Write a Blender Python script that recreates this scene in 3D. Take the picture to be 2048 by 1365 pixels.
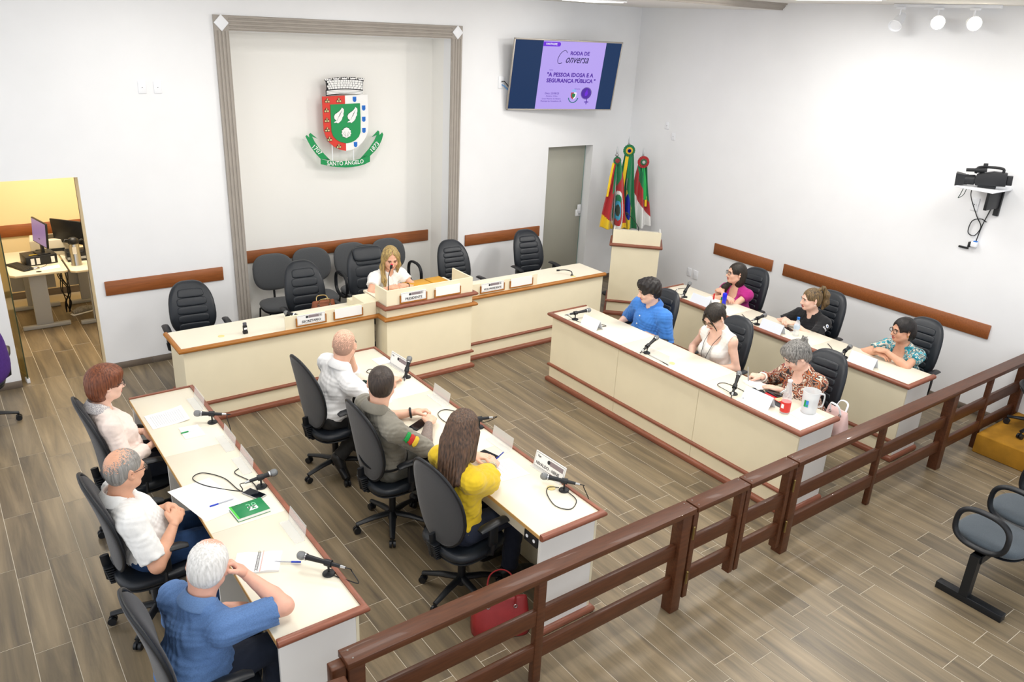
import bpy, bmesh, math, random
import numpy as np
from mathutils import Vector, Matrix, Euler
from math import sin, cos, pi, radians as rad

for o in list(bpy.data.objects): bpy.data.objects.remove(o)
SC = bpy.context.scene
COL = SC.collection

# ------------------------------------------------------------------ camera
cam_d = bpy.data.cameras.new('camera'); cam = bpy.data.objects.new('camera', cam_d); COL.objects.link(cam)
cam.location = (-0.52468, -8.8618, 3.70123)
cam.rotation_mode = 'XYZ'; cam.rotation_euler = (1.19051, -0.04638, -0.6298)
cam_d.sensor_fit = 'HORIZONTAL'; cam_d.sensor_width = 36.0
cam_d.lens = 36.0 * 1584.744 / 2048.0
cam_d.clip_start = 0.05; cam_d.clip_end = 100
SC.camera = cam

# ------------------------------------------------------------------ light
SC.view_settings.view_transform = 'Standard'; SC.view_settings.look = 'None'
SC.view_settings.gamma = 1.0; SC.view_settings.use_curve_mapping = False
SC.view_settings.exposure = 0.36
W = bpy.data.worlds.new('world'); SC.world = W; W.use_nodes = True
bg = W.node_tree.nodes['Background']; bg.inputs[0].default_value = (0.94, 0.965, 1.0, 1); bg.inputs[1].default_value = 1.12

def area_lamp(loc, size, power, color=(1, .97, .92), rot=(0, 0, 0), sy=None):
    d = bpy.data.lights.new('ceiling_lamp_light', 'AREA'); d.energy = power; d.color = color
    d.shape = 'RECTANGLE'; d.size = size; d.size_y = sy or size
    o = bpy.data.objects.new('ceiling_lamp_light', d); o.location = loc; o.rotation_euler = rot; COL.objects.link(o)
    return o
def spot_lamp(loc, target, power, color, angle=70, blend=.6, radius=.05):
    d = bpy.data.lights.new('track_spot_light', 'SPOT'); d.energy = power; d.color = color
    d.spot_size = rad(angle); d.spot_blend = blend; d.shadow_soft_size = radius
    o = bpy.data.objects.new('track_spot_light', d); o.location = loc
    o.rotation_euler = (Vector(target) - Vector(loc)).to_track_quat('-Z', 'Y').to_euler(); COL.objects.link(o)
    return o
# ceiling luminaires of the hall (their housings are built with the ceiling)
HALL_LAMPS = [(1.2, -3.6), (4.0, -3.6), (6.6, -3.9), (1.2, -6.3), (4.0, -6.3), (6.6, -6.4)]
for (x, y) in HALL_LAMPS: area_lamp((x, y, 4.05), .9, 27, (1, .99, .97))
BACK_LAMPS = [(6.09, -1.35), (3.7, -1.35), (1.3, -1.35)]
for (x, y) in BACK_LAMPS: area_lamp((x, y, 3.98), .5, 9, (1, .98, .95))
area_lamp((.75, 1.6, 2.62), .9, 40, (1, .87, .68))                   # office lamp
SPOTS = [(8.03, -4.00), (8.03, -4.40), (8.03, -4.76)]
for (x, y), t in zip(SPOTS, [(4.2, -2.2, .8), (3.6, .3, 2.2), (1.2, -4.6, .6)]):
    spot_lamp((x - .12, y - .02, 3.87), t, 110, (1, .95, .88))

# ------------------------------------------------------------------ helpers
def lin(c):
    if isinstance(c, str):
        c = c.lstrip('#'); c = [int(c[i:i+2], 16) / 255 for i in (0, 2, 4)]
    return tuple(((v / 12.92) if v <= .04045 else ((v + .055) / 1.055) ** 2.4) for v in c[:3]) + (1.0,)

MATS = {}
def mat(name, color, rough=.5, metal=0.0, spec=.5, noise=0.0, nscale=20.0, stretch=(1, 1, 1), c2=None, bump=0.0, bscale=60.0, bstretch=None,
        emit=0.0, trans=0.0, alpha=1.0, sheen=0.0, coat=0.0, ior=1.45, coords='Object', glow=None):
    if name in MATS: return MATS[name]
    m = bpy.data.materials.new(name); m.use_nodes = True; nt = m.node_tree; N = nt.nodes; L = nt.links
    b = N['Principled BSDF']; col = lin(color)
    b.inputs['Base Color'].default_value = col; b.inputs['Roughness'].default_value = rough
    b.inputs['Metallic'].default_value = metal; b.inputs['Specular IOR Level'].default_value = spec
    b.inputs['IOR'].default_value = ior
    b.inputs['Transmission Weight'].default_value = trans; b.inputs['Alpha'].default_value = alpha
    b.inputs['Sheen Weight'].default_value = sheen; b.inputs['Coat Weight'].default_value = coat
    if emit: b.inputs['Emission Color'].default_value = col; b.inputs['Emission Strength'].default_value = emit
    if glow: b.inputs['Base Color'].default_value = (.01, .01, .012, 1); b.inputs['Emission Color'].default_value = col; b.inputs['Emission Strength'].default_value = glow
    tc = None
    def coordnode(st):
        nonlocal tc
        if tc is None: tc = N.new('ShaderNodeTexCoord')
        mp = N.new('ShaderNodeMapping'); mp.inputs['Scale'].default_value = st
        L.new(tc.outputs[coords], mp.inputs[0]); return mp.outputs[0]
    if noise or c2:
        n = N.new('ShaderNodeTexNoise'); n.inputs['Scale'].default_value = nscale; n.inputs['Detail'].default_value = 4
        L.new(coordnode(stretch), n.inputs['Vector'])
        r = N.new('ShaderNodeValToRGB'); r.color_ramp.elements[0].position = .3; r.color_ramp.elements[1].position = .7
        if c2: a, z = col, lin(c2)
        else:
            a = tuple(max(0, v * (1 - noise)) for v in col[:3]) + (1,); z = tuple(min(1, v * (1 + noise)) for v in col[:3]) + (1,)
        r.color_ramp.elements[0].color = a; r.color_ramp.elements[1].color = z
        L.new(n.outputs['Fac'], r.inputs[0]); L.new(r.outputs[0], b.inputs['Base Color'])
    if bump:
        n = N.new('ShaderNodeTexNoise'); n.inputs['Scale'].default_value = bscale; n.inputs['Detail'].default_value = 3
        L.new(coordnode(bstretch or (1, 1, 1)), n.inputs['Vector'])
        bp = N.new('ShaderNodeBump'); bp.inputs['Strength'].default_value = bump; bp.inputs['Distance'].default_value = .01
        L.new(n.outputs['Fac'], bp.inputs['Height']); L.new(bp.outputs[0], b.inputs['Normal'])
    MATS[name] = m
    return m

def xf(loc=(0, 0, 0), rz=0.0, rx=0.0, ry=0.0, s=1.0):
    return Matrix.Translation(loc) @ Euler((rx, ry, rz)).to_matrix().to_4x4() @ Matrix.Scale(s, 4)

class G:
    """collects geometry, then links it as ONE mesh object"""
    def __init__(s): s.v = []; s.f = []; s.m = []; s.mi = 0
    def add(s, vs, fs, M=None):
        o = len(s.v)
        s.v += [tuple(M @ Vector(v)) for v in vs] if M is not None else [tuple(v) for v in vs]
        s.f += [tuple(i + o for i in f) for f in fs]; s.m += [s.mi] * len(fs); return s
    def box(s, x0, x1, y0, y1, z0, z1, M=None):
        return s.add([(x0,y0,z0),(x1,y0,z0),(x1,y1,z0),(x0,y1,z0),(x0,y0,z1),(x1,y0,z1),(x1,y1,z1),(x0,y1,z1)],
                     [(0,3,2,1),(4,5,6,7),(0,1,5,4),(1,2,6,5),(2,3,7,6),(3,0,4,7)], M)
    def cyl(s, p0, p1, r0, r1=None, n=12, caps=True, M=None):
        p0 = Vector(p0); p1 = Vector(p1); r1 = r0 if r1 is None else r1
        d = (p1 - p0).normalized(); a = d.orthogonal().normalized(); b = d.cross(a)
        vs = []; fs = []
        for p, r in ((p0, r0), (p1, r1)):
            for i in range(n):
                t = 2 * pi * i / n; vs.append(p + (a * cos(t) + b * sin(t)) * r)
        for i in range(n): fs.append((i, (i + 1) % n, n + (i + 1) % n, n + i))
        if caps: fs.append(tuple(reversed(range(n)))); fs.append(tuple(range(n, 2 * n)))
        return s.add(vs, fs, M)
    def tube(s, pts, r, n=8, closed=False, M=None, caps=True, flat=1.0, up=None):
        pts = [Vector(p) for p in pts]; k = len(pts); vs = []; fs = []
        rs = r if isinstance(r, (list, tuple)) else [r] * k
        prev = None
        for i, p in enumerate(pts):
            if closed: d = (pts[(i + 1) % k] - pts[i - 1])
            else: d = pts[min(i + 1, k - 1)] - pts[max(i - 1, 0)]
            d = d.normalized() if d.length > 1e-9 else Vector((0, 0, 1))
            if up is not None:
                a = Vector(up).cross(d); a = a.normalized() if a.length > 1e-6 else d.orthogonal().normalized()
            elif prev is None: a = d.orthogonal().normalized()
            else:
                a = prev - d * prev.dot(d); a = a.normalized() if a.length > 1e-6 else d.orthogonal().normalized()
            prev = a; b = d.cross(a)
            for j in range(n):
                t = 2 * pi * j / n; vs.append(p + (a * cos(t) + b * sin(t) * flat) * rs[i])
        m = k if closed else k - 1
        for i in range(m):
            for j in range(n):
                a0 = i * n + j; a1 = i * n + (j + 1) % n; b0 = ((i + 1) % k) * n + j; b1 = ((i + 1) % k) * n + (j + 1) % n
                fs.append((a0, a1, b1, b0))
        if not closed and caps: fs.append(tuple(reversed(range(n)))); fs.append(tuple(range((k - 1) * n, k * n)))
        return s.add(vs, fs, M)
    def lathe(s, prof, n=20, M=None):
        vs = []; fs = []; k = len(prof)
        for r, z in prof:
            for j in range(n):
                t = 2 * pi * j / n; vs.append((max(r, 1e-4) * cos(t), max(r, 1e-4) * sin(t), z))
        for i in range(k - 1):
            for j in range(n): fs.append((i*n+j, i*n+(j+1)%n, (i+1)*n+(j+1)%n, (i+1)*n+j))
        fs.append(tuple(reversed(range(n)))); fs.append(tuple(range((k-1)*n, k*n)))
        return s.add(vs, fs, M)
    def ball(s, c, r, n=12, m=8, M=None):
        rx, ry, rz = r if isinstance(r, (tuple, list)) else (r, r, r)
        vs = [(c[0], c[1], c[2] - rz)]; fs = []
        for i in range(1, m):
            a = -pi/2 + pi * i / m
            for j in range(n):
                t = 2*pi*j/n; vs.append((c[0]+rx*cos(a)*cos(t), c[1]+ry*cos(a)*sin(t), c[2]+rz*sin(a)))
        vs.append((c[0], c[1], c[2] + rz)); top = len(vs) - 1
        for j in range(n): fs.append((0, 1+(j+1)%n, 1+j))
        for i in range(m - 2):
            for j in range(n): a = 1+i*n+j; b = 1+i*n+(j+1)%n; fs.append((a, b, b+n, a+n))
        o = 1 + (m-2)*n
        for j in range(n): fs.append((o+j, o+(j+1)%n, top))
        return s.add(vs, fs, M)
    def prism(s, poly, h0, h1, plane='xy', M=None):
        """extrude a 2D polygon; plane gives the two axes of the polygon, the third is the depth"""
        def P(a, b, c):
            return {'xy': (a, b, c), 'xz': (a, c, b), 'yz': (c, a, b)}[plane]
        k = len(poly); vs = [P(a, b, h0) for a, b in poly] + [P(a, b, h1) for a, b in poly]
        fs = [tuple(range(k)), tuple(reversed(range(k, 2*k)))] + [(i, k+i, k+(i+1)%k, (i+1)%k) for i in range(k)]
        return s.add(vs, fs, M)
    def sweep(s, prof, path, closed=False, M=None):
        """profile (outward, up) swept along a horizontal path, mitred; outward is to the right of travel"""
        k = len(path); n = len(prof); vs = []; fs = []
        P = [Vector((p[0], p[1], 0)) for p in path]; Z = [p[2] for p in path]
        for i in range(k):
            dn = (P[(i+1) % k] - P[i]).normalized() if (closed or i < k-1) else None
            dp = (P[i] - P[i-1]).normalized() if (closed or i > 0) else None
            if dn is None: dn = dp
            if dp is None: dp = dn
            n0 = Vector((dp.y, -dp.x, 0)); n1 = Vector((dn.y, -dn.x, 0)); b = (n0 + n1).normalized()
            sc = 1 / max(.25, b.dot(n0))
            for (o, u) in prof: q = P[i] + b * (o * sc); vs.append((q.x, q.y, Z[i] + u))
        m = k if closed else k - 1
        for i in range(m):
            for j in range(n):
                fs.append((i*n+j, ((i+1)%k)*n+j, ((i+1)%k)*n+(j+1)%n, i*n+(j+1)%n))
        if not closed: fs.append(tuple(range(n))); fs.append(tuple(reversed(range((k-1)*n, k*n))))
        return s.add(vs, fs, M)
    def build(s, name, mats, parent=None, smooth=None, bevel=0.0, seg=2, M=None, fix=True):
        me = bpy.data.meshes.new(name); me.from_pydata(s.v, [], s.f)
        for m in (mats if isinstance(mats, (list, tuple)) else [mats]): me.materials.append(m)
        me.polygons.foreach_set('material_index', s.m)
        if fix or bevel:
            bm = bmesh.new(); bm.from_mesh(me)
            if bevel:
                bmesh.ops.remove_doubles(bm, verts=bm.verts, dist=1e-5)
                es = [e for e in bm.edges if len(e.link_faces) == 2 and e.calc_face_angle(0) > .5]
                bmesh.ops.bevel(bm, geom=es, offset=bevel, segments=seg, profile=.5, affect='EDGES', clamp_overlap=True)
            bmesh.ops.recalc_face_normals(bm, faces=bm.faces); bm.to_mesh(me); bm.free()
        if smooth is not None or bevel:
            me.shade_smooth(); me.set_sharp_from_angle(angle=rad(smooth if smooth is not None else 50))
        o = bpy.data.objects.new(name, me); COL.objects.link(o)
        if parent is not None: o.parent = parent
        if M is not None: o.matrix_local = M
        return o

def tag(o, label=None, cat=None, group=None, kind=None):
    if label: o['label'] = label
    if cat: o['category'] = cat
    if group: o['group'] = group
    if kind: o['kind'] = kind
    return o
def thing(name, label, cat, loc=(0, 0, 0), rz=0.0, group=None):
    o = bpy.data.objects.new(name, None); o.empty_display_size = .1; COL.objects.link(o)
    o.location = loc; o.rotation_euler = (0, 0, rz); return tag(o, label, cat, group)
def copy_tree(o, parent=None):
    c = o.copy(); COL.objects.link(c); c.parent = parent
    for ch in list(o.children): copy_tree(ch, c)
    return c
def struct(o): o['kind'] = 'structure'; return o

def text_geo(txt, size=1.0, width=None, depth=.001, bold=0.0, shear=0.0, align='CENTER', space=1.0):
    """lettering as mesh data lying in the xz plane, facing -y"""
    cu = bpy.data.curves.new('lettering', 'FONT'); cu.body = txt; cu.size = size; cu.align_x = align; cu.align_y = 'CENTER'
    cu.extrude = depth; cu.offset = bold; cu.shear = shear; cu.resolution_u = 2; cu.space_character = space
    ob = bpy.data.objects.new('lettering', cu); COL.objects.link(ob)
    dg = bpy.context.evaluated_depsgraph_get(); me = bpy.data.meshes.new_from_object(ob.evaluated_get(dg))
    bpy.data.objects.remove(ob); bpy.data.curves.remove(cu)
    n = len(me.vertices); co = np.empty(n * 3, 'f'); me.vertices.foreach_get('co', co); co = co.reshape(-1, 3)
    if width and n:
        w = co[:, 0].max() - co[:, 0].min(); k = width / w; co[:, 0] *= k; co[:, 1] *= k
    fs = [tuple(p.vertices) for p in me.polygons]; bpy.data.meshes.remove(me)
    vs = [(float(a), float(-c), float(b)) for a, b, c in co]
    return vs, fs
def text_obj(name, txt, m, M, parent=None, **kw):
    vs, fs = text_geo(txt, **kw); g = G(); g.add(vs, fs, M)
    return g.build(name, m, parent, fix=False)

# ------------------------------------------------------------------ shared materials
M_wall = mat('wall_paint', '#eeeff1', .85, noise=.012, nscale=3, bump=.03, bscale=180)
M_ceil = mat('ceiling_paint', '#e9e7e2', .9)
M_niche = mat('niche_paint', '#f1f0ec', .85)
M_office = mat('office_paint', '#f0dcae', .85)
M_frame = mat('grey_frame_paint', '#a39c94', .7, noise=.04, nscale=8)
M_white = mat('white_plastic', '#eef0f4', .4)
M_board = mat('wall_board_wood', '#93552b', .45, noise=.16, nscale=6, stretch=(1, 12, 12), bump=.05, bscale=30, bstretch=(1, 10, 10))
M_trim = mat('desk_trim_wood', '#87503c', .38, noise=.18, nscale=9, stretch=(1, 1, 14))
M_trim2 = mat('desk_trim_oak', '#a56a2a', .38, noise=.15, nscale=9, stretch=(1, 1, 14))
M_rail = mat('rail_wood', '#54301c', .42, spec=.35, noise=.22, nscale=7, stretch=(1, 9, 9), coat=.06)
M_panel = mat('desk_panel_cream', '#f0e6c9', .5, noise=.02, nscale=4)
M_side = mat('desk_side_cream', '#eeece8', .5, noise=.02, nscale=4)
M_top = mat('desk_top_cream', '#e9e2cf', .38, noise=.015, nscale=3)
M_apron = mat('desk_apron_cream', '#d8cfba', .5)
M_edge = mat('desk_edge_band', '#c49a5e', .5)
M_black = mat('black_plastic', '#17191d', .45)
M_dark = mat('dark_metal', '#1d1f22', .4, metal=.3)
M_screw = mat('screw_steel', '#7d7874', .5, metal=.6)
M_steel = mat('steel', '#b9bbbd', .28, metal=1.0)
M_paper = mat('white_paper', '#f4f4f3', .8)
M_glassw = mat('clear_plastic', '#f2f4f4', .08, alpha=.30)

# ================================================================== ROOM
XR = 8.232; ZC = 4.09; ZD = 4.012; WT = .22
DX0, DX1 = -.10, .70            # opening to the office
NX0, NX1, NZ = 2.30, 5.05, 3.50  # niche
EX0, EX1, EZ = 6.665, 7.503, 2.115
rng = random.Random(11)

# floor: grout slab + single planks
M_grout = mat('floor_grout', '#cfc6b4', .8)
def floor_mat():
    m = bpy.data.materials.new('wood_look_tile'); m.use_nodes = True; nt = m.node_tree; N = nt.nodes; L = nt.links; b = N['Principled BSDF']
    tc = N.new('ShaderNodeTexCoord'); oi = N.new('ShaderNodeObjectInfo')
    mp = N.new('ShaderNodeMapping'); mp.inputs['Scale'].default_value = (9, .8, 1)
    ad = N.new('ShaderNodeVectorMath'); ad.operation = 'ADD'
    mu = N.new('ShaderNodeVectorMath'); mu.operation = 'SCALE'; mu.inputs['Scale'].default_value = 37.0
    cb = N.new('ShaderNodeCombineXYZ'); L.new(oi.outputs['Random'], cb.inputs[0]); L.new(oi.outputs['Random'], cb.inputs[1])
    L.new(cb.outputs[0], mu.inputs[0]); L.new(tc.outputs['Object'], mp.inputs[0]); L.new(mp.outputs[0], ad.inputs[0]); L.new(mu.outputs[0], ad.inputs[1])
    n = N.new('ShaderNodeTexNoise'); n.inputs['Scale'].default_value = 1.0; n.inputs['Detail'].default_value = 6; n.inputs['Roughness'].default_value = .62
    n.inputs['Distortion'].default_value = .6
    L.new(ad.outputs[0], n.inputs['Vector'])
    r = N.new('ShaderNodeValToRGB'); e = r.color_ramp.elements
    e[0].position = .28; e[0].color = lin('#564c40'); e[1].position = .72; e[1].color = lin('#948163')
    x = e.new(.5); x.color = lin('#7a6b52')
    L.new(n.outputs['Fac'], r.inputs[0])
    hs = N.new('ShaderNodeHueSaturation'); L.new(r.outputs[0], hs.inputs['Color'])
    mr = N.new('ShaderNodeMapRange'); mr.inputs['To Min'].default_value = .84; mr.inputs['To Max'].default_value = 1.14
    L.new(oi.outputs['Random'], mr.inputs[0]); L.new(mr.outputs[0], hs.inputs['Value'])
    hs.inputs['Saturation'].default_value = .92
    L.new(hs.outputs[0], b.inputs['Base Color']); b.inputs['Roughness'].default_value = .36
    bp = N.new('ShaderNodeBump'); bp.inputs['Strength'].default_value = .08; bp.inputs['Distance'].default_value = .01
    L.new(n.outputs['Fac'], bp.inputs['Height']); L.new(bp.outputs[0], b.inputs['Normal'])
    return m
M_tile = floor_mat()
floor = struct(G().box(-2.6, XR + .1, -9.6, 3.1, -.12, -.0016).build('floor', M_grout))
PW, PL = .2035, .836
def tile_mesh(w, l):
    g = G(); h = .0021
    a, c = w / 2 - h, l / 2 - h; i = .0012
    g.add([(-a,-c,-.004),(a,-c,-.004),(a,c,-.004),(-a,c,-.004),(-a,-c,-.0006),(a,-c,-.0006),(a,c,-.0006),(-a,c,-.0006),
           (-a+i,-c+i,0),(a-i,-c+i,0),(a-i,c-i,0),(-a+i,c-i,0)],
          [(0,1,5,4),(1,2,6,5),(2,3,7,6),(3,0,4,7),(4,5,9,8),(5,6,10,9),(6,7,11,10),(7,4,8,11),(8,9,10,11)])
    me = bpy.data.meshes.new('floor_tile'); me.from_pydata(g.v, [], g.f); me.materials.append(M_tile); return me, g
tmesh, tgeo = tile_mesh(PW, PL)
cands = []
Rc = cam.rotation_euler.to_matrix().transposed(); Cc = Vector(cam.location)
def seen(p):
    d = Rc @ (Vector(p) - Cc)
    if d.z > -.1: return None
    return (1024 + 1584.7 * d.x / -d.z, 682.5 - 1584.7 * d.y / -d.z, -d.z)
for k in range(-31, 23):
    x = 3.757 + PW * k + PW / 2
    off = 0 if k % 2 == 0 else -.127
    for j in range(-12, 4):
        y0 = -6.573 + off - PL * j; y1 = y0 - PL
        if x > XR - .02 or x < -2.5 or y1 < -9.4 or y0 > 3.05: continue
        if y1 > -.02 and not (-1.0 < x < 1.7) and not (2.25 < x < 5.1 and y1 < .1): continue
        if y1 > -.02 and x > 2 and y0 > .9: continue
        q = [seen((xx, yy, 0)) for xx in (x - .1, x, x + .1) for yy in (y0, (y0 + y1) / 2, y1)]
        ok = [a for a in q if a and -20 < a[0] < 2068 and -20 < a[1] < 1385]
        hid = (-.7 > y0 > -1.9 and 1.2 < x < 6.2) or (y1 > -.1 and not (DX0 - .1 < x < 1.3))
        cands.append((0 if (not ok or hid) else 1 / min(a[2] for a in ok), x, (y0 + y1) / 2))
cands.sort(reverse=True)
rest = G()
for i, (w, x, y) in enumerate(cands):
    if i < 300 and w > 0:
        o = bpy.data.objects.new('floor_tile', tmesh); COL.objects.link(o); o.location = (x, y, 0); o.parent = floor
    else: rest.add(tgeo.v, tgeo.f, Matrix.Translation((x, y, 0)))
o = rest.build('floor_tile_field', M_tile, floor, fix=False); o['kind'] = 'stuff'

# back wall around its openings
g = G()
g.box(-2.6, DX0, 0, WT, 0, ZC); g.box(DX0, DX1, 0, WT, 2.1, ZC); g.box(DX1, NX0, 0, WT, 0, ZC)
g.box(NX0, NX1, 0, WT, NZ, ZC); g.box(NX1, EX0, 0, WT, 0, ZC); g.box(EX0, EX1, 0, WT, EZ, ZC); g.box(EX1, XR + .2, 0, WT, 0, ZC)
struct(g.build('wall_back', M_wall))
g = G(); g.box(NX0 - .1, NX1 + .1, .503, .60, 0, NZ + .1)                      # niche lining
g.box(NX0 - .1, NX0, WT, .503, 0, NZ + .1); g.box(NX1, NX1 + .1, WT, .503, 0, NZ + .1); g.box(NX0, NX1, WT, .503, NZ, NZ + .1)
struct(g.build('wall_niche', M_niche))
struct(G().box(XR, XR + .2, -9.6, 0, 0, ZC).build('wall_right', M_wall))
# ceiling: lower strip along the back wall, main field, moulded edge between
struct(G().box(-2.6, XR, -2.36, 0, ZD, ZC + .1).build('ceiling', M_ceil))
struct(G().box(-2.6, XR, -9.6, -2.36, ZC, ZC + .12).build('ceiling', M_ceil))
prof = [(0, 0), (.03, 0), (.034, .016), (.046, .022), (.062, .04), (.066, .056), (.085, .062), (.085, .078), (0, .078)]
struct(G().sweep(prof, [(-2.6, -2.36, ZD), (XR - .002, -2.36, ZD)]).build('trim_1', M_frame, smooth=40))
# baseboards
M_base = mat('baseboard_tile', '#6f6459', .5, noise=.15, nscale=5, stretch=(1, 1, 5))
def baseboard(side, segs):
    g = G()
    for a in segs: g.box(*a)
    return struct(g.build('baseboard_' + side, M_base, bevel=.002, seg=1))
baseboard('back', [(DX1, 1.16, -.012, -.001, 0, .075), (1.163, NX0 - .16, -.012, -.001, 0, .075), (-2.5, DX0, -.012, -.001, 0, .075), (NX1 + .16, EX0, -.012, -.001, 0, .075), (EX1, XR, -.012, -.001, 0, .075)])
baseboard('right', [(XR - .012, XR - .001, -9.4, -.02, 0, .075)])

# niche frame: fluted pilasters and head, corner blocks with diamonds
FW = .150; FX0, FX1, FZ = 2.148, 5.165, 3.655
frame = thing('niche_frame', 'tall grey fluted frame around the niche with the coat of arms', 'frame')
def fluted(L):  # profile along width, depth outwards
    p = [(0, 0)]
    n = 4; w = FW / n
    for i in range(n):
        a = i * w; p += [(a + .004, .03), (a + w * .62, .03), (a + w * .75, .021), (a + w, .021)]
    p += [(FW, 0)]
    return p
def pilaster(x0, z1, flip):
    pr = fluted(FW); pts = [((x0 + (FW - a if flip else a)), -.001 - d) for a, d in pr]
    return G().prism(pts, 0, z1, 'xy').build('pilaster', M_frame, frame)
pilaster(FX0, FZ - FW, False); pilaster(FX1 - FW, FZ - FW, True)
pr = fluted(FW)
G().prism([(-.001 - d, FZ - a) for a, d in pr], FX0 + FW, FX1 - FW, 'yz').build('head_moulding', M_frame, frame)
for x in (FX0 + FW / 2, FX1 - FW / 2):
    z = FZ - FW / 2
    cb = G().box(x - FW / 2, x + FW / 2, -.03, -.001, z - FW / 2, z + FW / 2).build('corner_block', M_frame, frame)
    d = .083
    G().prism([(x - d * .92, z), (x, z - d), (x + d * .92, z), (x, z + d)], -.043, -.03, 'xz').build('diamond', M_white, cb, bevel=.004)

# wooden bumper boards on the walls
def board(name_label, x0, x1, y, axis='x'):
    g = G()
    if axis == 'x': g.box(x0, x1, y - .022, y - .001, .848, 1.001)
    else: g.box(XR - .022, XR - .001, x0, x1, .848, 1.001)
    o = g.build('wall_board', M_board, bevel=.003, seg=1); return tag(o, name_label, 'board', 'wooden wall boards')
board('short wooden board on the wall left of the grey frame', .794, 2.017, 0)
board('long wooden board at the back of the niche behind the chairs', 2.44, 4.997, .503)
board('wooden board on the wall between grey frame and frosted door', 5.288, 6.576, 0)
board('short wooden board on the right wall above the woman in magenta', -2.87, -1.895, 0, 'y')
board('longest wooden board on the right wall beside the ponytailed woman', -5.617, -3.043, 0, 'y')
tag(G().box(-.8, 2.05, 2.975, 2.999, .848, 1.001).build('wall_board', M_board, bevel=.003, seg=1), 'wooden board on the office wall behind the monitors', 'board', 'wooden wall boards')

# sockets and switch plates
def plate(x, z, label, wall='back', y=0.0, w=.075, h=.118, dark=True):
    t = thing('wall_socket', label, 'socket', group='white wall plates')
    if wall == 'back': M = xf((x, -.001, z))
    else: M = xf((XR - .001, y, z), rz=-pi / 2)
    G().box(-w/2, w/2, -.009, 0, -h/2, h/2).build('plate', M_white, t, bevel=.003, M=M)
    G().box(-w*.26, w*.26, -.012, -.009, -.012, .012).build('insert', M_white, t, M=M)
    if dark: G().cyl((0, -.013, 0), (0, -.0121, 0), .004).build('jack', M_black, t, M=M)
    return t
plate(1.397, 2.947, 'left one of the two white plates high on the wall left of the frame')
plate(1.544, 2.946, 'right one of the two white plates high on the wall left of the frame')
plate(0, 2.455, 'upper small white plate on the right wall above the flags', 'right', -.74, .07, .10)
plate(0, 2.32, 'lower small white plate on the right wall above the flags', 'right', -.885, .07, .10)
plate(5.80, 2.99, 'white socket plate beside the television with cables plugged in', 'back', w=.10, h=.15)
plate(0, .46, 'white plate low on the right wall behind the lectern', 'right', -1.62, .09, .13, False)
plate(0, .47, 'second white plate low on the right wall next to the lectern', 'right', -1.50, .07, .12, False)
plate(0, 2.19, 'white socket plate on the right wall under the camera shelf', 'right', -5.14, .075, .13)

# ceiling luminaires
M_lampglow = mat('lamp_diffuser', '#fff8ec', .6, emit=3.0)
def luminaire(x, y, z, s, label):
    t = thing('ceiling_light', label, 'light', (x, y, z), group='square ceiling lights')
    G().box(-s/2-.03, s/2+.03, -s/2-.03, s/2+.03, -.018, -.001).build('housing', M_white, t, bevel=.004)
    G().box(-s/2, s/2, -s/2, s/2, -.022, -.018).build('diffuser', M_lampglow, t)
names = ['above the two left desks', 'above the middle floor', 'above the two right desks', 'near the rail on the left', 'near the rail in the middle', 'near the rail on the right']
for (x, y), n in zip(HALL_LAMPS, names): luminaire(x, y, ZC, .9, 'large square ceiling light ' + n)
for (x, y), n in zip(BACK_LAMPS, ['beside the television', 'in front of the niche', 'in front of the left wall']): luminaire(x, y, ZD, .5, 'small square ceiling light ' + n)
luminaire(.75, 1.6, 2.66, .9, 'square ceiling light inside the office')

# track with three spots
tr = thing('light_track', 'white ceiling track carrying three spot lamps', 'track', (8.05, -4.45, ZC))
G().box(-.02, .02, -.54, .54, -.03, -.001).build('rail', M_white, tr, bevel=.003)
M_bulb = mat('spot_bulb', '#fff1d0', .5, emit=14.0)
for (x, y), t_, nm, on in zip(SPOTS, [(5.6, -4.4, 2.2), (3.2, -8.2, 3.4), (3.4, -8.3, 3.4)], ['left spot lamp of the ceiling track, seen from the side', 'middle spot lamp of the ceiling track, glaring', 'right spot lamp of the ceiling track, glaring'], (0, 1, 1)):
    s = thing('track_spot', nm, 'spotlight', (x, y, ZC - .03), group='track spot lamps')
    G().box(-.02, .02, -.045, .045, -.022, 0).build('adapter', M_white, s, bevel=.003)
    G().cyl((0, 0, -.02), (0, 0, -.09), .008).build('arm', M_white, s)
    d = (Vector(t_) - Vector((x, y, ZC - .13))).normalized(); q = d.to_track_quat('Z', 'Y').to_matrix().to_4x4()
    M = Matrix.Translation((0, 0, -.135)) @ q
    G().lathe([(.02, -.075), (.034, -.07), (.040, -.03), (.042, .03), (.056, .075), (.052, .078), (.046, .06), (.03, .05), (.0, .05)], 20).build('lamp_head', M_white, s, smooth=50, M=M @ Matrix.Scale(1.25, 4))
    G().lathe([(.0, .052), (.044, .056), (.044, .062), (0, .068)], 20).build('bulb', M_bulb if on else M_white, s, smooth=50, M=M @ Matrix.Scale(1.25, 4))

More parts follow.
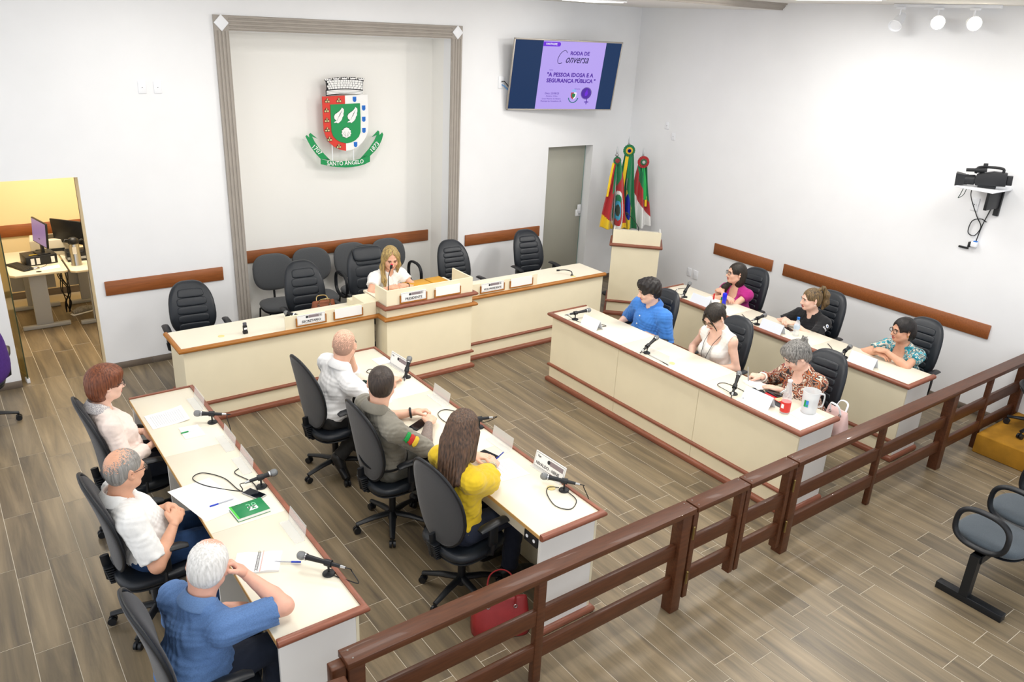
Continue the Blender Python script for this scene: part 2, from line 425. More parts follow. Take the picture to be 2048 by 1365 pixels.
# frosted glass door in the back wall, with an unseen enclosure added behind to keep the glass dim
M_frost = mat('frosted_glass', '#c3c2b4', .5, trans=.30, noise=.03, nscale=2)
M_block = mat('light_block_paint', '#cfc9b4', .9)
g = G(); g.box(EX0 - .6, EX1 + .5, 1.5, 1.6, 0, 2.8); g.box(EX0 - .7, EX0 - .6, WT, 1.6, 0, 2.8); g.box(EX1 + .5, EX1 + .6, WT, 1.6, 0, 2.8); g.box(EX0 - .7, EX1 + .6, WT, 1.6, 2.7, 2.8)
g.box(EX0 - .7, EX1 + .6, WT, 1.6, -.1, 0)
struct(g.build('wall_light_block', M_block))
dr = thing('door_1', 'frosted glass door in the white wall beside the flags', 'door'); struct(dr)
leaf = G().box(EX0 + .012, EX1 - .018, .150, .160, .012, EZ - .012).build('glass_leaf', M_frost, dr, bevel=.002, seg=1)
M_gedge = mat('glass_edge', '#7fa49b', .2)
G().box(EX1 - .018, EX1 - .011, .149, .161, .012, EZ - .012).build('glass_edge', M_gedge, dr)
lk = G().box(EX1 - .115, EX1 - .02, .135, .175, 1.03, 1.13).build('lock', M_white, leaf, bevel=.006)
G().box(EX1 - .10, EX1 - .035, .120, .136, 1.10, 1.21).build('handle', M_white, leaf, bevel=.005)
G().cyl((EX1 - .055, .118, 1.065), (EX1 - .055, .138, 1.065), .016).build('knob', M_steel, leaf, smooth=40)
G().cyl((EX0 + .018, .146, EZ - .06), (EX0 + .018, .146, EZ - .01), .01).build('hinge', M_steel, dr)

# opening to the office: jamb lining and open glass door
M_jamb = mat('office_jamb', '#efe2c4', .8)
g = G(); g.box(DX1 - .001, DX1 + .001, .004, WT + .03, 0, 2.1); g.box(DX1 - .001, DX1 + .03, WT + .001, WT + .03, 0, 2.1)
struct(g.build('trim_2', M_jamb))
M_tint = mat('tinted_glass', '#a59a50', .08, trans=.45, spec=.8)
dd = thing('door_2', 'tinted glass door standing open at the office entrance', 'door'); struct(dd)
A = Vector((-.038, .07, 0)); B = Vector((-.135, .86, 0)); dv = (B - A).normalized(); nv = Vector((-dv.y, dv.x, 0)) * .005
def vwall(a, b, n, z0, z1): 
    return G().add([a - n + Vector((0,0,z0)), b - n + Vector((0,0,z0)), b + n + Vector((0,0,z0)), a + n + Vector((0,0,z0)), a - n + Vector((0,0,z1)), b - n + Vector((0,0,z1)), b + n + Vector((0,0,z1)), a + n + Vector((0,0,z1))],
                   [(0,3,2,1),(4,5,6,7),(0,1,5,4),(1,2,6,5),(2,3,7,6),(3,0,4,7)])
gl = vwall(A, B, nv, .012, 2.08).build('glass_leaf', M_tint, dd)
vwall(A - dv * .004, A, nv * 1.1, .012, 2.08).build('glass_edge', mat('dark_glass_edge', '#39432f', .3), dd)
vwall(A - dv * .012, A + dv * .07, nv * 3, .0, .05).build('pivot_clamp', M_white, gl, bevel=.004)
# office shell
g = G(); g.box(-1.1, 2.16, 3.0, 3.1, 0, 2.7); g.box(2.06, 2.16, WT, 3.0, 0, 2.7); g.box(-1.1, -1.0, WT, 3.0, 0, 2.7)
struct(g.build('wall_office', M_office))
struct(G().box(-1.1, 2.16, WT, 3.1, 2.66, 2.76).build('ceiling_office', M_ceil))
struct(G().box(-1.0, 2.06, 2.985, 2.999, 0, .09).build('baseboard_office', M_base))

# ------------------------------------------------------------------ coat of arms
EMB = {'red':[(3.459,2.803),(3.747,2.813),(3.741,2.157),(3.664,2.175),(3.591,2.212),(3.53,2.263),(3.486,2.337),(3.462,2.414),(3.461,2.574)],'white':[(3.747,2.813),(4.048,2.822),(4.053,2.559),(4.046,2.404),(4.018,2.321),(3.97,2.255),(3.903,2.203),(3.826,2.169),(3.741,2.157)],'green':[(3.551,2.712),(3.939,2.722),(3.943,2.543),(3.938,2.378),(3.915,2.325),(3.867,2.283),(3.807,2.258),(3.742,2.251),(3.673,2.267),(3.616,2.298),(3.575,2.343),(3.555,2.401),(3.553,2.553)],'wing1':[(3.698,2.676),(3.721,2.657),(3.722,2.629),(3.714,2.605),(3.716,2.582),(3.7,2.563),(3.693,2.538),(3.679,2.521),(3.664,2.507),(3.639,2.492),(3.624,2.502),(3.587,2.498),(3.601,2.514),(3.624,2.522),(3.598,2.544),(3.592,2.572),(3.604,2.597),(3.628,2.612),(3.662,2.633),(3.684,2.655)],'wing2':[(3.876,2.679),(3.899,2.66),(3.9,2.631),(3.892,2.607),(3.894,2.583),(3.878,2.565),(3.871,2.539),(3.857,2.522),(3.841,2.508),(3.816,2.492),(3.801,2.502),(3.763,2.499),(3.777,2.514),(3.801,2.523),(3.774,2.545),(3.768,2.574),(3.78,2.598),(3.804,2.614),(3.839,2.635),(3.861,2.657)],'shell':[(3.721,2.432),(3.75,2.441),(3.78,2.43),(3.79,2.412),(3.805,2.404),(3.802,2.385),(3.81,2.365),(3.797,2.352),(3.798,2.335),(3.774,2.328),(3.746,2.315),(3.718,2.328),(3.693,2.335),(3.696,2.354),(3.682,2.368),(3.693,2.389),(3.685,2.404),(3.705,2.415)],'crown_back':[(3.512,2.81),(3.511,2.871),(3.521,2.887),(3.515,2.967),(3.493,2.995),(3.574,3.009),(3.579,2.986),(3.6,2.998),(3.603,3.015),(3.683,3.022),(3.689,2.997),(3.707,3.004),(3.708,3.024),(3.787,3.026),(3.794,3.004),(3.818,3.004),(3.818,3.024),(3.901,3.025),(3.902,2.999),(3.925,2.997),(3.926,3.017),(4.014,3.012),(3.993,2.964),(3.987,2.885),(3.99,2.868),(3.987,2.821),(3.751,2.838)],'band':[(3.41,2.073),(3.511,2.048),(3.616,2.037),(3.734,2.032),(3.843,2.036),(3.943,2.05),(4.066,2.078),(4.062,2.008),(3.985,1.978),(3.896,1.961),(3.808,1.954),(3.732,1.955),(3.614,1.966),(3.529,1.981),(3.407,2.013)],'tailL':[(3.534,2.053),(3.412,2.073),(3.348,2.144),(3.296,2.219),(3.259,2.289),(3.231,2.351),(3.247,2.365),(3.28,2.331),(3.276,2.375),(3.297,2.386),(3.379,2.317),(3.312,2.345),(3.34,2.286),(3.393,2.207),(3.462,2.127)],'tailR':[(3.929,2.045),(4.066,2.074),(4.146,2.14),(4.198,2.2),(4.237,2.268),(4.26,2.337),(4.246,2.36),(4.208,2.327),(4.204,2.374),(4.187,2.386),(4.105,2.311),(4.172,2.333),(4.131,2.258),(4.057,2.166),(3.988,2.098)],'foldL':[(3.443,2.07),(3.496,2.076),(3.534,2.053)],'foldR':[(3.937,2.053),(3.988,2.082),(4.033,2.086)],'castles':[(3.517,2.758),(3.665,2.761),(3.503,2.647),(3.503,2.533),(3.503,2.422),(3.527,2.31),(3.645,2.22)],'shields':[(3.871,2.768),(3.99,2.664),(3.988,2.53),(3.987,2.396),(3.869,2.229)],'bricks':[[(3.528,2.981),(3.55,2.981),(3.549,2.959),(3.527,2.959)],[(3.555,2.985),(3.586,2.985),(3.585,2.962),(3.554,2.962)],[(3.591,2.988),(3.614,2.988),(3.613,2.965),(3.59,2.965)],[(3.619,2.991),(3.658,2.991),(3.657,2.968),(3.618,2.968)],[(3.663,2.993),(3.694,2.993),(3.694,2.97),(3.662,2.97)],[(3.7,2.994),(3.731,2.994),(3.73,2.971),(3.699,2.971)],[(3.736,2.995),(3.759,2.995),(3.758,2.972),(3.735,2.972)],[(3.764,2.995),(3.787,2.995),(3.786,2.972),(3.763,2.972)],[(3.792,2.994),(3.815,2.994),(3.815,2.971),(3.792,2.971)],[(3.821,2.993),(3.844,2.993),(3.843,2.97),(3.82,2.97)],[(3.849,2.992),(3.881,2.992),(3.88,2.969),(3.848,2.969)],[(3.886,2.989),(3.926,2.989),(3.926,2.966),(3.885,2.966)],[(3.931,2.985),(3.964,2.985),(3.963,2.962),(3.931,2.962)],[(3.969,2.982),(3.985,2.982),(3.984,2.959),(3.968,2.959)],[(3.541,2.958),(3.563,2.958),(3.562,2.935),(3.54,2.935)],[(3.569,2.961),(3.608,2.961),(3.607,2.938),(3.568,2.939)],[(3.613,2.965),(3.652,2.965),(3.651,2.942),(3.612,2.942)],[(3.657,2.967),(3.688,2.967),(3.687,2.944),(3.656,2.944)],[(3.693,2.969),(3.725,2.969),(3.724,2.945),(3.693,2.946)],[(3.73,2.969),(3.753,2.969),(3.752,2.946),(3.729,2.946)],[(3.758,2.969),(3.781,2.969),(3.78,2.946),(3.757,2.946)],[(3.786,2.969),(3.818,2.969),(3.817,2.945),(3.785,2.945)],[(3.823,2.967),(3.846,2.967),(3.845,2.944),(3.822,2.944)],[(3.851,2.966),(3.875,2.966),(3.874,2.943),(3.851,2.943)],[(3.88,2.963),(3.92,2.963),(3.92,2.94),(3.879,2.94)],[(3.925,2.96),(3.957,2.96),(3.957,2.936),(3.925,2.936)],[(3.963,2.956),(3.984,2.956),(3.984,2.933),(3.962,2.933)],[(3.526,2.93),(3.548,2.93),(3.547,2.908),(3.525,2.908)],[(3.553,2.934),(3.576,2.934),(3.575,2.911),(3.552,2.911)],[(3.581,2.937),(3.612,2.937),(3.611,2.914),(3.58,2.914)],[(3.617,2.939),(3.648,2.939),(3.647,2.916),(3.616,2.916)],[(3.653,2.942),(3.692,2.942),(3.692,2.918),(3.652,2.919)],[(3.698,2.943),(3.737,2.943),(3.736,2.92),(3.697,2.92)],[(3.742,2.943),(3.774,2.943),(3.773,2.92),(3.742,2.92)],[(3.779,2.943),(3.802,2.943),(3.801,2.92),(3.778,2.92)],[(3.807,2.942),(3.847,2.942),(3.847,2.918),(3.807,2.919)],[(3.853,2.94),(3.884,2.94),(3.884,2.916),(3.852,2.916)],[(3.89,2.936),(3.93,2.936),(3.929,2.913),(3.889,2.913)],[(3.935,2.932),(3.967,2.932),(3.967,2.909),(3.935,2.909)],[(3.973,2.929),(3.983,2.929),(3.983,2.906),(3.972,2.906)],[(3.539,2.907),(3.561,2.906),(3.56,2.884),(3.538,2.885)],[(3.566,2.909),(3.589,2.909),(3.588,2.887),(3.566,2.887)],[(3.594,2.912),(3.617,2.912),(3.616,2.89),(3.593,2.89)],[(3.622,2.914),(3.653,2.914),(3.652,2.892),(3.621,2.892)],[(3.658,2.916),(3.689,2.916),(3.689,2.894),(3.657,2.894)],[(3.695,2.917),(3.718,2.917),(3.717,2.895),(3.694,2.895)],[(3.723,2.917),(3.762,2.917),(3.762,2.895),(3.722,2.895)],[(3.768,2.917),(3.799,2.917),(3.798,2.895),(3.767,2.895)],[(3.804,2.916),(3.828,2.916),(3.827,2.894),(3.804,2.894)],[(3.833,2.915),(3.865,2.915),(3.864,2.892),(3.832,2.892)],[(3.87,2.912),(3.91,2.912),(3.91,2.889),(3.869,2.89)],[(3.915,2.908),(3.956,2.908),(3.955,2.885),(3.915,2.885)],[(3.961,2.904),(3.983,2.904),(3.982,2.881),(3.961,2.881)]],'bands':[[(3.517,2.868),(3.575,2.874),(3.633,2.879),(3.691,2.881),(3.75,2.882),(3.809,2.881),(3.868,2.878),(3.928,2.873),(3.988,2.866),(3.988,2.853),(3.928,2.86),(3.868,2.865),(3.808,2.868),(3.749,2.869),(3.691,2.869),(3.632,2.866),(3.574,2.861),(3.516,2.855)],[(3.516,2.851),(3.574,2.858),(3.632,2.862),(3.69,2.865),(3.749,2.865),(3.808,2.864),(3.868,2.861),(3.928,2.856),(3.988,2.849),(3.987,2.836),(3.927,2.843),(3.867,2.848),(3.808,2.851),(3.749,2.852),(3.69,2.852),(3.631,2.849),(3.573,2.845),(3.515,2.839)],[(3.515,2.835),(3.573,2.841),(3.631,2.846),(3.69,2.848),(3.749,2.849),(3.808,2.847),(3.867,2.844),(3.927,2.839),(3.987,2.832),(3.987,2.821),(3.927,2.828),(3.867,2.833),(3.807,2.836),(3.748,2.838),(3.689,2.837),(3.631,2.835),(3.573,2.83),(3.515,2.824)]],'turrets':[[(3.498,3.004),(3.513,3.004),(3.513,2.996),(3.527,2.996),(3.527,3.004),(3.542,3.004),(3.542,2.996),(3.556,2.996),(3.557,3.004),(3.571,3.004),(3.567,2.986),(3.502,2.986)],[(3.605,3.015),(3.619,3.015),(3.619,3.007),(3.634,3.008),(3.634,3.015),(3.649,3.015),(3.649,3.008),(3.663,3.008),(3.664,3.015),(3.679,3.015),(3.674,2.997),(3.608,2.997)],[(3.712,3.021),(3.726,3.021),(3.726,3.013),(3.74,3.013),(3.74,3.021),(3.754,3.021),(3.754,3.013),(3.768,3.013),(3.769,3.021),(3.783,3.021),(3.778,3.002),(3.715,3.002)],[(3.823,3.02),(3.837,3.02),(3.837,3.013),(3.852,3.013),(3.852,3.02),(3.867,3.02),(3.867,3.013),(3.881,3.013),(3.882,3.02),(3.896,3.02),(3.892,3.002),(3.826,3.001)],[(3.93,3.012),(3.945,3.012),(3.945,3.004),(3.961,3.004),(3.961,3.012),(3.976,3.012),(3.976,3.004),(3.991,3.005),(3.992,3.012),(4.007,3.012),(4.002,2.993),(3.934,2.993)]],'txt':[(3.728,2.003),(3.361,2.188),(4.133,2.185)],'scale':[(2.926,2.441),(3.952,2.407)]}

M_red = mat('arms_red', '#d8392b', .45); M_green = mat('arms_green', '#0f9150', .45); M_dgreen = mat('arms_dark_green', '#0b5a3c', .5)
M_blk = mat('arms_black', '#15161a', .5); M_aw = mat('arms_white', '#f1f1f0', .5); M_blue = mat('arms_blue', '#1670cf', .45); M_gold = mat('arms_gold', '#d9c489', .5)
arms = thing('coat_of_arms', 'painted municipal coat of arms mounted in the niche', 'emblem', (0, 0, 0))
Y0 = .37
def flat(name, poly, m, y, parent, th=.012):
    return G().prism(poly, y - th, y, 'xz').build(name, m, parent)
sh = flat('shield_white_half', EMB['white'], M_aw, Y0, arms, .02); flat('shield_red_half', EMB['red'], M_red, Y0, arms, .02)
inner = flat('inner_shield', EMB['green'], M_green, Y0 - .02, arms, .008)
def grow(poly, d):
    cx = sum(p[0] for p in poly) / len(poly); cz = sum(p[1] for p in poly) / len(poly); out = []
    for x, z in poly:
        r = math.hypot(x - cx, z - cz); k = (r + d) / r; out.append((cx + (x - cx) * k, cz + (z - cz) * k))
    return out
for k in ('wing1', 'wing2'):
    b = flat('wing', grow(EMB[k], .004), M_blk, Y0 - .028, inner, .002); b['label'] = 'white wing with black outline'
    flat('wing_face', EMB[k], M_aw, Y0 - .030, arms, .003)
    c = EMB[k]; g = G(); cx = sum(p[0] for p in c) / len(c); cz = sum(p[1] for p in c) / len(c)
    for i in range(4): g.tube([(cx - .028 + i * .006, Y0 - .034, cz - .045 + i * .012), (cx - .008 + i * .006, Y0 - .034, cz - .005 + i * .012), (cx + .015 + i * .008, Y0 - .034, cz + .015 + i * .018)], .0012, 4)
    g.build('feather_lines', M_blk, arms)
flat('shell', grow(EMB['shell'], .004), M_blk, Y0 - .028, inner, .002); flat('shell_face', EMB['shell'], M_aw, Y0 - .030, arms, .003)
sx = sum(p[0] for p in EMB['shell']) / 18; sz = sum(p[1] for p in EMB['shell']) / 18
g = G()
for a in (-.05, -.025, .025, .05): g.tube([(sx + a * .25, Y0 - .034, sz - .045), (sx + a * .8, Y0 - .034, sz - .005), (sx + a, Y0 - .034, sz + .025 - abs(a) * .4)], .0013, 4)
g.build('shell_ribs', M_blk, arms)
def castle(x, z, s=.032):
    g = G(); k = s
    P = [(-1,-.8),(1,-.8),(1,.1),(.75,.1),(.75,.35),(.55,.35),(.55,.1),(.35,.1),(.35,.7),(.15,.95),(-.15,.95),(-.35,.7),(-.35,.1),(-.55,.1),(-.55,.35),(-.75,.35),(-.75,.1),(-1,.1)]
    c = flat('castle', [(x + a * k, z + b * k) for a, b in P], M_blk, Y0 - .020, arms, .003)
    g = G()
    for (a0, a1, b0, b1) in ((-.85, -.15, -.65, -.05), (.15, .85, -.65, -.05), (-.2, .2, .1, .6), (-.13, .13, .65, .85)):
        g.box(x + a0 * k, x + a1 * k, Y0 - .026, Y0 - .023, z + b0 * k, z + b1 * k)
    g.build('castle_wall', M_gold, c)
for x, z in EMB['castles']: castle(x, z)
for x, z in EMB['shields']:
    w, h = .023, .031
    b = flat('blue_shield', [(x-w,z+h),(x+w,z+h),(x+w,z-h*.4),(x+w*.6,z-h*.85),(x,z-h),(x-w*.6,z-h*.85),(x-w,z-h*.4)], M_blue, Y0 - .020, arms, .004)
    g = G()
    for a, c in ((-.4, .45), (.4, .45), (0, .1), (-.4, -.25), (.4, -.25)): g.cyl((x + a * w, Y0 - .0255, z + c * h), (x + a * w, Y0 - .024, z + c * h), .0035, n=6)
    g.build('bezants', mat('arms_navy', '#0b2f6b', .5), b)
crown = flat('mural_crown', EMB['crown_back'], M_blk, Y0, arms, .014)
for poly in EMB['bands']: flat('crown_band', poly, M_aw, Y0 - .014, crown, .004)
for poly in EMB['bricks']: flat('crown_brick', poly, M_aw, Y0 - .014, crown, .004)
for poly in EMB['turrets']: flat('crown_turret', poly, M_aw, Y0 - .014, crown, .006)
rb = flat('ribbon', EMB['band'], M_green, Y0 - .004, arms, .014)
flat('ribbon_tail', EMB['tailL'], M_green, Y0, arms, .01); flat('ribbon_tail', EMB['tailR'], M_green, Y0, arms, .01)
flat('ribbon_fold', EMB['foldL'], M_dgreen, Y0 - .010, arms, .003); flat('ribbon_fold', EMB['foldR'], M_dgreen, Y0 - .010, arms, .003)
# lettering on the ribbon, each word following the band
vs, fs = text_geo('SANTO ÂNGELO', width=.49, bold=.012, depth=.002)
c0 = EMB['txt'][0]; vs = [(c0[0] + x, Y0 - .021 + y, c0[1] + z * 1.12 + .10 * x * x * 1.6 + .004) for x, y, z in vs]
G().add(vs, fs).build('lettering', M_aw, rb, fix=False)
for t_, c, a in (('1707', EMB['txt'][1], -rad(46)), ('1873', EMB['txt'][2], rad(45))):
    text_obj('lettering', t_, M_aw, Matrix.Translation((c[0], Y0 - .013, c[1])) @ Matrix.Rotation(-a, 4, 'Y'), arms, width=.135, bold=.01, depth=.002)
for x in (3.565, 3.845):
    G().cyl((x, Y0 - .006, 2.03), (x, Y0 - .006, 2.30), .006, n=8).build('rod', M_white, arms)
for x, z in ((3.54, 2.7), (3.90, 2.7), (3.7, 2.3), (3.55, 2.0), (3.9, 2.0), (3.7, 2.92), (3.26, 2.3), (4.18, 2.3)):
    G().cyl((x, Y0, z), (x, .502, z), .008, n=8).build('standoff', M_white, arms)

# ------------------------------------------------------------------ television with its slide
TVM = Matrix.Translation((6.627, -.30, 3.098)) @ Matrix.Rotation(-.2137, 4, 'Z') @ Matrix.Rotation(.1861, 4, 'X')
TW, TH = 1.597, .914
tv = thing('television', 'flat television tilted on the wall showing a lilac slide', 'television')
M_bez = mat('tv_bezel_silver', '#b9b2a8', .3, metal=.7)
def tvp(g, name, m, par=tv, **k): return g.build(name, m, par, M=TVM if par is tv else None, **k)
tvp(G().box(-TW/2 + .03, TW/2 - .03, .012, .05, -TH/2 + .03, TH/2 - .03), 'back_shell', M_black, bevel=.01)
b = .016
for nm, a in (('bezel', (-TW/2, TW/2, -.012, .02, TH/2 - b, TH/2)), ('bezel', (-TW/2, TW/2, -.012, .02, -TH/2, -TH/2 + b)), ('bezel', (-TW/2, -TW/2 + b, -.012, .02, -TH/2, TH/2)), ('bezel', (TW/2 - b, TW/2, -.012, .02, -TH/2, TH/2))):
    tvp(G().box(*a), nm, M_bez, bevel=.003)
M_scr = mat('tv_screen_black', '#0d3563', .35, spec=.2, glow=0.62)
scr = tvp(G().box(-TW/2 + b, TW/2 - b, -.004, .012, -TH/2 + b, TH/2 - b), 'screen', M_scr)
M_sl = mat('slide_lilac', '#b5a0ee', .3, glow=0.78); M_pu = mat('slide_purple', '#4b179e', .3, glow=0.78); M_pu2 = mat('slide_bright_purple', '#6a18d6', .3, glow=0.78)
M_sw = mat('slide_white', '#ffffff', .3, glow=0.75); M_na = mat('slide_navy', '#1f1358', .3, glow=0.78)
SX0, SX1 = -.385, .545
slide = G().box(SX0, SX1, -.006, -.004, -TH/2 + b, TH/2 - b).build('slide', M_sl, scr)
cx = (SX0 + SX1) / 2
def st(txt, x, z, w, m=M_pu, **k):
    return text_obj('lettering', txt, m, TVM @ Matrix.Translation((x, -.0075, z)), tv, width=w, depth=.0004, **k)
g = G(); zc = .40
pts = [(SX0, zc - .028), (SX0 + .225, zc - .028)] + [(SX0 + .225 + .028 * sin(t), zc - .028 * cos(t)) for t in np.linspace(0.3, pi - .3, 6)] + [(SX0 + .225, zc + .028), (SX0, zc + .028)]
G().prism(pts, -.0068, -.006, 'xz').build('banner', M_pu2, slide)
st('PARTICIPE', SX0 + .12, zc, .16, M_sw, bold=.01)
st('RODA DE', cx + .09, .292, .285, bold=.035)
vs, fs = text_geo('onversa', width=.34, depth=.0004, shear=.45, bold=.008)
G().add([(cx + .055 + x, -.0075 + y, .215 + z * 1.35) for x, y, z in vs], fs, TVM).build('lettering', M_na, tv, fix=False)
g = G(); g.tube([(cx - .165 + .055 * cos(t) + .03 * sin(t), -.0075, .242 + .085 * sin(t)) for t in np.linspace(.7, 5.3, 16)], .0045, 4, M=TVM); g.build('lettering', M_na, tv)
st('tema:', SX0 + .165, .075, .055)
st('"A PESSOA IDOSA E A', cx - .005, .012, .70, bold=.035); st('SEGURANÇA PÚBLICA "', cx + .02, -.065, .74, bold=.035)
st('Data: 23/08/23', SX0 + .225, -.232, .21); st('Horário: 14 hrs', SX0 + .225, -.268, .17)
st('Local: Plenário da Câmara', SX0 + .225, -.303, .28); st('Municipal de Vereadores SA', SX0 + .225, -.336, .31)
st('Iniciativa:', SX1 - .33, -.168, .085)
g = G(); X_, Z_ = SX1 - .185, -.225
G().cyl((X_, -.008, Z_), (X_, -.0062, Z_), .074, n=32, M=None).build('badge', M_pu, slide)
G().tube([(X_ + .079 * cos(t), -.0075, Z_ + .079 * sin(t)) for t in np.linspace(0, 2 * pi, 33)[:-1]], .0028, 4, closed=True).build('badge_ring', M_na, slide)
G().prism([(X_-.012, Z_-.04), (X_+.018, Z_-.03), (X_+.028, Z_+.0), (X_+.012, Z_+.04), (X_+.006, Z_+.055), (X_-.004, Z_+.03), (X_-.022, Z_+.0)], -.0086, -.0080, 'xz').build('badge_figure', M_pu2, slide)
G().box(X_ + .018, X_ + .03, -.0075, -.0062, Z_ - .15, Z_ - .07).box(X_ - .008, X_ + .056, -.0075, -.0062, Z_ - .125, Z_ - .112).build('badge_cross', M_pu, slide)
X_ = SX1 - .375; Z_ = -.262
M_slb = mat('slide_blue', '#8fb6ee', .3, glow=0.78); M_slr = mat('slide_red', '#b03434', .3, glow=0.75); M_slg = mat('slide_green', '#1b7c47', .3, glow=0.75)
G().prism([(X_-.032, Z_+.055), (X_+.032, Z_+.055), (X_+.028, Z_+.085), (X_-.028, Z_+.085)], -.007, -.006, 'xz').build('slide_crown', M_slb, slide)
G().prism([(X_-.042, Z_+.045), (X_+.002, Z_+.045), (X_+.002, Z_-.048), (X_-.03, Z_-.03), (X_-.042, Z_)], -.007, -.006, 'xz').build('slide_shield', M_slr, slide)
G().prism([(X_+.002, Z_+.045), (X_+.042, Z_+.045), (X_+.042, Z_), (X_+.03, Z_-.03), (X_+.002, Z_-.048)], -.007, -.006, 'xz').build('slide_shield', M_sw, slide)
G().prism([(X_-.024, Z_+.03), (X_+.026, Z_+.03), (X_+.026, Z_-.005), (X_+.002, Z_-.03), (X_-.024, Z_-.005)], -.0075, -.007, 'xz').build('slide_shield', M_slg, slide)
G().tube([(X_ + .075 * cos(t), -.0068, Z_ - .005 + .085 * sin(t)) for t in np.linspace(pi + .25, 2 * pi - .25, 10)], .008, 4).build('slide_ribbon', mat('slide_teal', '#176a78', .3, glow=0.75), slide)
# wall arm and cables of the television
g = G(); g.box(6.50, 6.75, -.03, -.001, 2.95, 3.2); g.tube([(6.62, -.03, 3.08), (6.62, -.16, 3.08), (6.627, -.25, 3.09)], .025, 8); g.build('wall_bracket', M_black, tv)
g = G(); g.tube([(5.795, -.014, 3.005), (5.82, -.04, 3.01), (5.87, -.05, 2.96), (5.92, -.03, 2.91), (6.2, -.04, 2.95)], .006, 6)
tag(g.build('television_cable', M_black), 'black cable from the wall socket to the television', 'cable')
g = G(); g.tube([(5.80, -.014, 2.965), (5.83, -.04, 2.945), (5.88, -.05, 2.90), (5.94, -.03, 2.87), (6.2, -.04, 2.93)], .006, 6)
tag(g.build('television_cable', mat('blue_cable', '#3d86c6', .5)), 'blue cable from the wall socket to the television', 'cable')

# ================================================================== FURNITURE
HR = [(0, -.022), (.018, -.022), (.029, -.017), (.036, -.007), (.037, 0), (.036, .007), (.029, .017), (.018, .022), (0, .022)]   # half-round nosing, outward / up
def long_desk(name, label, xf_, xr, y0, y1, out, trims, far_trim=True, z=.80):
    """desk row along y: xf_ = front (public) edge, xr = sitter's edge, out = +1/-1 outward direction of the front; y0 far, y1 near"""
    t = thing(name, label, 'desk'); nose = .037
    fx = xf_ - out * nose; rx = xr                      # worktop without nosing
    ya, yb = y1 + nose, y0 - (nose if far_trim else 0)
    us = np.linspace(yb, ya, 4)
    lo, hi = min(fx, rx), max(fx, rx)
    for i in range(3):
        a, b2 = us[i], us[i + 1]
        G().box(lo, hi, b2 + .0015, a - .0015, z - .026, z).build('worktop', M_top, t, bevel=.0015, seg=1)
        px = fx - out * .012
        G().box(min(px, px - out * .018), max(px, px - out * .018), b2 + (.004 if i == 2 else .002), a - (.004 if i == 0 else .002), .004, z - .027).build('front_panel', M_panel, t)
        ax = rx + out * .03
        G().box(min(ax, ax + out * .016), max(ax, ax + out * .016), b2 + .02, a - .02, z - .125, z - .028).build('apron', M_apron, t)
    G().box(min(rx, rx - out * .003), max(rx, rx - out * .003), ya, yb, z - .026, z - .001).build('edge_band', M_edge, t)
    bx = fx - out * .013
    for i, y in enumerate(us):
        w = .018; yy = min(max(y, ya + .013), yb - .013)
        G().box(min(bx - out * .018, rx + out * .012), max(bx - out * .018, rx + out * .012), yy - w / 2, yy + w / 2, .004, z - .028).build('end_panel' if i in (0, 3) else 'partition', M_side, t)
    # nosing and the two lower mouldings, wrapped round the ends
    def ring(zz, ins, prof, nm, m, far):
        fx2 = fx - out * ins; pts = [(rx, ya + ins, zz), (fx2, ya + ins, zz), (fx2, yb - (ins if far else 0), zz)]
        if far: pts.append((rx, yb - ins, zz))
        if out < 0: pts = pts[::-1]
        G().sweep(prof, pts).build(nm, m, t, smooth=45)
    ring(z - .012, 0, HR, 'nosing', trims[0], far_trim)
    HR2 = [(0, -.017), (.014, -.017), (.024, -.01), (.027, 0), (.024, .01), (.014, .017), (0, .017)]
    ring(.20, .012, HR2, 'lower_moulding', trims[0], far_trim)
    HR3 = [(0, -.028), (.03, -.028), (.036, -.01), (.034, .008), (.022, .02), (0, .024)]
    ring(.0305, .012, HR3, 'plinth_moulding', trims[0], far_trim)
    return t
long_desk('bench_desk', 'long cream desk nearest the left edge with the green notebook on it', .964, .464, -2.545, -5.775, 1, (M_trim,))
deskB = long_desk('bench_desk', 'long cream desk with the woman in yellow and the uniformed man', 2.645, 2.115, -2.535, -5.795, 1, (M_trim,))
long_desk('bench_desk', 'long cream front-row desk with the man in the blue shirt', 4.69, 5.23, -2.59, -5.815, -1, (M_trim,))
long_desk('bench_desk', 'long cream rear-row desk along the right wall', 6.366, 6.853, -2.56, -5.79, -1, (M_trim,))
# socket box and lock in the apron of the second desk
ap = G().box(2.118, 2.146, -5.73, -5.60, .685, .762).build('socket_box', M_black, deskB, bevel=.003)
for y in (-5.70, -5.63): G().cyl((2.116, y, .725), (2.118, y, .725), .012).build('socket', M_white, ap)
G().cyl((2.128, -5.1, .73), (2.146, -5.1, .73), .011).build('lock', M_dark, deskB)

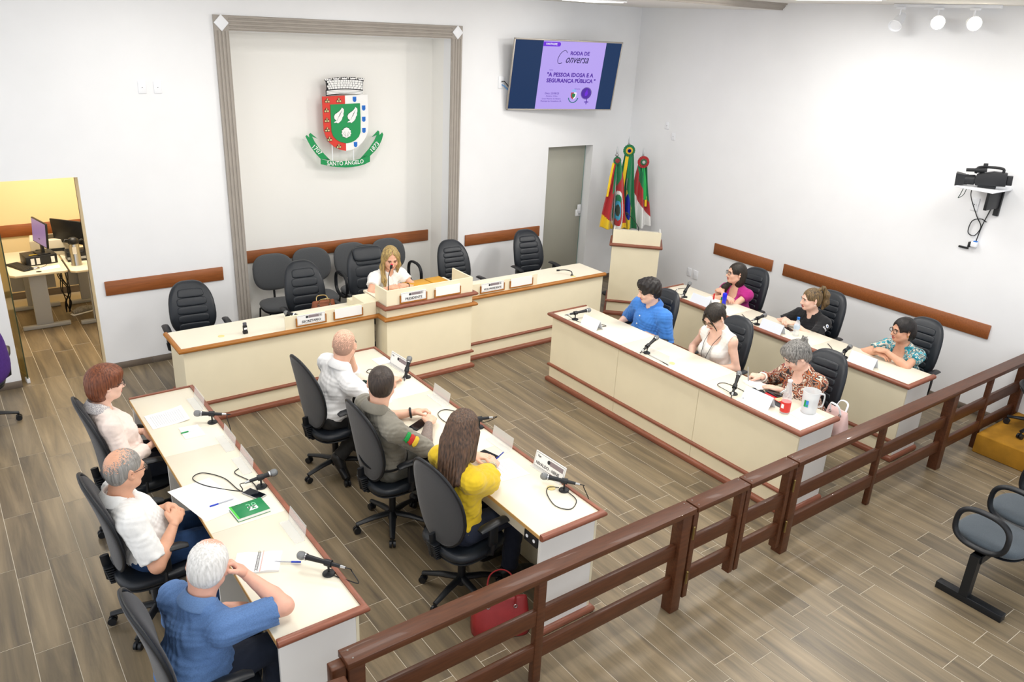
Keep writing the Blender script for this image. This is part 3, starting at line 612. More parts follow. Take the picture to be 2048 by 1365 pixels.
# ------------------------------------------------ president's bench
FY, FYB, F1, F2, ZF = -1.765, -1.228, 1.05, 6.357, .788
pb = thing('front_bench', 'long cream front bench with the raised middle and nameplates', 'desk')
n_ = .037; PX0, PX1, PY = 3.06, 4.225, -1.93
for x0, x1 in ((F1 + n_, 3.06), (4.225, F2 - n_)):
    G().box(x0, x1, FY + n_, FYB, ZF - .026, ZF).build('worktop', M_top, pb)
    G().box(x0 + .014, x1 - .014, FY + n_ + .012, FY + n_ + .03, .004, ZF - .027).build('front_panel', M_panel, pb)
    e = x0 + .014 if x0 < 2 else x1 - .032
    G().box(e, e + .018, FY + n_ + .0305, FYB - .03, .004, ZF - .027).build('end_panel', M_panel, pb)
pf = PY + n_
G().box(PX0 + n_ + .012, PX1 - n_ - .012, pf + .012, pf + .03, .004, 1.085).build('president_front', M_panel, pb)
for x in (PX0 + n_ + .0122, PX1 - n_ - .0302):
    G().box(x, x + .018, pf + .031, -1.62 if x < 3.5 else FYB - .25, .004, 1.085).build('president_side', M_panel, pb)
G().box(PX0 + n_ + .031, PX1 - n_ - .031, pf + .032, -1.30, .904, .930).build('president_worktop', M_top, pb)
G().box(2.94, PX0 + n_ + .011, -1.70, -1.42, ZF, .93).build('side_step', M_panel, pb)
G().box(2.94, PX0 + n_ + .011, -1.42, -1.28, ZF, .86).build('side_step', M_panel, pb)
# mouldings: oak nosing along the worktop, jumping forward round the president's block
path = [(F1 + n_, FYB), (F1 + n_, FY + n_), (PX0 + n_, FY + n_), (PX0 + n_, PY + n_), (PX1 - n_, PY + n_), (PX1 - n_, FY + n_), (F2 - n_, FY + n_)]
G().sweep(HR, [(x, y, ZF - .012) for x, y in path]).build('nosing', M_trim2, pb, smooth=45)
G().sweep(HR, [(PX0 + n_, -1.66, .90), (PX0 + n_, PY + n_, .90), (PX1 - n_, PY + n_, .90), (PX1 - n_, -1.66, .90)]).build('upper_nosing', M_trim, pb, smooth=45)
HR2 = [(0, -.017), (.014, -.017), (.024, -.01), (.027, 0), (.024, .01), (.014, .017), (0, .017)]
HR3 = [(0, -.028), (.03, -.028), (.036, -.01), (.034, .008), (.022, .02), (0, .024)]
def inset(path, d): return [(x + (d if x < 3 and i < 2 else (-d if i == 6 else 0)), y + (d if i else 0)) for i, (x, y) in enumerate(path)]
for nm, pr, zz in (('lower_moulding', HR2, .20), ('plinth_moulding', HR3, .0305)):
    pp = [(F1 + n_ + .02, FYB), (F1 + n_ + .02, FY + n_ + .012), (PX0 + n_ + .012, FY + n_ + .012), (PX0 + n_ + .012, PY + n_ + .012), (PX1 - n_ - .012, PY + n_ + .012), (PX1 - n_ - .012, FY + n_ + .012), (F2 - n_ - .02, FY + n_ + .012)]
    G().sweep(pr, [(x, y, zz) for x, y in pp]).build(nm, M_trim, pb, smooth=45)
# upstand boards that carry the nameplates
up1 = G().box(2.075, 3.06, FY + n_ - .004, FY + n_ + .014, ZF, .935).build('upstand', M_panel, pb)
up2 = G().box(4.24, 5.21, FY + n_ - .004, FY + n_ + .014, ZF, .935).build('upstand', M_panel, pb)
# nameplates in oak holders
M_navy = mat('plate_grey_band', '#8b7f84', .6); M_ink = mat('plate_ink', '#2a2a30', .6)
def nameplate(x0, x1, y, z0, txt, label, num=None):
    t = thing('nameplate', label, 'nameplate', ((x0 + x1) / 2, y, z0), group='nameplates on the front bench')
    w = x1 - x0; h = .115
    G().box(-w/2, w/2, -.014, -.001, 0, .014).build('holder_base', M_trim2, t)
    for s in (-1, 1): G().box(min(s*w/2, s*(w/2-.013)), max(s*w/2, s*(w/2-.013)), -.014, -.001, .014, .088).build('holder_side', M_trim2, t)
    c = G().box(-w/2 + .013, w/2 - .013, -.011, -.004, .0142, h).build('card', M_paper, t)
    if txt:
        M = Matrix.Translation((0, -.0125, .044))
        text_obj('lettering', txt, M_ink, M, c, width=w * .62 if len(txt) < 12 else w * .72, bold=.012, depth=.0006)
        G().box(-.03, w * .36, -.0118, -.0111, .077, .104).build('band', M_navy, c)
        G().cyl((-.045, -.0125, .090), (-.045, -.0111, .090), .013, n=14).build('seal', M_ink, c)
        if num: 
            G().box(w * .36 - .035, w * .36 - .002, -.0128, -.0119, .079, .102).build('number_field', M_paper, c)
            text_obj('lettering', num, M_ink, Matrix.Translation((w * .36 - .0185, -.0135, .0905)), c, width=.024, bold=.02, depth=.0004)
        G().tube([(-w/2+.02, -.0115, .022), (w/2-.02, -.0115, .022), (w/2-.02, -.0115, h-.006), (-w/2+.02, -.0115, h-.006)], .0009, 4, closed=True).build('border', M_ink, c)
nameplate(2.18, 2.50, FY + n_ - .005, .815, 'SECRETARIO', 'white nameplate reading SECRETARIO on the front bench', '03')
nameplate(2.58, 2.906, FY + n_ - .005, .815, None, 'blank white card right of the SECRETARIO nameplate')
nameplate(3.26, 3.587, pf + .011, .925, 'PRESIDENTE', 'white nameplate reading PRESIDENTE on the raised block', '01')
nameplate(3.68, 4.015, pf + .011, .925, None, 'blank white card right of the PRESIDENTE nameplate')
nameplate(4.378, 4.72, FY + n_ - .005, .815, 'VICE PRESIDENTE', 'white nameplate reading VICE PRESIDENTE on the front bench', '02')
nameplate(4.797, 5.138, FY + n_ - .005, .815, None, 'blank white card right of the VICE PRESIDENTE nameplate')

# ------------------------------------------------ lectern in the corner, turned to the room
lec = thing('lectern', 'cream lectern with brown mouldings in front of the flags', 'lectern', (7.04, -1.53, 0), -pi / 4)
w, d = .70, .46
G().box(-w/2 + .03, w/2 - .03, .03, .048, .004, 1.205).build('front_panel', M_panel, lec)
for s in (-1, 1): G().box(s*(w/2-.03) - (.018 if s > 0 else 0), s*(w/2-.03) + (0 if s > 0 else .018), .049, d, .004, 1.16).build('side_panel', M_side, lec)
G().box(-w/2 + .049, w/2 - .049, .049, d, 1.10, 1.12).build('desk_board', M_top, lec)
for nm, pr, zz, m in (('nosing', HR, 1.0, M_trim), ('lower_moulding', HR2, .20, M_trim), ('plinth_moulding', HR3, .0305, M_trim)):
    i = .03
    G().sweep(pr, [(-w/2 + i, d, zz), (-w/2 + i, i, zz), (w/2 - i, i, zz), (w/2 - i, d, zz)]).build(nm, m, lec, smooth=45)

# ------------------------------------------------ rail with the double gate
RY = -6.045; PWD = .088
rail_z = .826
def rail_post(t, x, nm='post', w=PWD, dpt=PWD, z0=0.0):
    return G().box(x - w/2, x + w/2, RY - dpt/2, RY + dpt/2, z0, rail_z - .042).build(nm, M_rail, t, bevel=.004)
def cap(t, x0, x1, wd=.118):
    return G().box(x0, x1, RY - wd/2, RY + wd/2, rail_z - .042, rail_z).build('cap_rail', M_rail, t, bevel=.005, smooth=35)
def bars(t, x0, x1, th=.034):
    for zc in (.50, .24):
        G().box(x0, x1, RY - th/2, RY + th/2, zc - .055, zc + .055).build('rail_bar', M_rail, t, bevel=.005)
def screws(t, x):
    for s in (-1, 1): G().cyl((x, RY + s*.03, rail_z), (x, RY + s*.03, rail_z + .001), .005, n=8).build('screw', M_screw, t)
rl = thing('wooden_rail', 'dark wooden railing section in the foreground left of the gate', 'railing')
rail_post(rl, .735); rail_post(rl, 3.09); rail_post(rl, 1.905, 'baluster', .06, .045)
cap(rl, .68, 3.152); bars(rl, .735, 3.09); screws(rl, 3.12); screws(rl, .72)
rr = thing('wooden_rail', 'dark wooden railing section from the gate to the right wall', 'railing')
for x in (4.31, 6.672, 8.185): rail_post(rr, x)
for x in (5.52, 7.43): rail_post(rr, x, 'baluster', .05, .045)
cap(rr, 4.262, 8.228); bars(rr, 4.31, 8.185); screws(rr, 4.29)
M_brass = mat('hinge_brass', '#8f7a4c', .35, metal=.9)
def gate(x0, x1, hinge, label):
    t = thing('gate_leaf', label, 'gate', group='leaves of the rail gate')
    for x in (x0 + .024, x1 - .024): G().box(x - .023, x + .023, RY - .032, RY + .032, .075, rail_z - .042).build('stile', M_rail, t, bevel=.004)
    G().box(x0, x1, RY - .058, RY + .058, rail_z - .042, rail_z).build('cap_rail', M_rail, t, bevel=.006, smooth=35)
    for zc in (.50, .24): G().box(x0 + .047, x1 - .047, RY - .018, RY + .018, zc - .055, zc + .055).build('rail_bar', M_rail, t, bevel=.005)
    for z in (.62, .26): 
        h = G().cyl((hinge, RY - .05, z - .045), (hinge, RY - .05, z + .045), .008, n=8).build('hinge', M_brass, t, smooth=40)
        G().ball((hinge, RY - .05, z + .05), .009).build('hinge_finial', M_brass, h, smooth=60)
    for x in (x0 + .03, x1 - .03):
        for s in (-1, 1): G().cyl((x, RY + s*.03, rail_z), (x, RY + s*.03, rail_z + .001), .005, n=8).build('screw', M_screw, t)
gate(3.166, 3.70, 3.160, 'left leaf of the closed wooden gate in the rail')
gate(3.712, 4.248, 4.255, 'right leaf of the closed wooden gate in the rail')
# the rail turns back towards the audience at the left end
rk = thing('wooden_rail', 'short end of wooden railing at the bottom edge, left of the foreground rail', 'railing')
M_ = xf((.60, RY - .02, 0), rz=-pi/2 - .12)
G().box(.06, 1.2, -.059, .059, rail_z - .062, rail_z - .02).build('cap_rail', M_rail, rk, bevel=.008, M=M_)
G().box(.07, .14, -.04, .04, 0, rail_z - .062).build('post', M_rail, rk, bevel=.004, M=M_)
for zc in (.48, .22): G().box(.14, 1.2, -.017, .017, zc - .055, zc + .055).build('rail_bar', M_rail, rk, bevel=.005, M=M_)
G().box(.61, .685, RY - .03, RY + .035, .66, .80).build('latch_block', M_rail, rl, bevel=.006)

# ------------------------------------------------ platform with yellow carpet at the right edge
M_carpet = mat('ochre_carpet', '#a9781c', .95, noise=.14, nscale=9, bump=.4, bscale=300)
tag(G().box(7.33, XR - .005, -7.9, -6.09, 0, .20).build('carpeted_platform', M_carpet, bevel=.01), 'low platform covered in ochre yellow carpet at the right edge', 'platform')

# ================================================================== CHAIRS
M_leather = mat('black_leather', '#1b2027', .38, bump=.12, bscale=220)
M_fabric = mat('charcoal_fabric', '#2b2b2e', .95, noise=.06, nscale=120, bump=.15, bscale=500, sheen=.3)
M_fabf = mat('black_fabric', '#1d1e24', .9, bump=.12, bscale=500, sheen=.2)
M_grey = mat('grey_fabric', '#4b4d50', .95, noise=.1, nscale=140, bump=.2, bscale=500, sheen=.2)
M_slate = mat('slate_fabric', '#4a535b', .95, noise=.1, nscale=140, bump=.2, bscale=500, sheen=.2)
M_bp = mat('chair_plastic', '#15181d', .42)

def outline(w0, w1, h, n=44, p=3.2, sag=0.0):
    """rounded tall outline: width w0 at the bottom, w1 at the top, in (y, z); superellipse-like"""
    pts = []
    for i in range(n):
        t = 2 * pi * i / n; c, s = cos(t), sin(t)
        a = math.copysign(abs(c) ** (2 / p), c); b = math.copysign(abs(s) ** (2 / p), s)
        z = (b + 1) / 2; w = w0 + (w1 - w0) * z + sag * sin(pi * z)
        pts.append((a * w / 2, b * h / 2))
    return pts
def cushion(out, th, bend=None, rings=7, dome=1.0, back=None, ribs=None):
    """pad with a given outline in the yz plane, thickness th along +x, optionally bent"""
    n = len(out); vs = []; fs = []
    prof = []
    for i in range(rings + 1):
        a = pi / 2 * i / rings
        prof.append((1 - .16 * (1 - sin(a)) * 0, 0))
    ins = [0.0, .02, .06, .14, .28, .46, .66, .86]; hts = [0.0, .38, .62, .80, .91, .97, .995, 1.0]
    def layer(sgn, tt):
        idx = []
        for q, (k, hh) in enumerate(zip(ins, hts)):
            if q == 0 and sgn < 0: idx.append(list(range(0, n))); continue
            st = len(vs)
            for (y, z) in out: vs.append((sgn * hh * tt, y * (1 - k), z * (1 - k)))
            idx.append(list(range(st, st + n)))
        st = len(vs); vs.append((sgn * tt, 0, 0))
        for r in range(len(idx) - 1):
            for j in range(n):
                f = (idx[r][j], idx[r][(j+1) % n], idx[r+1][(j+1) % n], idx[r+1][j]); fs.append(f if sgn > 0 else f[::-1])
        for j in range(n):
            f = (idx[-1][j], idx[-1][(j+1) % n], st); fs.append(f if sgn > 0 else f[::-1])
    layer(1, th / 2 * dome); layer(-1, th / 2 if back is None else back)
    if ribs: 
        vs2 = []
        for x, y, z in vs: vs2.append((x + ribs(y, z) if x > th * .2 else x, y, z))
        vs = vs2
    if bend: vs = [bend(*v) for v in vs]
    return vs, fs
def star_base(t, m=None, r=.29, zc=.09, rot=0.0):
    m = m or M_bp
    b = thing0 = None
    for i in range(5):
        a = rot + 2 * pi * i / 5; c, s = cos(a), sin(a)
        g = G(); g.tube([(0, 0, zc + .03), (c * r * .5, s * r * .5, zc + .018), (c * r, s * r, zc - .012)], [.030, .026, .019], 8, flat=.7, up=(0, 0, 1))
        leg = g.build('base_leg', m, t, smooth=60)
        g = G(); p = Vector((c * (r - .005), s * (r - .005), 0)); tv_ = Vector((-s, c, 0))
        for k in (-1, 1): g.cyl(p + tv_ * (.006 * k) + Vector((0, 0, .028)), p + tv_ * (.024 * k) + Vector((0, 0, .028)), .027, n=14)
        g.cyl(p + Vector((0, 0, .03)), p + Vector((0, 0, .085)), .009, n=8)
        g.build('castor', m, leg, smooth=50)
    G().cyl((0, 0, .07), (0, 0, .13), .036, .032, n=14).build('hub', m, t, smooth=50)
def arm_T(t, y, x0, x1, z, m=None, zl=.42):
    m = m or M_bp
    g = G(); g.tube([(x0, y, z - .01), (x0 + .03, y, z), ((x0 + x1) / 2, y, z + .006), (x1 - .04, y, z), (x1, y, z - .012)], [.026, .036, .038, .036, .024], 10, flat=.45, up=(0, 0, 1))
    a = g.build('armrest', m, t, smooth=60)
    s = 1 if y > 0 else -1; xm = (x0 + x1) / 2 - .01
    g = G(); g.box(xm - .035, xm + .035, y - .014 - s * .004, y + .014 - s * .004, z - .16, z - .012); g.build('arm_sleeve', m, a, bevel=.006)
    g = G(); g.tube([(xm, y - s * .004, z - .15), (xm, y - s * .01, zl - .03), (xm, y - s * .09, zl - .075), (xm, y - s * .2, zl - .078)], .022, 8, flat=.5, up=(1, 0, 0)); g.build('arm_bracket', m, a, smooth=60)

SEATZ = .49
def task_chair(label, loc, yaw, group='black task chairs at the two left desks', fab=None, arms=True, tilt=.12, cham=0.0):
    t = thing('task_chair', label, 'chair', (loc[0], loc[1], 0), yaw, group); fab = fab or M_fabric
    star_base(t, rot=.35 + cham)
    G().cyl((0, 0, .12), (0, 0, .40), .027, n=12).build('gas_column', M_bp, t, smooth=50)
    G().box(-.12, .10, -.09, .09, .375, .41).build('mechanism', M_bp, t, bevel=.01)
    vs, fs = cushion(outline(.50, .48, .49, p=3.4), .085); R_ = Matrix.Rotation(pi / 2, 4, 'Y')
    G().add([(z * 1.0 + .01, y, x) for x, y, z in vs], [f[::-1] for f in fs], Matrix.Translation((0, 0, SEATZ - .035))).build('seat', M_leather, t, smooth=60)
    g = G(); vs, fs = cushion(outline(.47, .45, .46, p=3.4), .03); g.add([(z + .01, y, x) for x, y, z in vs], [f[::-1] for f in fs], Matrix.Translation((0, 0, SEATZ - .077))); g.build('seat_pan', M_bp, t, smooth=60)
    H = .655
    def bend(x, y, z):
        zz = z / H + .5
        return (x - .13 * ((zz - .35) ** 2) + y * y * .42, y, z)
    M = Matrix.Translation((-.225, 0, SEATZ + .015 + H / 2)) @ Matrix.Rotation(-tilt, 4, 'Y')
    vs, fs = cushion(outline(.42, .37, H, p=2.7, sag=.10), .075, bend, back=.001); G().add([(x, y * .96, z * .965) for x, y, z in vs], fs, M).build('backrest', M_fabf, t, smooth=60)
    vs, fs = cushion(outline(.42, .37, H, p=2.7, sag=.10), .05, bend, dome=.001); bs = G().add([(x - .001, y, z) for x, y, z in vs], fs, M).build('back_cover', fab, t, smooth=60)
    rim = [(M @ Vector(bend(0, y, z))) for y, z in outline(.42, .37, H, p=2.7, sag=.10)]
    G().tube(rim, .011, 8, closed=True).build('back_rim', M_bp, bs, smooth=60)
    g = G()
    for k in range(7): g.box(-.255 - .004 * k, -.20 - .004 * k, -.042, .042, .405 + k * .018, .417 + k * .018)
    g.build('bellows', M_bp, t, bevel=.004)
    g = G(); g.tube([(-.05, 0, .395), (-.2, 0, .39), (-.245, 0, .43), (-.262, 0, .60)], .026, 8, flat=.5, up=(0, 1, 0)); g.build('back_bracket', M_bp, t, smooth=60)
    if arms:
        for s in (-1, 1): arm_T(t, s * .285, -.10, .16, .70, zl=.50)
    return t

def leather_chair(label, loc, yaw, group, nrib=6, tilt=.16, wide=False, arms=True, zs=0.0, lift=0.0):
    """executive chair: tall back with horizontal stitched ribs"""
    t = thing('leather_chair', label, 'chair', (loc[0], loc[1], 0), yaw, group)
    star_base(t, rot=.2); sz = SEATZ + lift
    G().cyl((0, 0, .12), (0, 0, .41 + lift), .027, n=12).build('gas_column', M_bp, t, smooth=50)
    G().box(-.12, .10, -.09, .09, .38 + lift, .41 + lift).build('mechanism', M_bp, t, bevel=.01)
    vs, fs = cushion(outline(.52, .50, .50, p=3.4), .11)
    G().add([(z + .01, y, x) for x, y, z in vs], [f[::-1] for f in fs], Matrix.Translation((0, 0, sz - .045))).build('seat', M_leather, t, smooth=60)
    H = .62 + zs
    def bend(x, y, z):
        zz = z / H + .5
        return (x - .20 * ((zz - .32) ** 2) + y * y * .55, y, z)
    M = Matrix.Translation((-.23, 0, sz + .02 + H / 2)) @ Matrix.Rotation(-tilt, 4, 'Y')
    w0, w1, sg = (.46, .40, .03) if not wide else (.56, .50, .03)
    vs, fs = cushion(outline(w0, w1, H, p=2.9, sag=sg), .10, bend, back=.035); bk = G().add(vs, fs, M).build('backrest', M_leather, t, smooth=70)
    # stitched inner panel: a stack of padded ribs
    z0, z1 = -H * .40, H * .36; hh = (z1 - z0) / nrib
    for k in range(nrib):
        zc = z0 + (k + .5) * hh; f = (zc / H + .5); ww = (w0 + (w1 - w0) * f + sg * sin(pi * f)) * .66
        if k == nrib - 1: ww *= .94
        vs, fs = cushion(outline(ww, ww * (.9 if k == nrib - 1 else .985), hh * 1.02, n=28, p=4.5), .036, lambda x, y, z, zc=zc: bend(x + .043, y, z + zc))
        G().add(vs, fs, M).build('back_rib', M_leather, bk, smooth=70)
    if wide:
        vs, fs = cushion(outline(.36, .36, .17, n=28, p=4), .07, lambda x, y, z: bend(x + .05, y, z + H * .36)); G().add(vs, fs, M).build('headrest', M_leather, bk, smooth=70)
    g = G(); g.tube([(-.05, 0, .395 + lift), (-.2, 0, .39 + lift), (-.25, 0, .45 + lift), (-.275, 0, .60 + lift)], .03, 8, flat=.5, up=(0, 1, 0)); g.build('back_bracket', M_bp, t, smooth=60)
    if arms:
        for s in (-1, 1): arm_T(t, s * .295, -.12, .16, .69 + lift, zl=.50 + lift)
    return t

def loop_arm(t, y, cx=.0, cz=.56, a=.17, b=.145, m=None, lean=.12, r=.017):
    g = G(); pts = []
    for i in range(36):
        q = 2 * pi * i / 36; c, s = cos(q), sin(q)
        pts.append((cx + a * math.copysign(abs(c) ** .75, c) - lean * (s * b) * .4, y, cz + b * math.copysign(abs(s) ** .75, s)))
    g.tube(pts, r, 8, closed=True, flat=1.35, up=(0, 1, 0)); return g.build('loop_armrest', m or M_bp, t, smooth=60)
def visitor_chair(label, loc, yaw, group, arms=(True, True), fab=None, legs=True):
    fab = fab or M_grey
    t = thing('visitor_chair', label, 'chair', (loc[0], loc[1], 0), yaw, group)
    vs, fs = cushion(outline(.48, .44, .46, p=3.0), .075)
    G().add([(z + .02, y, x) for x, y, z in vs], [f[::-1] for f in fs], Matrix.Translation((0, 0, .445))).build('seat', fab, t, smooth=60)
    vs, fs = cushion(outline(.46, .43, .012 + .45, p=3.0), .02); G().add([(z * .98 + .02, y * 1.01, x) for x, y, z in vs], [f[::-1] for f in fs], Matrix.Translation((0, 0, .405))).build('seat_pan', M_bp, t, smooth=60)
    H = .44
    def bend(x, y, z): return (x + y * y * .5 - .1 * (z / H) ** 2, y, z)
    M = Matrix.Translation((-.235, 0, .78)) @ Matrix.Rotation(-.2, 4, 'Y')
    vs, fs = cushion(outline(.45, .46, H, p=3.0, sag=.04), .07, bend, back=.002); b = G().add(vs, fs, M).build('backrest', fab, t, smooth=60)
    vs, fs = cushion(outline(.45, .46, H, p=3.0, sag=.04), .04, lambda x, y, z: bend(x - .004, y * 1.01, z * 1.01), dome=.05); G().add(vs, fs, M).build('back_shell', M_bp, t, smooth=60)
    g = G(); g.tube([(-.08, 0, .395), (-.2, 0, .385), (-.245, 0, .43), (-.27, 0, .64), (-.275, 0, .75)], .034, 8, flat=.35, up=(0, 1, 0)); g.build('back_bracket', M_bp, t, smooth=60)
    for s, on in zip((-1, 1), arms):
        if on: loop_arm(t, s * .265, .03, .56, .17, .15)
    if legs:
        for sx in (-1, 1):
            for sy in (-1, 1):
                G().tube([(sx * .12, sy * .14, .39), (sx * .19 + .02, sy * .2, .36), (sx * .22 + .02, sy * .22, 0.0)], .011, 8).build('leg', M_dark, t, smooth=60)
    return t

# chairs at the two left desks (they face +x)
CH_A = [((.34, -3.17), 'task chair of the red-haired woman'), ((.195, -4.27), 'task chair of the grey-haired man in the white shirt'), ((.17, -5.48), 'task chair of the white-haired man in blue, nearest the camera')]
CH_B = [((1.92, -3.18), 'task chair of the bald man'), ((1.95, -4.16), 'task chair of the uniformed man in grey'), ((1.98, -5.11), 'task chair of the woman in yellow')]
for (l, lb), cm in zip(CH_A, (.2, -.1, .3)): task_chair('black ' + lb, l, .0, cham=cm)
for (l, lb), cm, yw in zip(CH_B, (.45, .1, .5), (.05, .0, .12)): task_chair('black ' + lb, l, yw, cham=cm)
# leather chairs at the right desks (they face -x)
CH_R1 = [((5.44, -3.34), 'black leather chair of the man in the blue shirt'), ((5.43, -4.32), 'black leather chair of the woman with the lanyard'), ((5.45, -5.33), 'black leather chair of the woman in the patterned blouse')]
CH_R2 = [((7.07, -3.27), 'black leather chair of the woman in magenta'), ((7.09, -4.28), 'black leather chair of the ponytailed woman'), ((7.16, -5.32), 'black leather chair of the woman in teal')]
for l, lb in CH_R1 + CH_R2: leather_chair(lb, l, pi + .05, 'black leather chairs at the two right desks', nrib=7)
# leather chairs behind the front bench (they face -y)
leather_chair('empty black leather chair at the left end of the front bench', (1.46, -.88), -pi/2 - .10, 'black leather chairs behind the front bench', nrib=5, zs=-.05)
leather_chair('empty black leather chair with a brown handbag behind SECRETARIO', (2.68, -.92), -pi/2 - .08, 'black leather chairs behind the front bench', nrib=5, zs=.02)
leather_chair('wide black leather chair of the presiding woman', (3.46, -.98), -pi/2 - .05, 'black leather chairs behind the front bench', nrib=4, wide=True, zs=.07, lift=.05)
leather_chair('empty black leather chair with narrow ribs behind VICE PRESIDENTE', (4.66, -.92), -pi/2 - .06, 'black leather chairs behind the front bench', nrib=8, zs=.03)
leather_chair('empty black leather chair before the frosted glass door', (5.92, -.80), -pi/2 - .12, 'black leather chairs behind the front bench', nrib=6, zs=.0)
# grey visitor chairs in the niche
visitor_chair('grey fabric visitor chair at the left end of the niche', (2.66, .0), -pi/2 - .1, 'grey visitor chairs in the niche', (False, False))
visitor_chair('grey fabric visitor chair second from the left in the niche', (3.18, .06), -pi/2 - .05, 'grey visitor chairs in the niche', (False, False))
visitor_chair('grey fabric visitor chair left of the presiding woman', (3.74, .06), -pi/2, 'grey visitor chairs in the niche', (True, False))
visitor_chair('grey fabric visitor chair right of the presiding woman', (4.26, .05), -pi/2, 'grey visitor chairs in the niche', (False, True))
# audience seats on a beam at the right edge (they face the bench: +y, seen from behind-left)
beam = thing('beam_seating', 'row of slate-grey audience seats on a black beam', 'seating', group=None)
def beam_seat(parent, x, y, yaw):
    M0 = Matrix.Translation((x, y, 0)) @ Matrix.Rotation(yaw, 4, 'Z')
    vs, fs = cushion(outline(.48, .44, .48, p=3.0), .075)
    s = G().add([(z + .02, yy, xx) for xx, yy, z in vs], [f[::-1] for f in fs], M0 @ Matrix.Translation((0, 0, .44))).build('seat', M_slate, parent, smooth=60)
    vs, fs = cushion(outline(.46, .43, .46, p=3.0), .02); G().add([(z + .02, yy, xx) for xx, yy, z in vs], [f[::-1] for f in fs], M0 @ Matrix.Translation((0, 0, .40))).build('seat_pan', M_bp, s, smooth=60)
    H = .44
    def bend(xx, yy, z): return (xx + yy * yy * .5 - .1 * (z / H) ** 2, yy, z)
    M = M0 @ Matrix.Translation((-.25, 0, .80)) @ Matrix.Rotation(-.25, 4, 'Y')
    vs, fs = cushion(outline(.40, .42, H, p=3.0, sag=.04), .07, bend, back=.03); G().add(vs, fs, M).build('backrest', M_slate, parent, smooth=60)
    g = G(); g.tube([(-.08, 0, .395), (-.22, 0, .385), (-.265, 0, .43), (-.29, 0, .74)], .034, 8, flat=.35, up=(0, 1, 0), M=M0); g.build('back_bracket', M_bp, parent, smooth=60)
    g = G(); pts = []
    for i in range(36):
        q = 2 * pi * i / 36; c, s_ = cos(q), sin(q)
        pts.append((.03 + .175 * math.copysign(abs(c) ** .75, c), .265, .57 + .14 * math.copysign(abs(s_) ** .75, s_)))
    g.tube(pts, .019, 8, closed=True, flat=1.35, up=(0, 1, 0), M=M0); g.build('loop_armrest', M_bp, parent, smooth=60)
BS = [(5.10, -7.16), (5.63, -7.16), (6.16, -7.16)]
for x, y in BS: beam_seat(beam, x + .14, y, pi / 2)
G().box(4.97, 7.3, -7.19, -7.12, .33, .39).build('beam', M_dark, beam)
for x in (4.965, 7.0):
    G().box(x - .035, x + .035, -7.18, -7.12, .05, .39).build('upright', M_dark, beam)
    G().box(x - .035, x + .035, -7.42, -6.96, .0, .055).build('foot', M_dark, beam, bevel=.003)
# chair on the platform, cut by the right edge
task_chair('black office chair on the ochre platform, cut by the right edge', (7.86, -6.43), 2.2, 'chairs at the picture edges', fab=M_fabf, cham=.4).location.z = .20
# chair cut by the left edge with a purple cover
M_purple = mat('purple_fabric', '#4b2a78', .9, noise=.1, nscale=60)
task_chair('black office chair at the left edge with a purple jacket over it', (-.50, -.76), 1.5, 'chairs at the picture edges', cham=.58)
def jk(x, y, z): return (x + y * y * .42 - .02 * sin(y * 22 + z * 5), y, z)
vs, fs = cushion(outline(.60, .50, .62, p=3.2), .10, jk, back=.07)
tag(G().add(vs, fs, Matrix.Translation((-.485, -1.02, .80)) @ Matrix.Rotation(1.5, 4, 'Z')).build('draped_jacket', M_purple, smooth=60), 'purple jacket hanging over the chair at the left edge', 'jacket')

# ================================================================== ITEMS
ZT = .8005
M_mesh = mat('mic_grille', '#8e9193', .35, metal=.8, bump=.6, bscale=400)
def cable_pts(pts, n=6):
    P = [Vector(p) for p in pts]; out = []
    for i in range(len(P) - 1):
        p0, p1, p2, p3 = P[max(i-1, 0)], P[i], P[i+1], P[min(i+2, len(P)-1)]
        for k in range(n):
            t = k / n; out.append(.5 * ((2*p1) + (p2-p0)*t + (2*p0-5*p1+4*p2-p3)*t*t + (3*p1-p0-3*p2+p3)*t**3))
    out.append(P[-1]); return out
def mic(base, head, label, cable=None, zt=ZT):
    t = thing('microphone', label, 'microphone', (base[0], base[1], zt), group='table microphones')
    o = Vector((base[0], base[1], zt)); h = Vector(head) - o
    G().lathe([(0, 0), (.034, 0), (.036, .004), (.033, .010), (.012, .015), (.010, .018), (0, .018)], 20).build('base', M_black, t, smooth=40)
    pv = Vector((0, 0, .075)); G().cyl((0, 0, .015), (0, 0, .07), .006, n=10).build('stem', M_black, t, smooth=50)
    d = (h - pv).normalized(); tail = pv - d * .075; hd = pv + d * max((h - pv).length, .09)
    G().cyl(pv - d * .02, pv + d * .02, .021, .0195, n=14).build('clip', M_black, t, smooth=50)
    L_ = (hd - tail).length
    b = G().tube([tail, tail + d * L_ * .45, tail + d * (L_ - .045), tail + d * (L_ - .03)], [.0105, .0135, .0165, .019], 14).build('handle', M_black, t, smooth=50)
    G().cyl(tail + d * (L_ - .036), tail + d * (L_ - .028), .0215, n=16).build('collar_ring', M_steel, b, smooth=50)
    g = G(); q = d.to_track_quat('Z', 'Y').to_matrix().to_4x4(); g.lathe([(.018, -.028), (.0245, -.012), (.0255, .0), (.022, .014), (.012, .022), (0, .024)], 16, M=Matrix.Translation(hd) @ q); g.build('grille', M_mesh, b, smooth=70)
    G().cyl(tail, tail - d * .03, .0095, .008, n=10).build('plug', M_steel, t, smooth=50)
    if cable:
        e = tail - d * .03; pts = [e, e - d * .03] + [Vector((x, y, z)) - o for x, y, z in cable]
        G().tube(cable_pts(pts), .0032, 6).build('cable', M_black, t, smooth=60)
    return t
c = ZT + .005
mic((.894, -3.293), (.80, -3.25, .885), 'microphone at the left desk, before the red-haired woman', [(.985, -3.36, .86), (.99, -3.40, .78), (.985, -3.44, .70)])
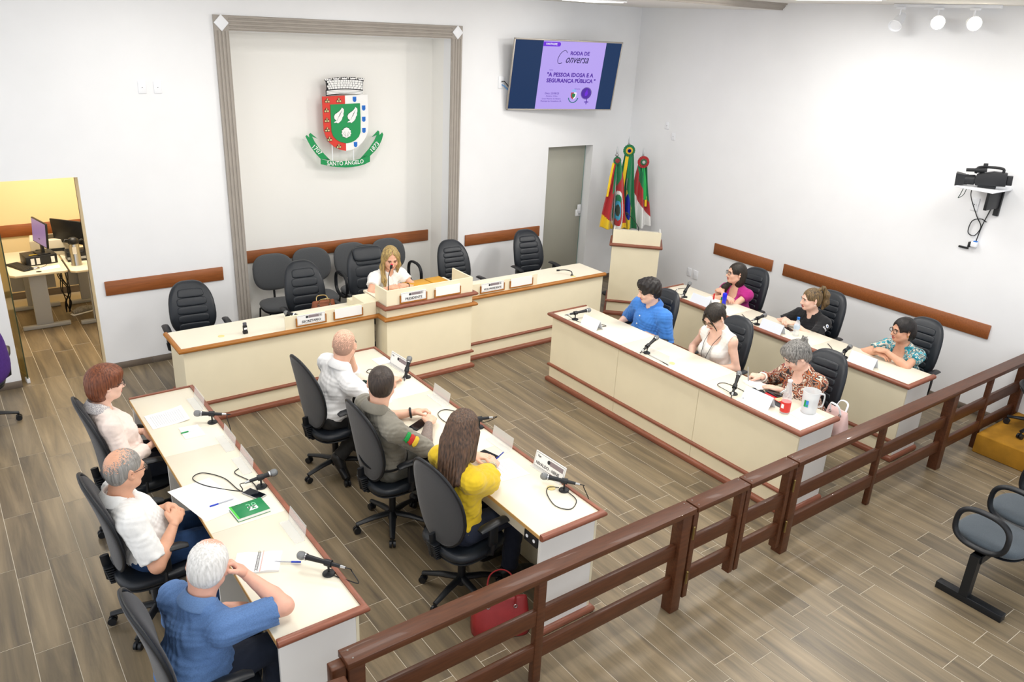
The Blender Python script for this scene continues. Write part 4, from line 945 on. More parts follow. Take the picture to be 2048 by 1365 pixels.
mic((.891, -4.347), (.975, -4.352, .885), 'microphone at the left desk near the green notebook', [(.76, -4.33, c), (.60, -4.16, c), (.545, -4.02, c), (.62, -3.98, c), (.72, -4.12, c), (.76, -4.33, c), (.84, -4.40, c), (.86, -4.27, c), (.80, -4.10, c), (.84, -4.05, c)])
mic((.894, -5.402), (.79, -5.27, .885), 'microphone at the left desk near the open planner', [(.99, -5.50, .84), (1.0, -5.56, .80), (.96, -5.52, c), (.90, -5.42, c)])
mic((2.553, -3.309), (2.60, -3.27, .955), 'microphone standing upright before the bald man', [(2.50, -3.36, .83), (2.46, -3.30, c), (2.42, -3.12, c), (2.36, -3.0, c), (2.30, -3.05, c), (2.38, -3.14, c), (2.45, -3.02, c)])
mic((2.58, -4.40), (2.49, -4.36, .87), 'microphone partly hidden behind the head of the woman in yellow', [(2.645, -4.36, .81), (2.62, -4.20, c), (2.52, -4.02, c), (2.42, -4.05, c), (2.40, -4.20, c), (2.46, -4.32, c)])
mic((2.568, -5.441), (2.475, -5.33, .885), 'microphone at the near end of the second desk', [(2.67, -5.52, .84), (2.69, -5.56, .76), (2.68, -5.60, .70)])
mic((4.82, -2.904), (4.99, -2.925, .885), 'microphone before the man in the blue shirt', [(4.76, -2.86, .84), (4.80, -2.98, c), (4.93, -3.12, c), (4.98, -3.22, c), (4.92, -3.22, c)])
mic((4.824, -3.975), (4.975, -3.94, .92), 'microphone before the woman with the lanyard', [(4.77, -3.99, .82), (4.80, -4.10, c), (4.78, -4.30, c)])
mic((4.821, -5.037), (4.945, -4.97, .945), 'microphone standing upright before the woman in the patterned blouse', [(4.78, -5.03, .82), (4.84, -4.84, c), (4.94, -4.86, c), (4.93, -5.10, c), (4.82, -5.14, c)])
mic((6.475, -2.954), (6.60, -2.90, .935), 'microphone before the woman in magenta', [(6.45, -2.97, .83), (6.50, -2.80, c), (6.62, -2.70, c), (6.75, -2.72, c)])
mic((6.481, -3.999), (6.60, -3.995, .885), 'microphone before the ponytailed woman', [(6.42, -4.01, .82), (6.44, -3.92, c), (6.52, -3.82, c), (6.60, -3.70, c)])
mic((6.482, -5.05), (6.59, -5.03, .885), 'microphone before the woman in teal', [(6.42, -5.06, .82), (6.46, -4.95, c), (6.58, -4.85, c), (6.66, -4.75, c)])
# cable that hangs free on the second desk
g = G(); g.tube(cable_pts([(2.56, -5.40, c), (2.50, -5.36, c), (2.44, -5.42, c), (2.40, -5.56, c), (2.46, -5.64, c), (2.56, -5.58, c), (2.575, -5.46, c)]), .0032, 6)
tag(g.build('microphone_cable', M_black, smooth=60), 'black cable looped on the near end of the second desk', 'cable')
# handheld microphone lying on the front bench, gooseneck microphones
t = thing('handheld_microphone', 'microphone with white ring lying behind the SECRETARIO nameplate', 'microphone', (2.24, -1.36, .788))
d = Vector((.55, -.8, -.05)).normalized(); p0 = Vector((0, 0, .045))
G().tube([p0, p0 + d * .06, p0 + d * .17], [.019, .0165, .012], 12).build('handle', M_black, t, smooth=50); G().ball(tuple(p0 - d * .015), .026, 14, 10).build('grille', M_mesh, t, smooth=80)
G().cyl(p0 + d * .075, p0 + d * .09, .0175, n=14).build('ring', M_white, t); G().box(-.02, .02, -.02, .02, 0, .024).build('rest', M_black, t, bevel=.005)
def gooseneck(loc, pts, label, red=False):
    t = thing('gooseneck_microphone', label, 'microphone', loc)
    G().lathe([(0, 0), (.05, 0), (.052, .008), (.035, .022), (.012, .03), (0, .03)], 20).build('base', M_black, t, smooth=50)
    P = cable_pts([(0, 0, .02)] + pts); G().tube(P, .0045, 8).build('gooseneck', M_black, t, smooth=60)
    e = Vector(P[-1]); d = (Vector(P[-1]) - Vector(P[-2])).normalized(); G().tube([e, e + d * .02, e + d * .05], [.008, .016, .012], 12).build('capsule', M_black, t, smooth=60)
    if red: G().cyl(e + d * .048, e + d * .056, .0125, n=14).build('light_ring', mat('red_ring', '#e0203c', .4, emit=1.2), t)
gooseneck((3.235, -1.68, .9305), [(0, 0, .12), (.005, .0, .24), (.03, .0, .32)], 'gooseneck microphone with red ring before the presiding woman', True)
gooseneck((7.21, -1.38, 1.12), [(-.01, 0, .10), (-.06, .06, .20), (-.12, .10, .26)], 'gooseneck microphone on the lectern')
t = thing('desk_microphone', 'small bent gooseneck microphone at the right end of the front bench', 'microphone', (5.86, -1.62, .788))
G().lathe([(0, 0), (.02, 0), (.018, .012), (0, .014)], 14).build('base', M_black, t, smooth=50); G().tube(cable_pts([(0, 0, .01), (.0, .02, .05), (-.05, .08, .06), (-.10, .13, .05)]), .006, 8).build('gooseneck', M_black, t, smooth=60)
G().cyl((-.10, .13, .05), (-.13, .155, .045), .011, n=12).build('capsule', M_black, t, smooth=50)
# stamp
t = thing('rubber_stamp', 'black self-inking stamp standing on the front bench', 'stamp', (1.72, -1.60, .788), .1)
G().box(-.022, .022, -.016, .016, 0, .03).build('base', M_black, t, bevel=.003); G().box(-.019, .019, -.013, .013, .03, .085).build('body', M_black, t, bevel=.004); G().box(-.015, .015, -.0142, -.0132, .045, .065).build('window', M_paper, t)
G().box(-.017, .017, -.011, .011, .085, .115).build('grip', mat('stamp_grey', '#55555c', .5), t, bevel=.005)
# cable ports (small beige caps)
M_port = mat('cable_port', '#e6d292', .6)
for x, y, z, n in ((1.50, -1.56, .788, 'front bench near the stamp'), (5.85, -1.66, .788, 'front bench by the small microphone'), (2.515, -5.37, .8, 'second desk by the near microphone'), (4.85, -4.28, .8, 'right front desk by the middle microphone')):
    tag(G().lathe([(0, 0), (.03, 0), (.029, .004), (.02, .005), (0, .003)], 18, M=Matrix.Translation((x, y, z + .0004))).build('cable_port', M_port, smooth=50), 'round beige cable port in the ' + n, 'port', 'cable ports')
# folders on the president's desk
M_fold = mat('ochre_folder', '#d39b2e', .6)
for x, y, w, l, n in ((3.74, -1.42, .28, .22, 'left'), (4.0, -1.40, .2, .2, 'right')):
    tag(G().box(-w/2, w/2, -l/2, l/2, 0, .018, xf((x, y, .9305), .05)).build('folder', M_fold, bevel=.002, seg=1), n + ' ochre folder on the raised desk of the presiding woman', 'folder', 'ochre folders')
tag(G().box(-.05, .05, -.06, .06, 0, .003, xf((3.84, -1.45, .9305), .2)).build('note_paper', M_paper), 'white note between the two ochre folders', 'paper')

# white tent cards
M_card = mat('card_white', '#e8edf7', .7)
def tent(x, y, az, label, w=.27, h=.105, dp=.05):
    t = thing('tent_card', label, 'card', (x, y, ZT), az, 'blank tent cards')
    th = .0012
    G().add([(dp, -w/2, 0), (dp, w/2, 0), (0, w/2, h), (0, -w/2, h), (dp - th*2, -w/2, 0), (dp - th*2, w/2, 0), (-th, w/2, h - th), (-th, -w/2, h - th)], [(0,1,2,3), (7,6,5,4), (0,4,5,1), (2,6,7,3), (0,3,7,4), (1,5,6,2)]).build('front_leaf', M_card, t)
    G().add([(-dp, -w/2, 0), (-dp, w/2, 0), (0, w/2, h), (0, -w/2, h), (-dp + th*2, -w/2, 0), (-dp + th*2, w/2, 0), (0, w/2, h - th*2), (0, -w/2, h - th*2)], [(0,1,2,3), (7,6,5,4), (0,4,5,1), (2,6,7,3), (0,3,7,4), (1,5,6,2)]).build('back_leaf', M_card, t)
tent(4.83, -3.16, pi, 'blank white tent card before the man in the blue shirt', .25)
tent(4.87, -5.26, pi, 'blank white tent card at the near end of the right front desk', .28)
tent(6.45, -3.23, pi, 'blank white tent card before the woman in magenta', .27)
tent(6.46, -4.21, pi, 'blank white tent card before the ponytailed woman', .27)
tent(6.48, -5.25, pi, 'blank white tent card before the woman in teal', .27)
# the number card behind the first rear microphone
t = thing('number_card', 'small white card with the number 13 by the rear microphone', 'card', (6.44, -2.86, ZT), rad(215))
cc = G().box(-.03, .03, -.0015, .0015, 0, .085).build('card', M_paper, t); text_obj('lettering', '13', M_ink, Matrix.Translation((0, -.0022, .045)), cc, width=.035, bold=.03, depth=.0004)
# upright nameplate on the second desk (seen from the sitter's side)
def desk_plate(x0, y0, x1, y1, label, lines, h=.115):
    L_ = math.hypot(x1 - x0, y1 - y0); az = math.atan2(y1 - y0, x1 - x0)
    t = thing('desk_nameplate', label, 'nameplate', ((x0 + x1) / 2, (y0 + y1) / 2, ZT), az)
    M = Matrix.Rotation(rad(-14), 4, 'X')
    p = G().box(-L_/2, L_/2, -.002, .002, 0, h).build('plate', M_paper, t, M=M); G().box(-L_/2, L_/2, -.03, .03, 0, .004).build('foot', M_glassw, t)
    G().tube([(-L_/2+.008, -.0025, .008), (L_/2-.008, -.0025, .008), (L_/2-.008, -.0025, h-.008), (-L_/2+.008, -.0025, h-.008)], .0012, 4, closed=True).build('border', M_ink, p)
    for txt, x, z, w in lines: text_obj('lettering', txt, M_ink, Matrix.Translation((x, -.003, z)), p, width=w, bold=.015, depth=.0004)
    G().box(.0, L_/2 - .02, -.0029, -.0021, .062, .095).build('photo_band', M_navy, p); G().cyl((-.012, -.003, .079), (-.012, -.0021, .079), .015, n=14).build('seal', M_ink, p)
desk_plate(2.60, -5.06, 2.615, -5.37, 'white nameplate reading Ver. NIVALDO - NENE on the second desk', [('Ver.', -.11, .085, .04), ('NIVALDO - NENE', -.012, .033, .24)])
desk_plate(2.575, -2.95, 2.59, -3.22, 'white nameplate standing before the bald man', [('Ver.', -.095, .085, .036)])
# acrylic card stands along the front edges
def acrylic(x, y, az, label):
    t = thing('acrylic_stand', label, 'stand', (x, y, ZT), az, 'clear acrylic card stands')
    G().box(-.003, .0, -.125, .125, 0, .10).build('upright', M_glassw, t, M=Matrix.Rotation(rad(10), 4, 'Y')); G().box(-.06, .0, -.125, .125, 0, .003).build('foot', M_glassw, t)
for x, y, n in ((.90, -2.92, 'left desk at its far end'), (.90, -3.66, 'left desk before the first seam'), (.90, -4.02, 'left desk after the first seam'), (.90, -4.92, 'left desk after the second seam'), (2.58, -3.83, 'second desk by the officer'), (2.58, -4.70, 'second desk by the woman in yellow'), (4.79, -4.18, 'right front desk in the middle')):
    acrylic(x, y, 0 if x < 3 else pi, 'clear acrylic card stand on the ' + n)

# papers, pens, phones, notebooks
def sheet(name, corners, label, cat='paper', m=None, z=ZT, th=.0012, curl=0.0, lines=0):
    (x0, y0), (x1, y1), (x2, y2), (x3, y3) = corners; n = 8; vs = []; fs = []
    for k in (0, 1):
        for i in range(n + 1):
            for j in range(n + 1):
                u, v = i / n, j / n
                x = (x0*(1-u)+x1*u)*(1-v) + (x3*(1-u)+x2*u)*v; y = (y0*(1-u)+y1*u)*(1-v) + (y3*(1-u)+y2*u)*v
                vs.append((x, y, z + .0004 + k * th + curl * (max(0, u - .55) ** 2 * .25 + max(0, .3 - v) ** 2 * .2)))
    N_ = (n + 1) ** 2
    for i in range(n):
        for j in range(n):
            a = i*(n+1)+j; f = (a, a+n+1, a+n+2, a+1); fs.append(f); fs.append(tuple(q + N_ for q in reversed(f)))
    ed = [i*(n+1) for i in range(n+1)] + [n*(n+1)+j for j in range(1, n+1)] + [i*(n+1)+n for i in range(n-1, -1, -1)] + [j for j in range(n-1, 0, -1)]
    for a, b in zip(ed, ed[1:] + ed[:1]): fs.append((a, a + N_, b + N_, b))
    o = G().add(vs, fs).build(name, m or M_paper, smooth=30); tag(o, label, cat)
    if lines:
        g = G(); P = lambda u, v: (((x0*(1-u)+x1*u)*(1-v) + (x3*(1-u)+x2*u)*v), ((y0*(1-u)+y1*u)*(1-v) + (y3*(1-u)+y2*u)*v), z + th + .0007 + curl * (max(0, u - .55) ** 2 * .25 + max(0, .3 - v) ** 2 * .2))
        for q in range(lines):
            u = .12 + .76 * q / (lines - 1); g.tube([P(u, .12), P(u, .35), P(u, .6), P(u, .88)], .0011, 4)
        g.build('print_lines', mat('print_grey', '#9b9b9e', .8), o)
    return o
sheet('document', [(.49, -2.95), (.767, -2.92), (.765, -3.17), (.496, -3.185)], 'printed sheet before the red-haired woman', th=.004, curl=.25, lines=14)
sheet('note_sheet', [(.656, -3.26), (.789, -3.276), (.793, -3.46), (.653, -3.454)], 'small white note with a green pen on the left desk', 'paper', th=.006)
sheet('large_sheet', [(.368, -4.091), (.639, -4.06), (.736, -4.503), (.475, -4.55)], 'large blank sheet overhanging the left desk')
sheet('note_sheet', [(2.30, -4.87), (2.50, -4.90), (2.50, -5.15), (2.28, -5.13)], 'white sheet under the hand of the woman in yellow', lines=5)
sheet('note_sheet', [(2.47, -2.80), (2.60, -2.80), (2.60, -2.95), (2.47, -2.95)], 'small white paper at the far end of the second desk')
sheet('napkin', [(4.93, -5.53), (5.16, -5.50), (5.13, -5.74), (4.90, -5.72)], 'white napkin under the water pitcher')
sheet('note_sheet', [(4.95, -5.30), (5.04, -5.30), (5.05, -5.42), (4.95, -5.44)], 'pale blue printed slip by the black phone', m=mat('pale_blue_paper', '#d7e4ef', .8))
sheet('note_sheet', [(6.62, -3.08), (6.78, -3.10), (6.76, -3.30), (6.62, -3.26)], 'white papers before the woman in magenta', curl=.1, th=.004)
def pen(p, az, label, m, l=.14, z=ZT + .005, tilt=0.0, cap=None):
    t = thing('pen', label, 'pen', (p[0], p[1], z), az)
    M = Matrix.Rotation(-tilt, 4, 'Y')
    G().tube([(-l/2, 0, 0), (l/2 - .012, 0, 0), (l/2, 0, 0)], [.0042, .0042, .001], 8).build('barrel', m, t, smooth=60, M=M)
    G().tube([(-l/2 - .004, 0, 0), (-l/2 + .05, 0, 0)], .0055, 8).build('cap', cap or m, t, smooth=60, M=M)
M_bpen = mat('blue_pen', '#1d3fb8', .35); M_clear = mat('pen_clear', '#c9cdd6', .2, trans=.4); M_gpen = mat('green_pen', '#16924a', .4)
pen((.725, -3.36), .05, 'green and white pen on the small note', M_paper, .15, ZT + .0115, cap=M_gpen); pen((.62, -4.40), .05, 'blue capped pen on the large sheet', M_clear, .15, ZT + .006, cap=M_bpen)
pen((.735, -5.19), 2.55, 'blue capped pen beside the open planner', M_clear, .15, ZT + .012, cap=M_bpen); pen((2.375, -4.945), rad(-60), 'blue pen held by the woman in yellow', M_bpen, .13, .875, .9)
pen((5.135, -4.93), rad(60), 'silver pen held by the woman in the patterned blouse', M_steel, .13, .885, 1.15)
def phone(p, az, label, z=ZT, m=None, w=.072, l=.148):
    t = thing('mobile_phone', label, 'phone', (p[0], p[1], z), az)
    G().box(-l/2, l/2, -w/2, w/2, 0, .009).build('case', m or M_black, t, bevel=.003); G().box(-l/2+.006, l/2-.006, -w/2+.004, w/2-.004, .0088, .0094).build('screen', mat('phone_screen', '#0d1118', .08), t)
phone((.822, -4.41), rad(-65), 'black phone beside the near left microphone', m=M_steel); phone((2.40, -4.79), rad(-75), 'black phone above the paper of the woman in yellow'); phone((2.20, -4.13), rad(25), 'dark phone under the officer\'s forearm', w=.085, l=.17)
phone((2.21, -3.26), rad(-60), 'phone by the elbow of the bald man'); phone((5.12, -5.235), rad(-95), 'phone lying on the red wallet', ZT + .0125); phone((4.99, -5.36), rad(-95), 'black phone case near the bottle', m=mat('grey_case', '#3c3c40', .5)); phone((6.656, -4.285), rad(70), 'white phone before the ponytailed woman', m=M_paper)
t = thing('red_wallet', 'open red wallet under a phone on the right front desk', 'wallet', (5.085, -5.275, ZT), rad(-100)); M_redl = mat('red_leather', '#c4232a', .5)
G().box(-.10, .10, -.05, .05, 0, .011).build('cover', M_redl, t, bevel=.003); 
for i in range(3): G().box(.03 + i*.02, .045 + i*.02, -.045, .045, .011, .0122).build('card', mat('wallet_card', '#e8d9a8', .6), t)
def sunglasses():
    t = thing('sunglasses', 'dark sunglasses on the right front desk', 'glasses', (5.03, -5.13, ZT), rad(200))
    for q in (-1, 1): G().tube([(.03*cos(a), q*.034 + .028*sin(a), .022 + .02*sin(a)*0 + .018*cos(a)) for a in np.linspace(0, 2*pi, 17)[:-1]], .004, 6, closed=True).build('rim', M_black, t); G().ball((0, q*.034, .022), (.004, .026, .018)).build('lens', mat('dark_lens', '#1b1d24', .1), t); G().tube([(.0, q*.064, .028), (.06, q*.06, .02), (.11, q*.055, .006)], .003, 6).build('temple', M_black, t)
    G().tube([(0, -.01, .026), (0, .01, .026)], .003, 6).build('bridge', M_black, t)
sunglasses()
def notebook(p, az, label, w, l, cov, th=.02, spiral=True, openb=False, txt=None):
    t = thing('notebook', label, 'notebook', (p[0], p[1], ZT), az)
    if not openb:
        G().box(-w/2+.003, w/2-.003, -l/2+.003, l/2-.003, .002, th - .002).build('pages', M_paper, t); cv = G().box(-w/2, w/2, -l/2, l/2, th - .002, th).build('cover', cov, t, bevel=.0008, seg=1); G().box(-w/2, w/2, -l/2, l/2, 0, .002).build('back_cover', cov, t)
        if txt: 
            M = Matrix.Translation((.02, -.01, th + .0006)) @ Matrix.Rotation(-pi/2, 4, 'X'); text_obj('lettering', txt[0], M_paper, M, cv, width=.06, bold=.04, depth=.0003)
            text_obj('lettering', txt[1], mat('pale_green_print', '#7fc79a', .6), Matrix.Translation((.02, .022, th + .0006)) @ Matrix.Rotation(-pi/2, 4, 'X'), cv, width=.06, bold=.01, depth=.0003)
            G().box(-w/2, -w/2 + .012, -l/2, l/2, th, th + .0006).build('elastic', mat('lime_band', '#53c94a', .6), cv)
    else:
        for q in (-1, 1): G().add([(0, -l/2, 0), (q*w, -l/2, 0), (q*w, l/2, 0), (0, l/2, 0), (0, -l/2, .006), (q*w*.5, -l/2, .016), (q*w, -l/2, .012), (q*w, l/2, .012), (q*w*.5, l/2, .016), (0, l/2, .006)], [(0,1,2,3), (4,5,8,9), (5,6,7,8), (0,4,5,6,1), (3,2,7,8,9), (1,6,7,2), (0,3,9,4)]).build('page_block', M_paper, t)
        g = G()
        for q in (-1, 1):
            for i in range(8): g.box(min(q*w*.15, q*w*.85), max(q*w*.15, q*w*.85), -l/2 + .025 + i*.018, -l/2 + .026 + i*.018, .0162, .0166)
        g.build('ruling', mat('page_ruling', '#c9c7d6', .8), t)
        G().box(.02, .025, -l/2 - .01, l/2 + .005, .0166, .0170).build('bookmark', mat('pink_ribbon', '#e3b0a8', .7), t)
    if spiral:
        n = 14 if not openb else 16; g = G()
        for i in range(n):
            a = (i + .5) / n
            if openb: cx_, cy_ = 0, -l/2 + a*l; g.tube([(.007*cos(u), cy_, .012 + .010*sin(u)) for u in np.linspace(-.3, pi + .3, 8)], .0012, 5)
            else: cx_ = -w/2 + a*w; g.tube([(cx_, l/2 - .006 + .007*cos(u), th/2 + .013*sin(u)) for u in np.linspace(-1.2, pi + 1.2, 9)], .0012, 5)
        g.build('spiral', mat('spiral_wire', '#7a3550' if openb else '#2b2d30', .3, metal=.4), t)
notebook((.735, -4.575), rad(3), 'green spiral notebook marked 23 on the left desk', .205, .155, mat('green_cover', '#14824a', .45), .024, True, False, ('23', '20'))
notebook((.60, -5.10), rad(-27), 'open spiral planner before the white-haired man', .125, .175, None, openb=True)
notebook((5.16, -5.02), rad(-100), 'open notebook under the hands of the woman in the patterned blouse', .10, .15, None, openb=True, spiral=False)
# small things on the right desks
t = thing('glue_bottle', 'bright blue bottle before the woman in magenta', 'bottle', (6.66, -3.385, ZT)); M_bb = mat('bright_blue_plastic', '#1722dd', .35)
G().lathe([(0, 0), (.022, 0), (.024, .01), (.022, .06), (.026, .065), (.026, .14), (.020, .15), (0, .15)], 18).build('body', M_bb, t, smooth=50)
t = thing('red_marker', 'red marker standing among the papers in the rear row', 'marker', (6.645, -3.245, ZT)); G().lathe([(0, 0), (.009, 0), (.010, .035), (.0, .035)], 12).build('base', M_paper, t, smooth=50); G().lathe([(0, .035), (.0105, .035), (.009, .10), (.007, .105), (0, .105)], 12).build('cap', M_redl, t, smooth=50)
t = thing('green_marker', 'small green marker beside the blue bottle', 'marker', (6.672, -3.335, ZT)); G().lathe([(0, 0), (.009, 0), (.009, .05), (.0, .05)], 12).build('base', mat('yellow_plastic', '#e0c431', .4), t, smooth=50); G().lathe([(0, .05), (.0095, .05), (.008, .085), (0, .085)], 12).build('cap', M_gpen, t, smooth=50)
M_water = mat('bottle_plastic', '#f1f6f8', .06, alpha=.38); M_lab = mat('bottle_label_blue', '#cfe0f0', .5); M_cap = mat('blue_cap', '#2478d6', .4)
t = thing('water_bottle', 'clear water bottle with a blue cap before the ponytailed woman', 'bottle', (6.575, -4.42, ZT))
G().lathe([(0, 0), (.028, 0), (.032, .006), (.031, .05), (.029, .06), (.031, .07), (.031, .12), (.024, .15), (.013, .17), (.0125, .185), (0, .185)], 20).build('body', M_water, t, smooth=50)
G().lathe([(.0315, .075), (.032, .08), (.032, .112), (.0315, .116)], 20).build('label_band', M_lab, t, smooth=50); G().lathe([(0, .18), (.0155, .18), (.0155, .203), (0, .205)], 16).build('cap', M_cap, t, smooth=50)
t = thing('drink_bottle', 'tall clear bottle with a red label on the right front desk', 'bottle', (4.905, -5.50, ZT))
G().lathe([(0, 0), (.036, 0), (.041, .008), (.040, .10), (.037, .16), (.027, .22), (.018, .265), (.0165, .29), (0, .29)], 24).build('body', M_water, t, smooth=50)
G().lathe([(.0405, .018), (.0418, .02), (.0414, .105), (.0408, .107)], 24).build('label_band', mat('red_label', '#d8352f', .5), t, smooth=50); G().box(-.0445, -.0418, -.012, .012, .055, .09).build('label_patch', M_paper, t); G().lathe([(0, .285), (.019, .285), (.019, .300), (0, .302)], 18).build('cap', M_white, t, smooth=50)
g = G()
t2 = thing('water_pitcher', 'translucent water pitcher with a blue and green sticker', 'pitcher', (5.09, -5.60, ZT), rad(-35)); M_pit = mat('frosted_plastic', '#f3f5f6', .25, alpha=.55)
G().lathe([(.0, .002), (.056, .002), (.062, .008), (.066, .08), (.070, .17), (.074, .20), (.071, .20), (.066, .17), (.062, .08), (.055, .012), (0, .010)], 28).build('body', M_pit, t2, smooth=50)
G().lathe([(0, .012), (.054, .013), (.060, .08), (.0635, .14), (0, .14)], 24).build('water', mat('water_fill', '#eef4f6', .1, alpha=.4), t2, smooth=50)
G().tube(cable_pts([(.068, 0, .17), (.11, 0, .165), (.115, 0, .11), (.105, 0, .06), (.066, 0, .05)]), .009, 8, flat=.7).build('handle', M_pit, t2, smooth=60)
for i, (c_, z0, z1, a0, a1) in enumerate((('#1f9d4b', .07, .13, 3.6, 3.85), ('#3f86d8', .07, .13, 3.85, 4.15), ('#2fae62', .075, .095, 3.9, 4.1))):
    r_ = .0695 + .0008 * i; g = G(); n = 6
    vs = [(r_*cos(a), r_*sin(a), z) for z in (z0, z1) for a in np.linspace(a0, a1, n)] + [((r_-.003)*cos(a), (r_-.003)*sin(a), z) for z in (z0, z1) for a in np.linspace(a0, a1, n)]
    g.add(vs, [(k, k+1, n+k+1, n+k) for k in range(n-1)] + [(2*n+k, 3*n+k, 3*n+k+1, 2*n+k+1) for k in range(n-1)]); g.build('sticker', mat('sticker_' + c_, c_, .5), t2)
# bags
def bag(name, label, loc, rz, w, d, h, m, handle, mh, chain=False):
    t = thing(name, label, 'bag', loc, rz); n = 10; vs = []; fs = []
    sec = [(0, 1.0, 1.0), (.04, 1.05, 1.06), (.35, 1.04, .95), (.7, .98, .62), (.93, .93, .25), (1.0, .90, .12)]
    for z, a, b in sec:
        for i in range(24):
            q = 2*pi*i/24; cc_, ss_ = cos(q), sin(q); vs.append((w/2*a*math.copysign(abs(cc_)**.45, cc_), d/2*b*math.copysign(abs(ss_)**.6, ss_), h*z + .004*sin(3*q + z*9)))
    k = 24
    for r in range(len(sec)-1):
        for i in range(k): fs.append((r*k+i, r*k+(i+1)%k, (r+1)*k+(i+1)%k, (r+1)*k+i))
    fs.append(tuple(reversed(range(k)))); fs.append(tuple(range((len(sec)-1)*k, len(sec)*k)))
    G().add(vs, fs).build('body', m, t, smooth=50)
    for s in (-1, 1):
        G().tube(cable_pts([(-w*.24, s*d*.2, h*.86), (-w*.2, s*(d*.2 + .03), h + handle*.7), (0, s*(d*.2 + .04), h + handle), (w*.2, s*(d*.2 + .03), h + handle*.7), (w*.24, s*d*.2, h*.86)]), .008, 8, flat=.6).build('handle', mh, t, smooth=60)
        for x in (-1, 1): G().tube([(x*w*.24 + .011*cos(a), s*d*.27, h*.84 + .011*sin(a)) for a in np.linspace(0, 2*pi, 13)[:-1]], .003, 6, closed=True).build('ring', M_steel, t)
    G().tube([(-w*.42, 0, h + .002), (w*.42, 0, h + .002)], .004, 6).build('zip', m, t)
    return t
M_redbag = mat('red_bag_leather', '#9c2f31', .4, noise=.08, nscale=20, bump=.1, bscale=200)
bag('handbag', 'red leather handbag on the floor behind the foreground rail', (2.0, -5.55, 0), rad(-28), .37, .20, .25, M_redbag, .15, M_redbag)
M_brbag = mat('brown_bag_leather', '#8a4a2b', .45, noise=.1, nscale=20)
bag('handbag', 'brown handbag with chain straps on the black chair behind SECRETARIO', (2.77, -1.04, .545), rad(-5), .27, .13, .24, M_brbag, .04, mat('chain_gold', '#c9b27a', .3, metal=.8))
bag('shoulder_bag', 'pale pink bag with white straps beside the pitcher', (5.34, -5.72, .60), rad(80), .22, .12, .22, mat('pink_bag', '#e6c4c0', .5), .06, M_white)

# ------------------------------------------------------------------ flags
def flag(x, y, ztop, label, zone, mats, w_top, w_bot, zb, rot, rib, rosette, seed):
    t = thing('flag', label, 'flag', (x + .043 * 2.2 * cos(rot), y + .043 * 2.2 * sin(rot), 0), rot, 'ceremonial flags on poles'); t.rotation_euler = (0, -.043, rot)
    G().cyl((0, 0, .02), (0, 0, ztop - .12), .013, n=12).build('pole', M_steel, t, smooth=50)
    G().lathe([(0, 0), (.12, 0), (.12, .015), (.03, .03), (.018, .06), (0, .06)], 20).build('stand', M_dark, t, smooth=50)
    G().lathe([(.014, 0), (.026, .012), (.026, .03), (.012, .04), (.014, .05), (.010, .09), (0, .15)], 14, M=Matrix.Translation((0, 0, ztop - .15))).build('spearhead', M_steel, t, smooth=60)
    nu, nv = 76, 80; vs = []; fs = []; mi = []; z1 = ztop - .17
    for j in range(nv + 1):
        v = j / nv; wv = w_top + (w_bot - w_top) * v ** .8
        for i in range(nu + 1):
            u = i / nu * 2 - 1
            dep = (.012 + .05 * v) * sin(u * 7.5 + seed + v * 1.2) + .03 * v * cos(u * 3 + seed)
            xx = u * wv
            vs.append((xx + .012 * sin(v * 5 + seed), dep - .01, z1 - (z1 - zb) * v + .05 * v * abs(u) * (1 if u < 0 else .6)))
    n = nu + 1
    for j in range(nv):
        for i in range(nu): fs.append((j*n+i, j*n+i+1, (j+1)*n+i+1, (j+1)*n+i)); mi.append(zone((i + .5) / nu * 2 - 1, (j + .5) / nv))
    g = G(); g.v = vs; g.f = fs; g.m = mi; o = g.build('cloth', mats, t, smooth=80, fix=False)
    sm = o.modifiers.new('thickness', 'SOLIDIFY'); sm.thickness = .003
    for (pts, m, wd) in rib:
        a = [Vector(p) for p in pts]; g = G(); vv = []; ff = []
        for p in cable_pts(a, 8): vv += [(p.x - wd/2, p.y - .03, p.z), (p.x + wd/2, p.y - .036, p.z), (p.x + wd/2, p.y - .033, p.z), (p.x - wd/2, p.y - .027, p.z)]
        for q in range(len(vv)//4 - 1):
            b = q*4; ff += [(b+k_, b+(k_+1) % 4, b+4+(k_+1) % 4, b+4+k_) for k_ in range(4)]
        g.add(vv, ff + [(3,2,1,0), tuple(range(len(vv)-4, len(vv)))]).build('ribbon', m, t, smooth=60)
    for r, m, yo, pl in rosette:
        g = G(); k = 36; vv = [(0, -.045 - yo, ztop - .20)]
        for q in range(k): a = 2*pi*q/k; vv.append((r*cos(a), -.045 - yo + (.010 if q % 2 else -.006)*pl, ztop - .20 + r*sin(a)))
        vv += [(p[0], p[1] + .012, p[2]) for p in vv]; ff = [(0, 1 + (q+1) % k, 1 + q) for q in range(k)] + [(k+1, k+2+q, k+2+(q+1) % k) for q in range(k)] + [(1+q, 1+(q+1) % k, k+2+(q+1) % k, k+2+q) for q in range(k)]
        g.add(vv, ff).build('rosette', m, t)
    return t
Fg = mat('flag_green', '#0d7a4a', .7, sheen=.3); Fr = mat('flag_red', '#b3262b', .7, sheen=.3); Fy = mat('flag_yellow', '#edc81f', .7, sheen=.3); Fb = mat('flag_blue', '#12259c', .7); Fw = mat('flag_white', '#ececea', .7); Fc = mat('flag_cyan', '#4aa3c4', .7); Fk = mat('flag_dark', '#3c4a40', .7)
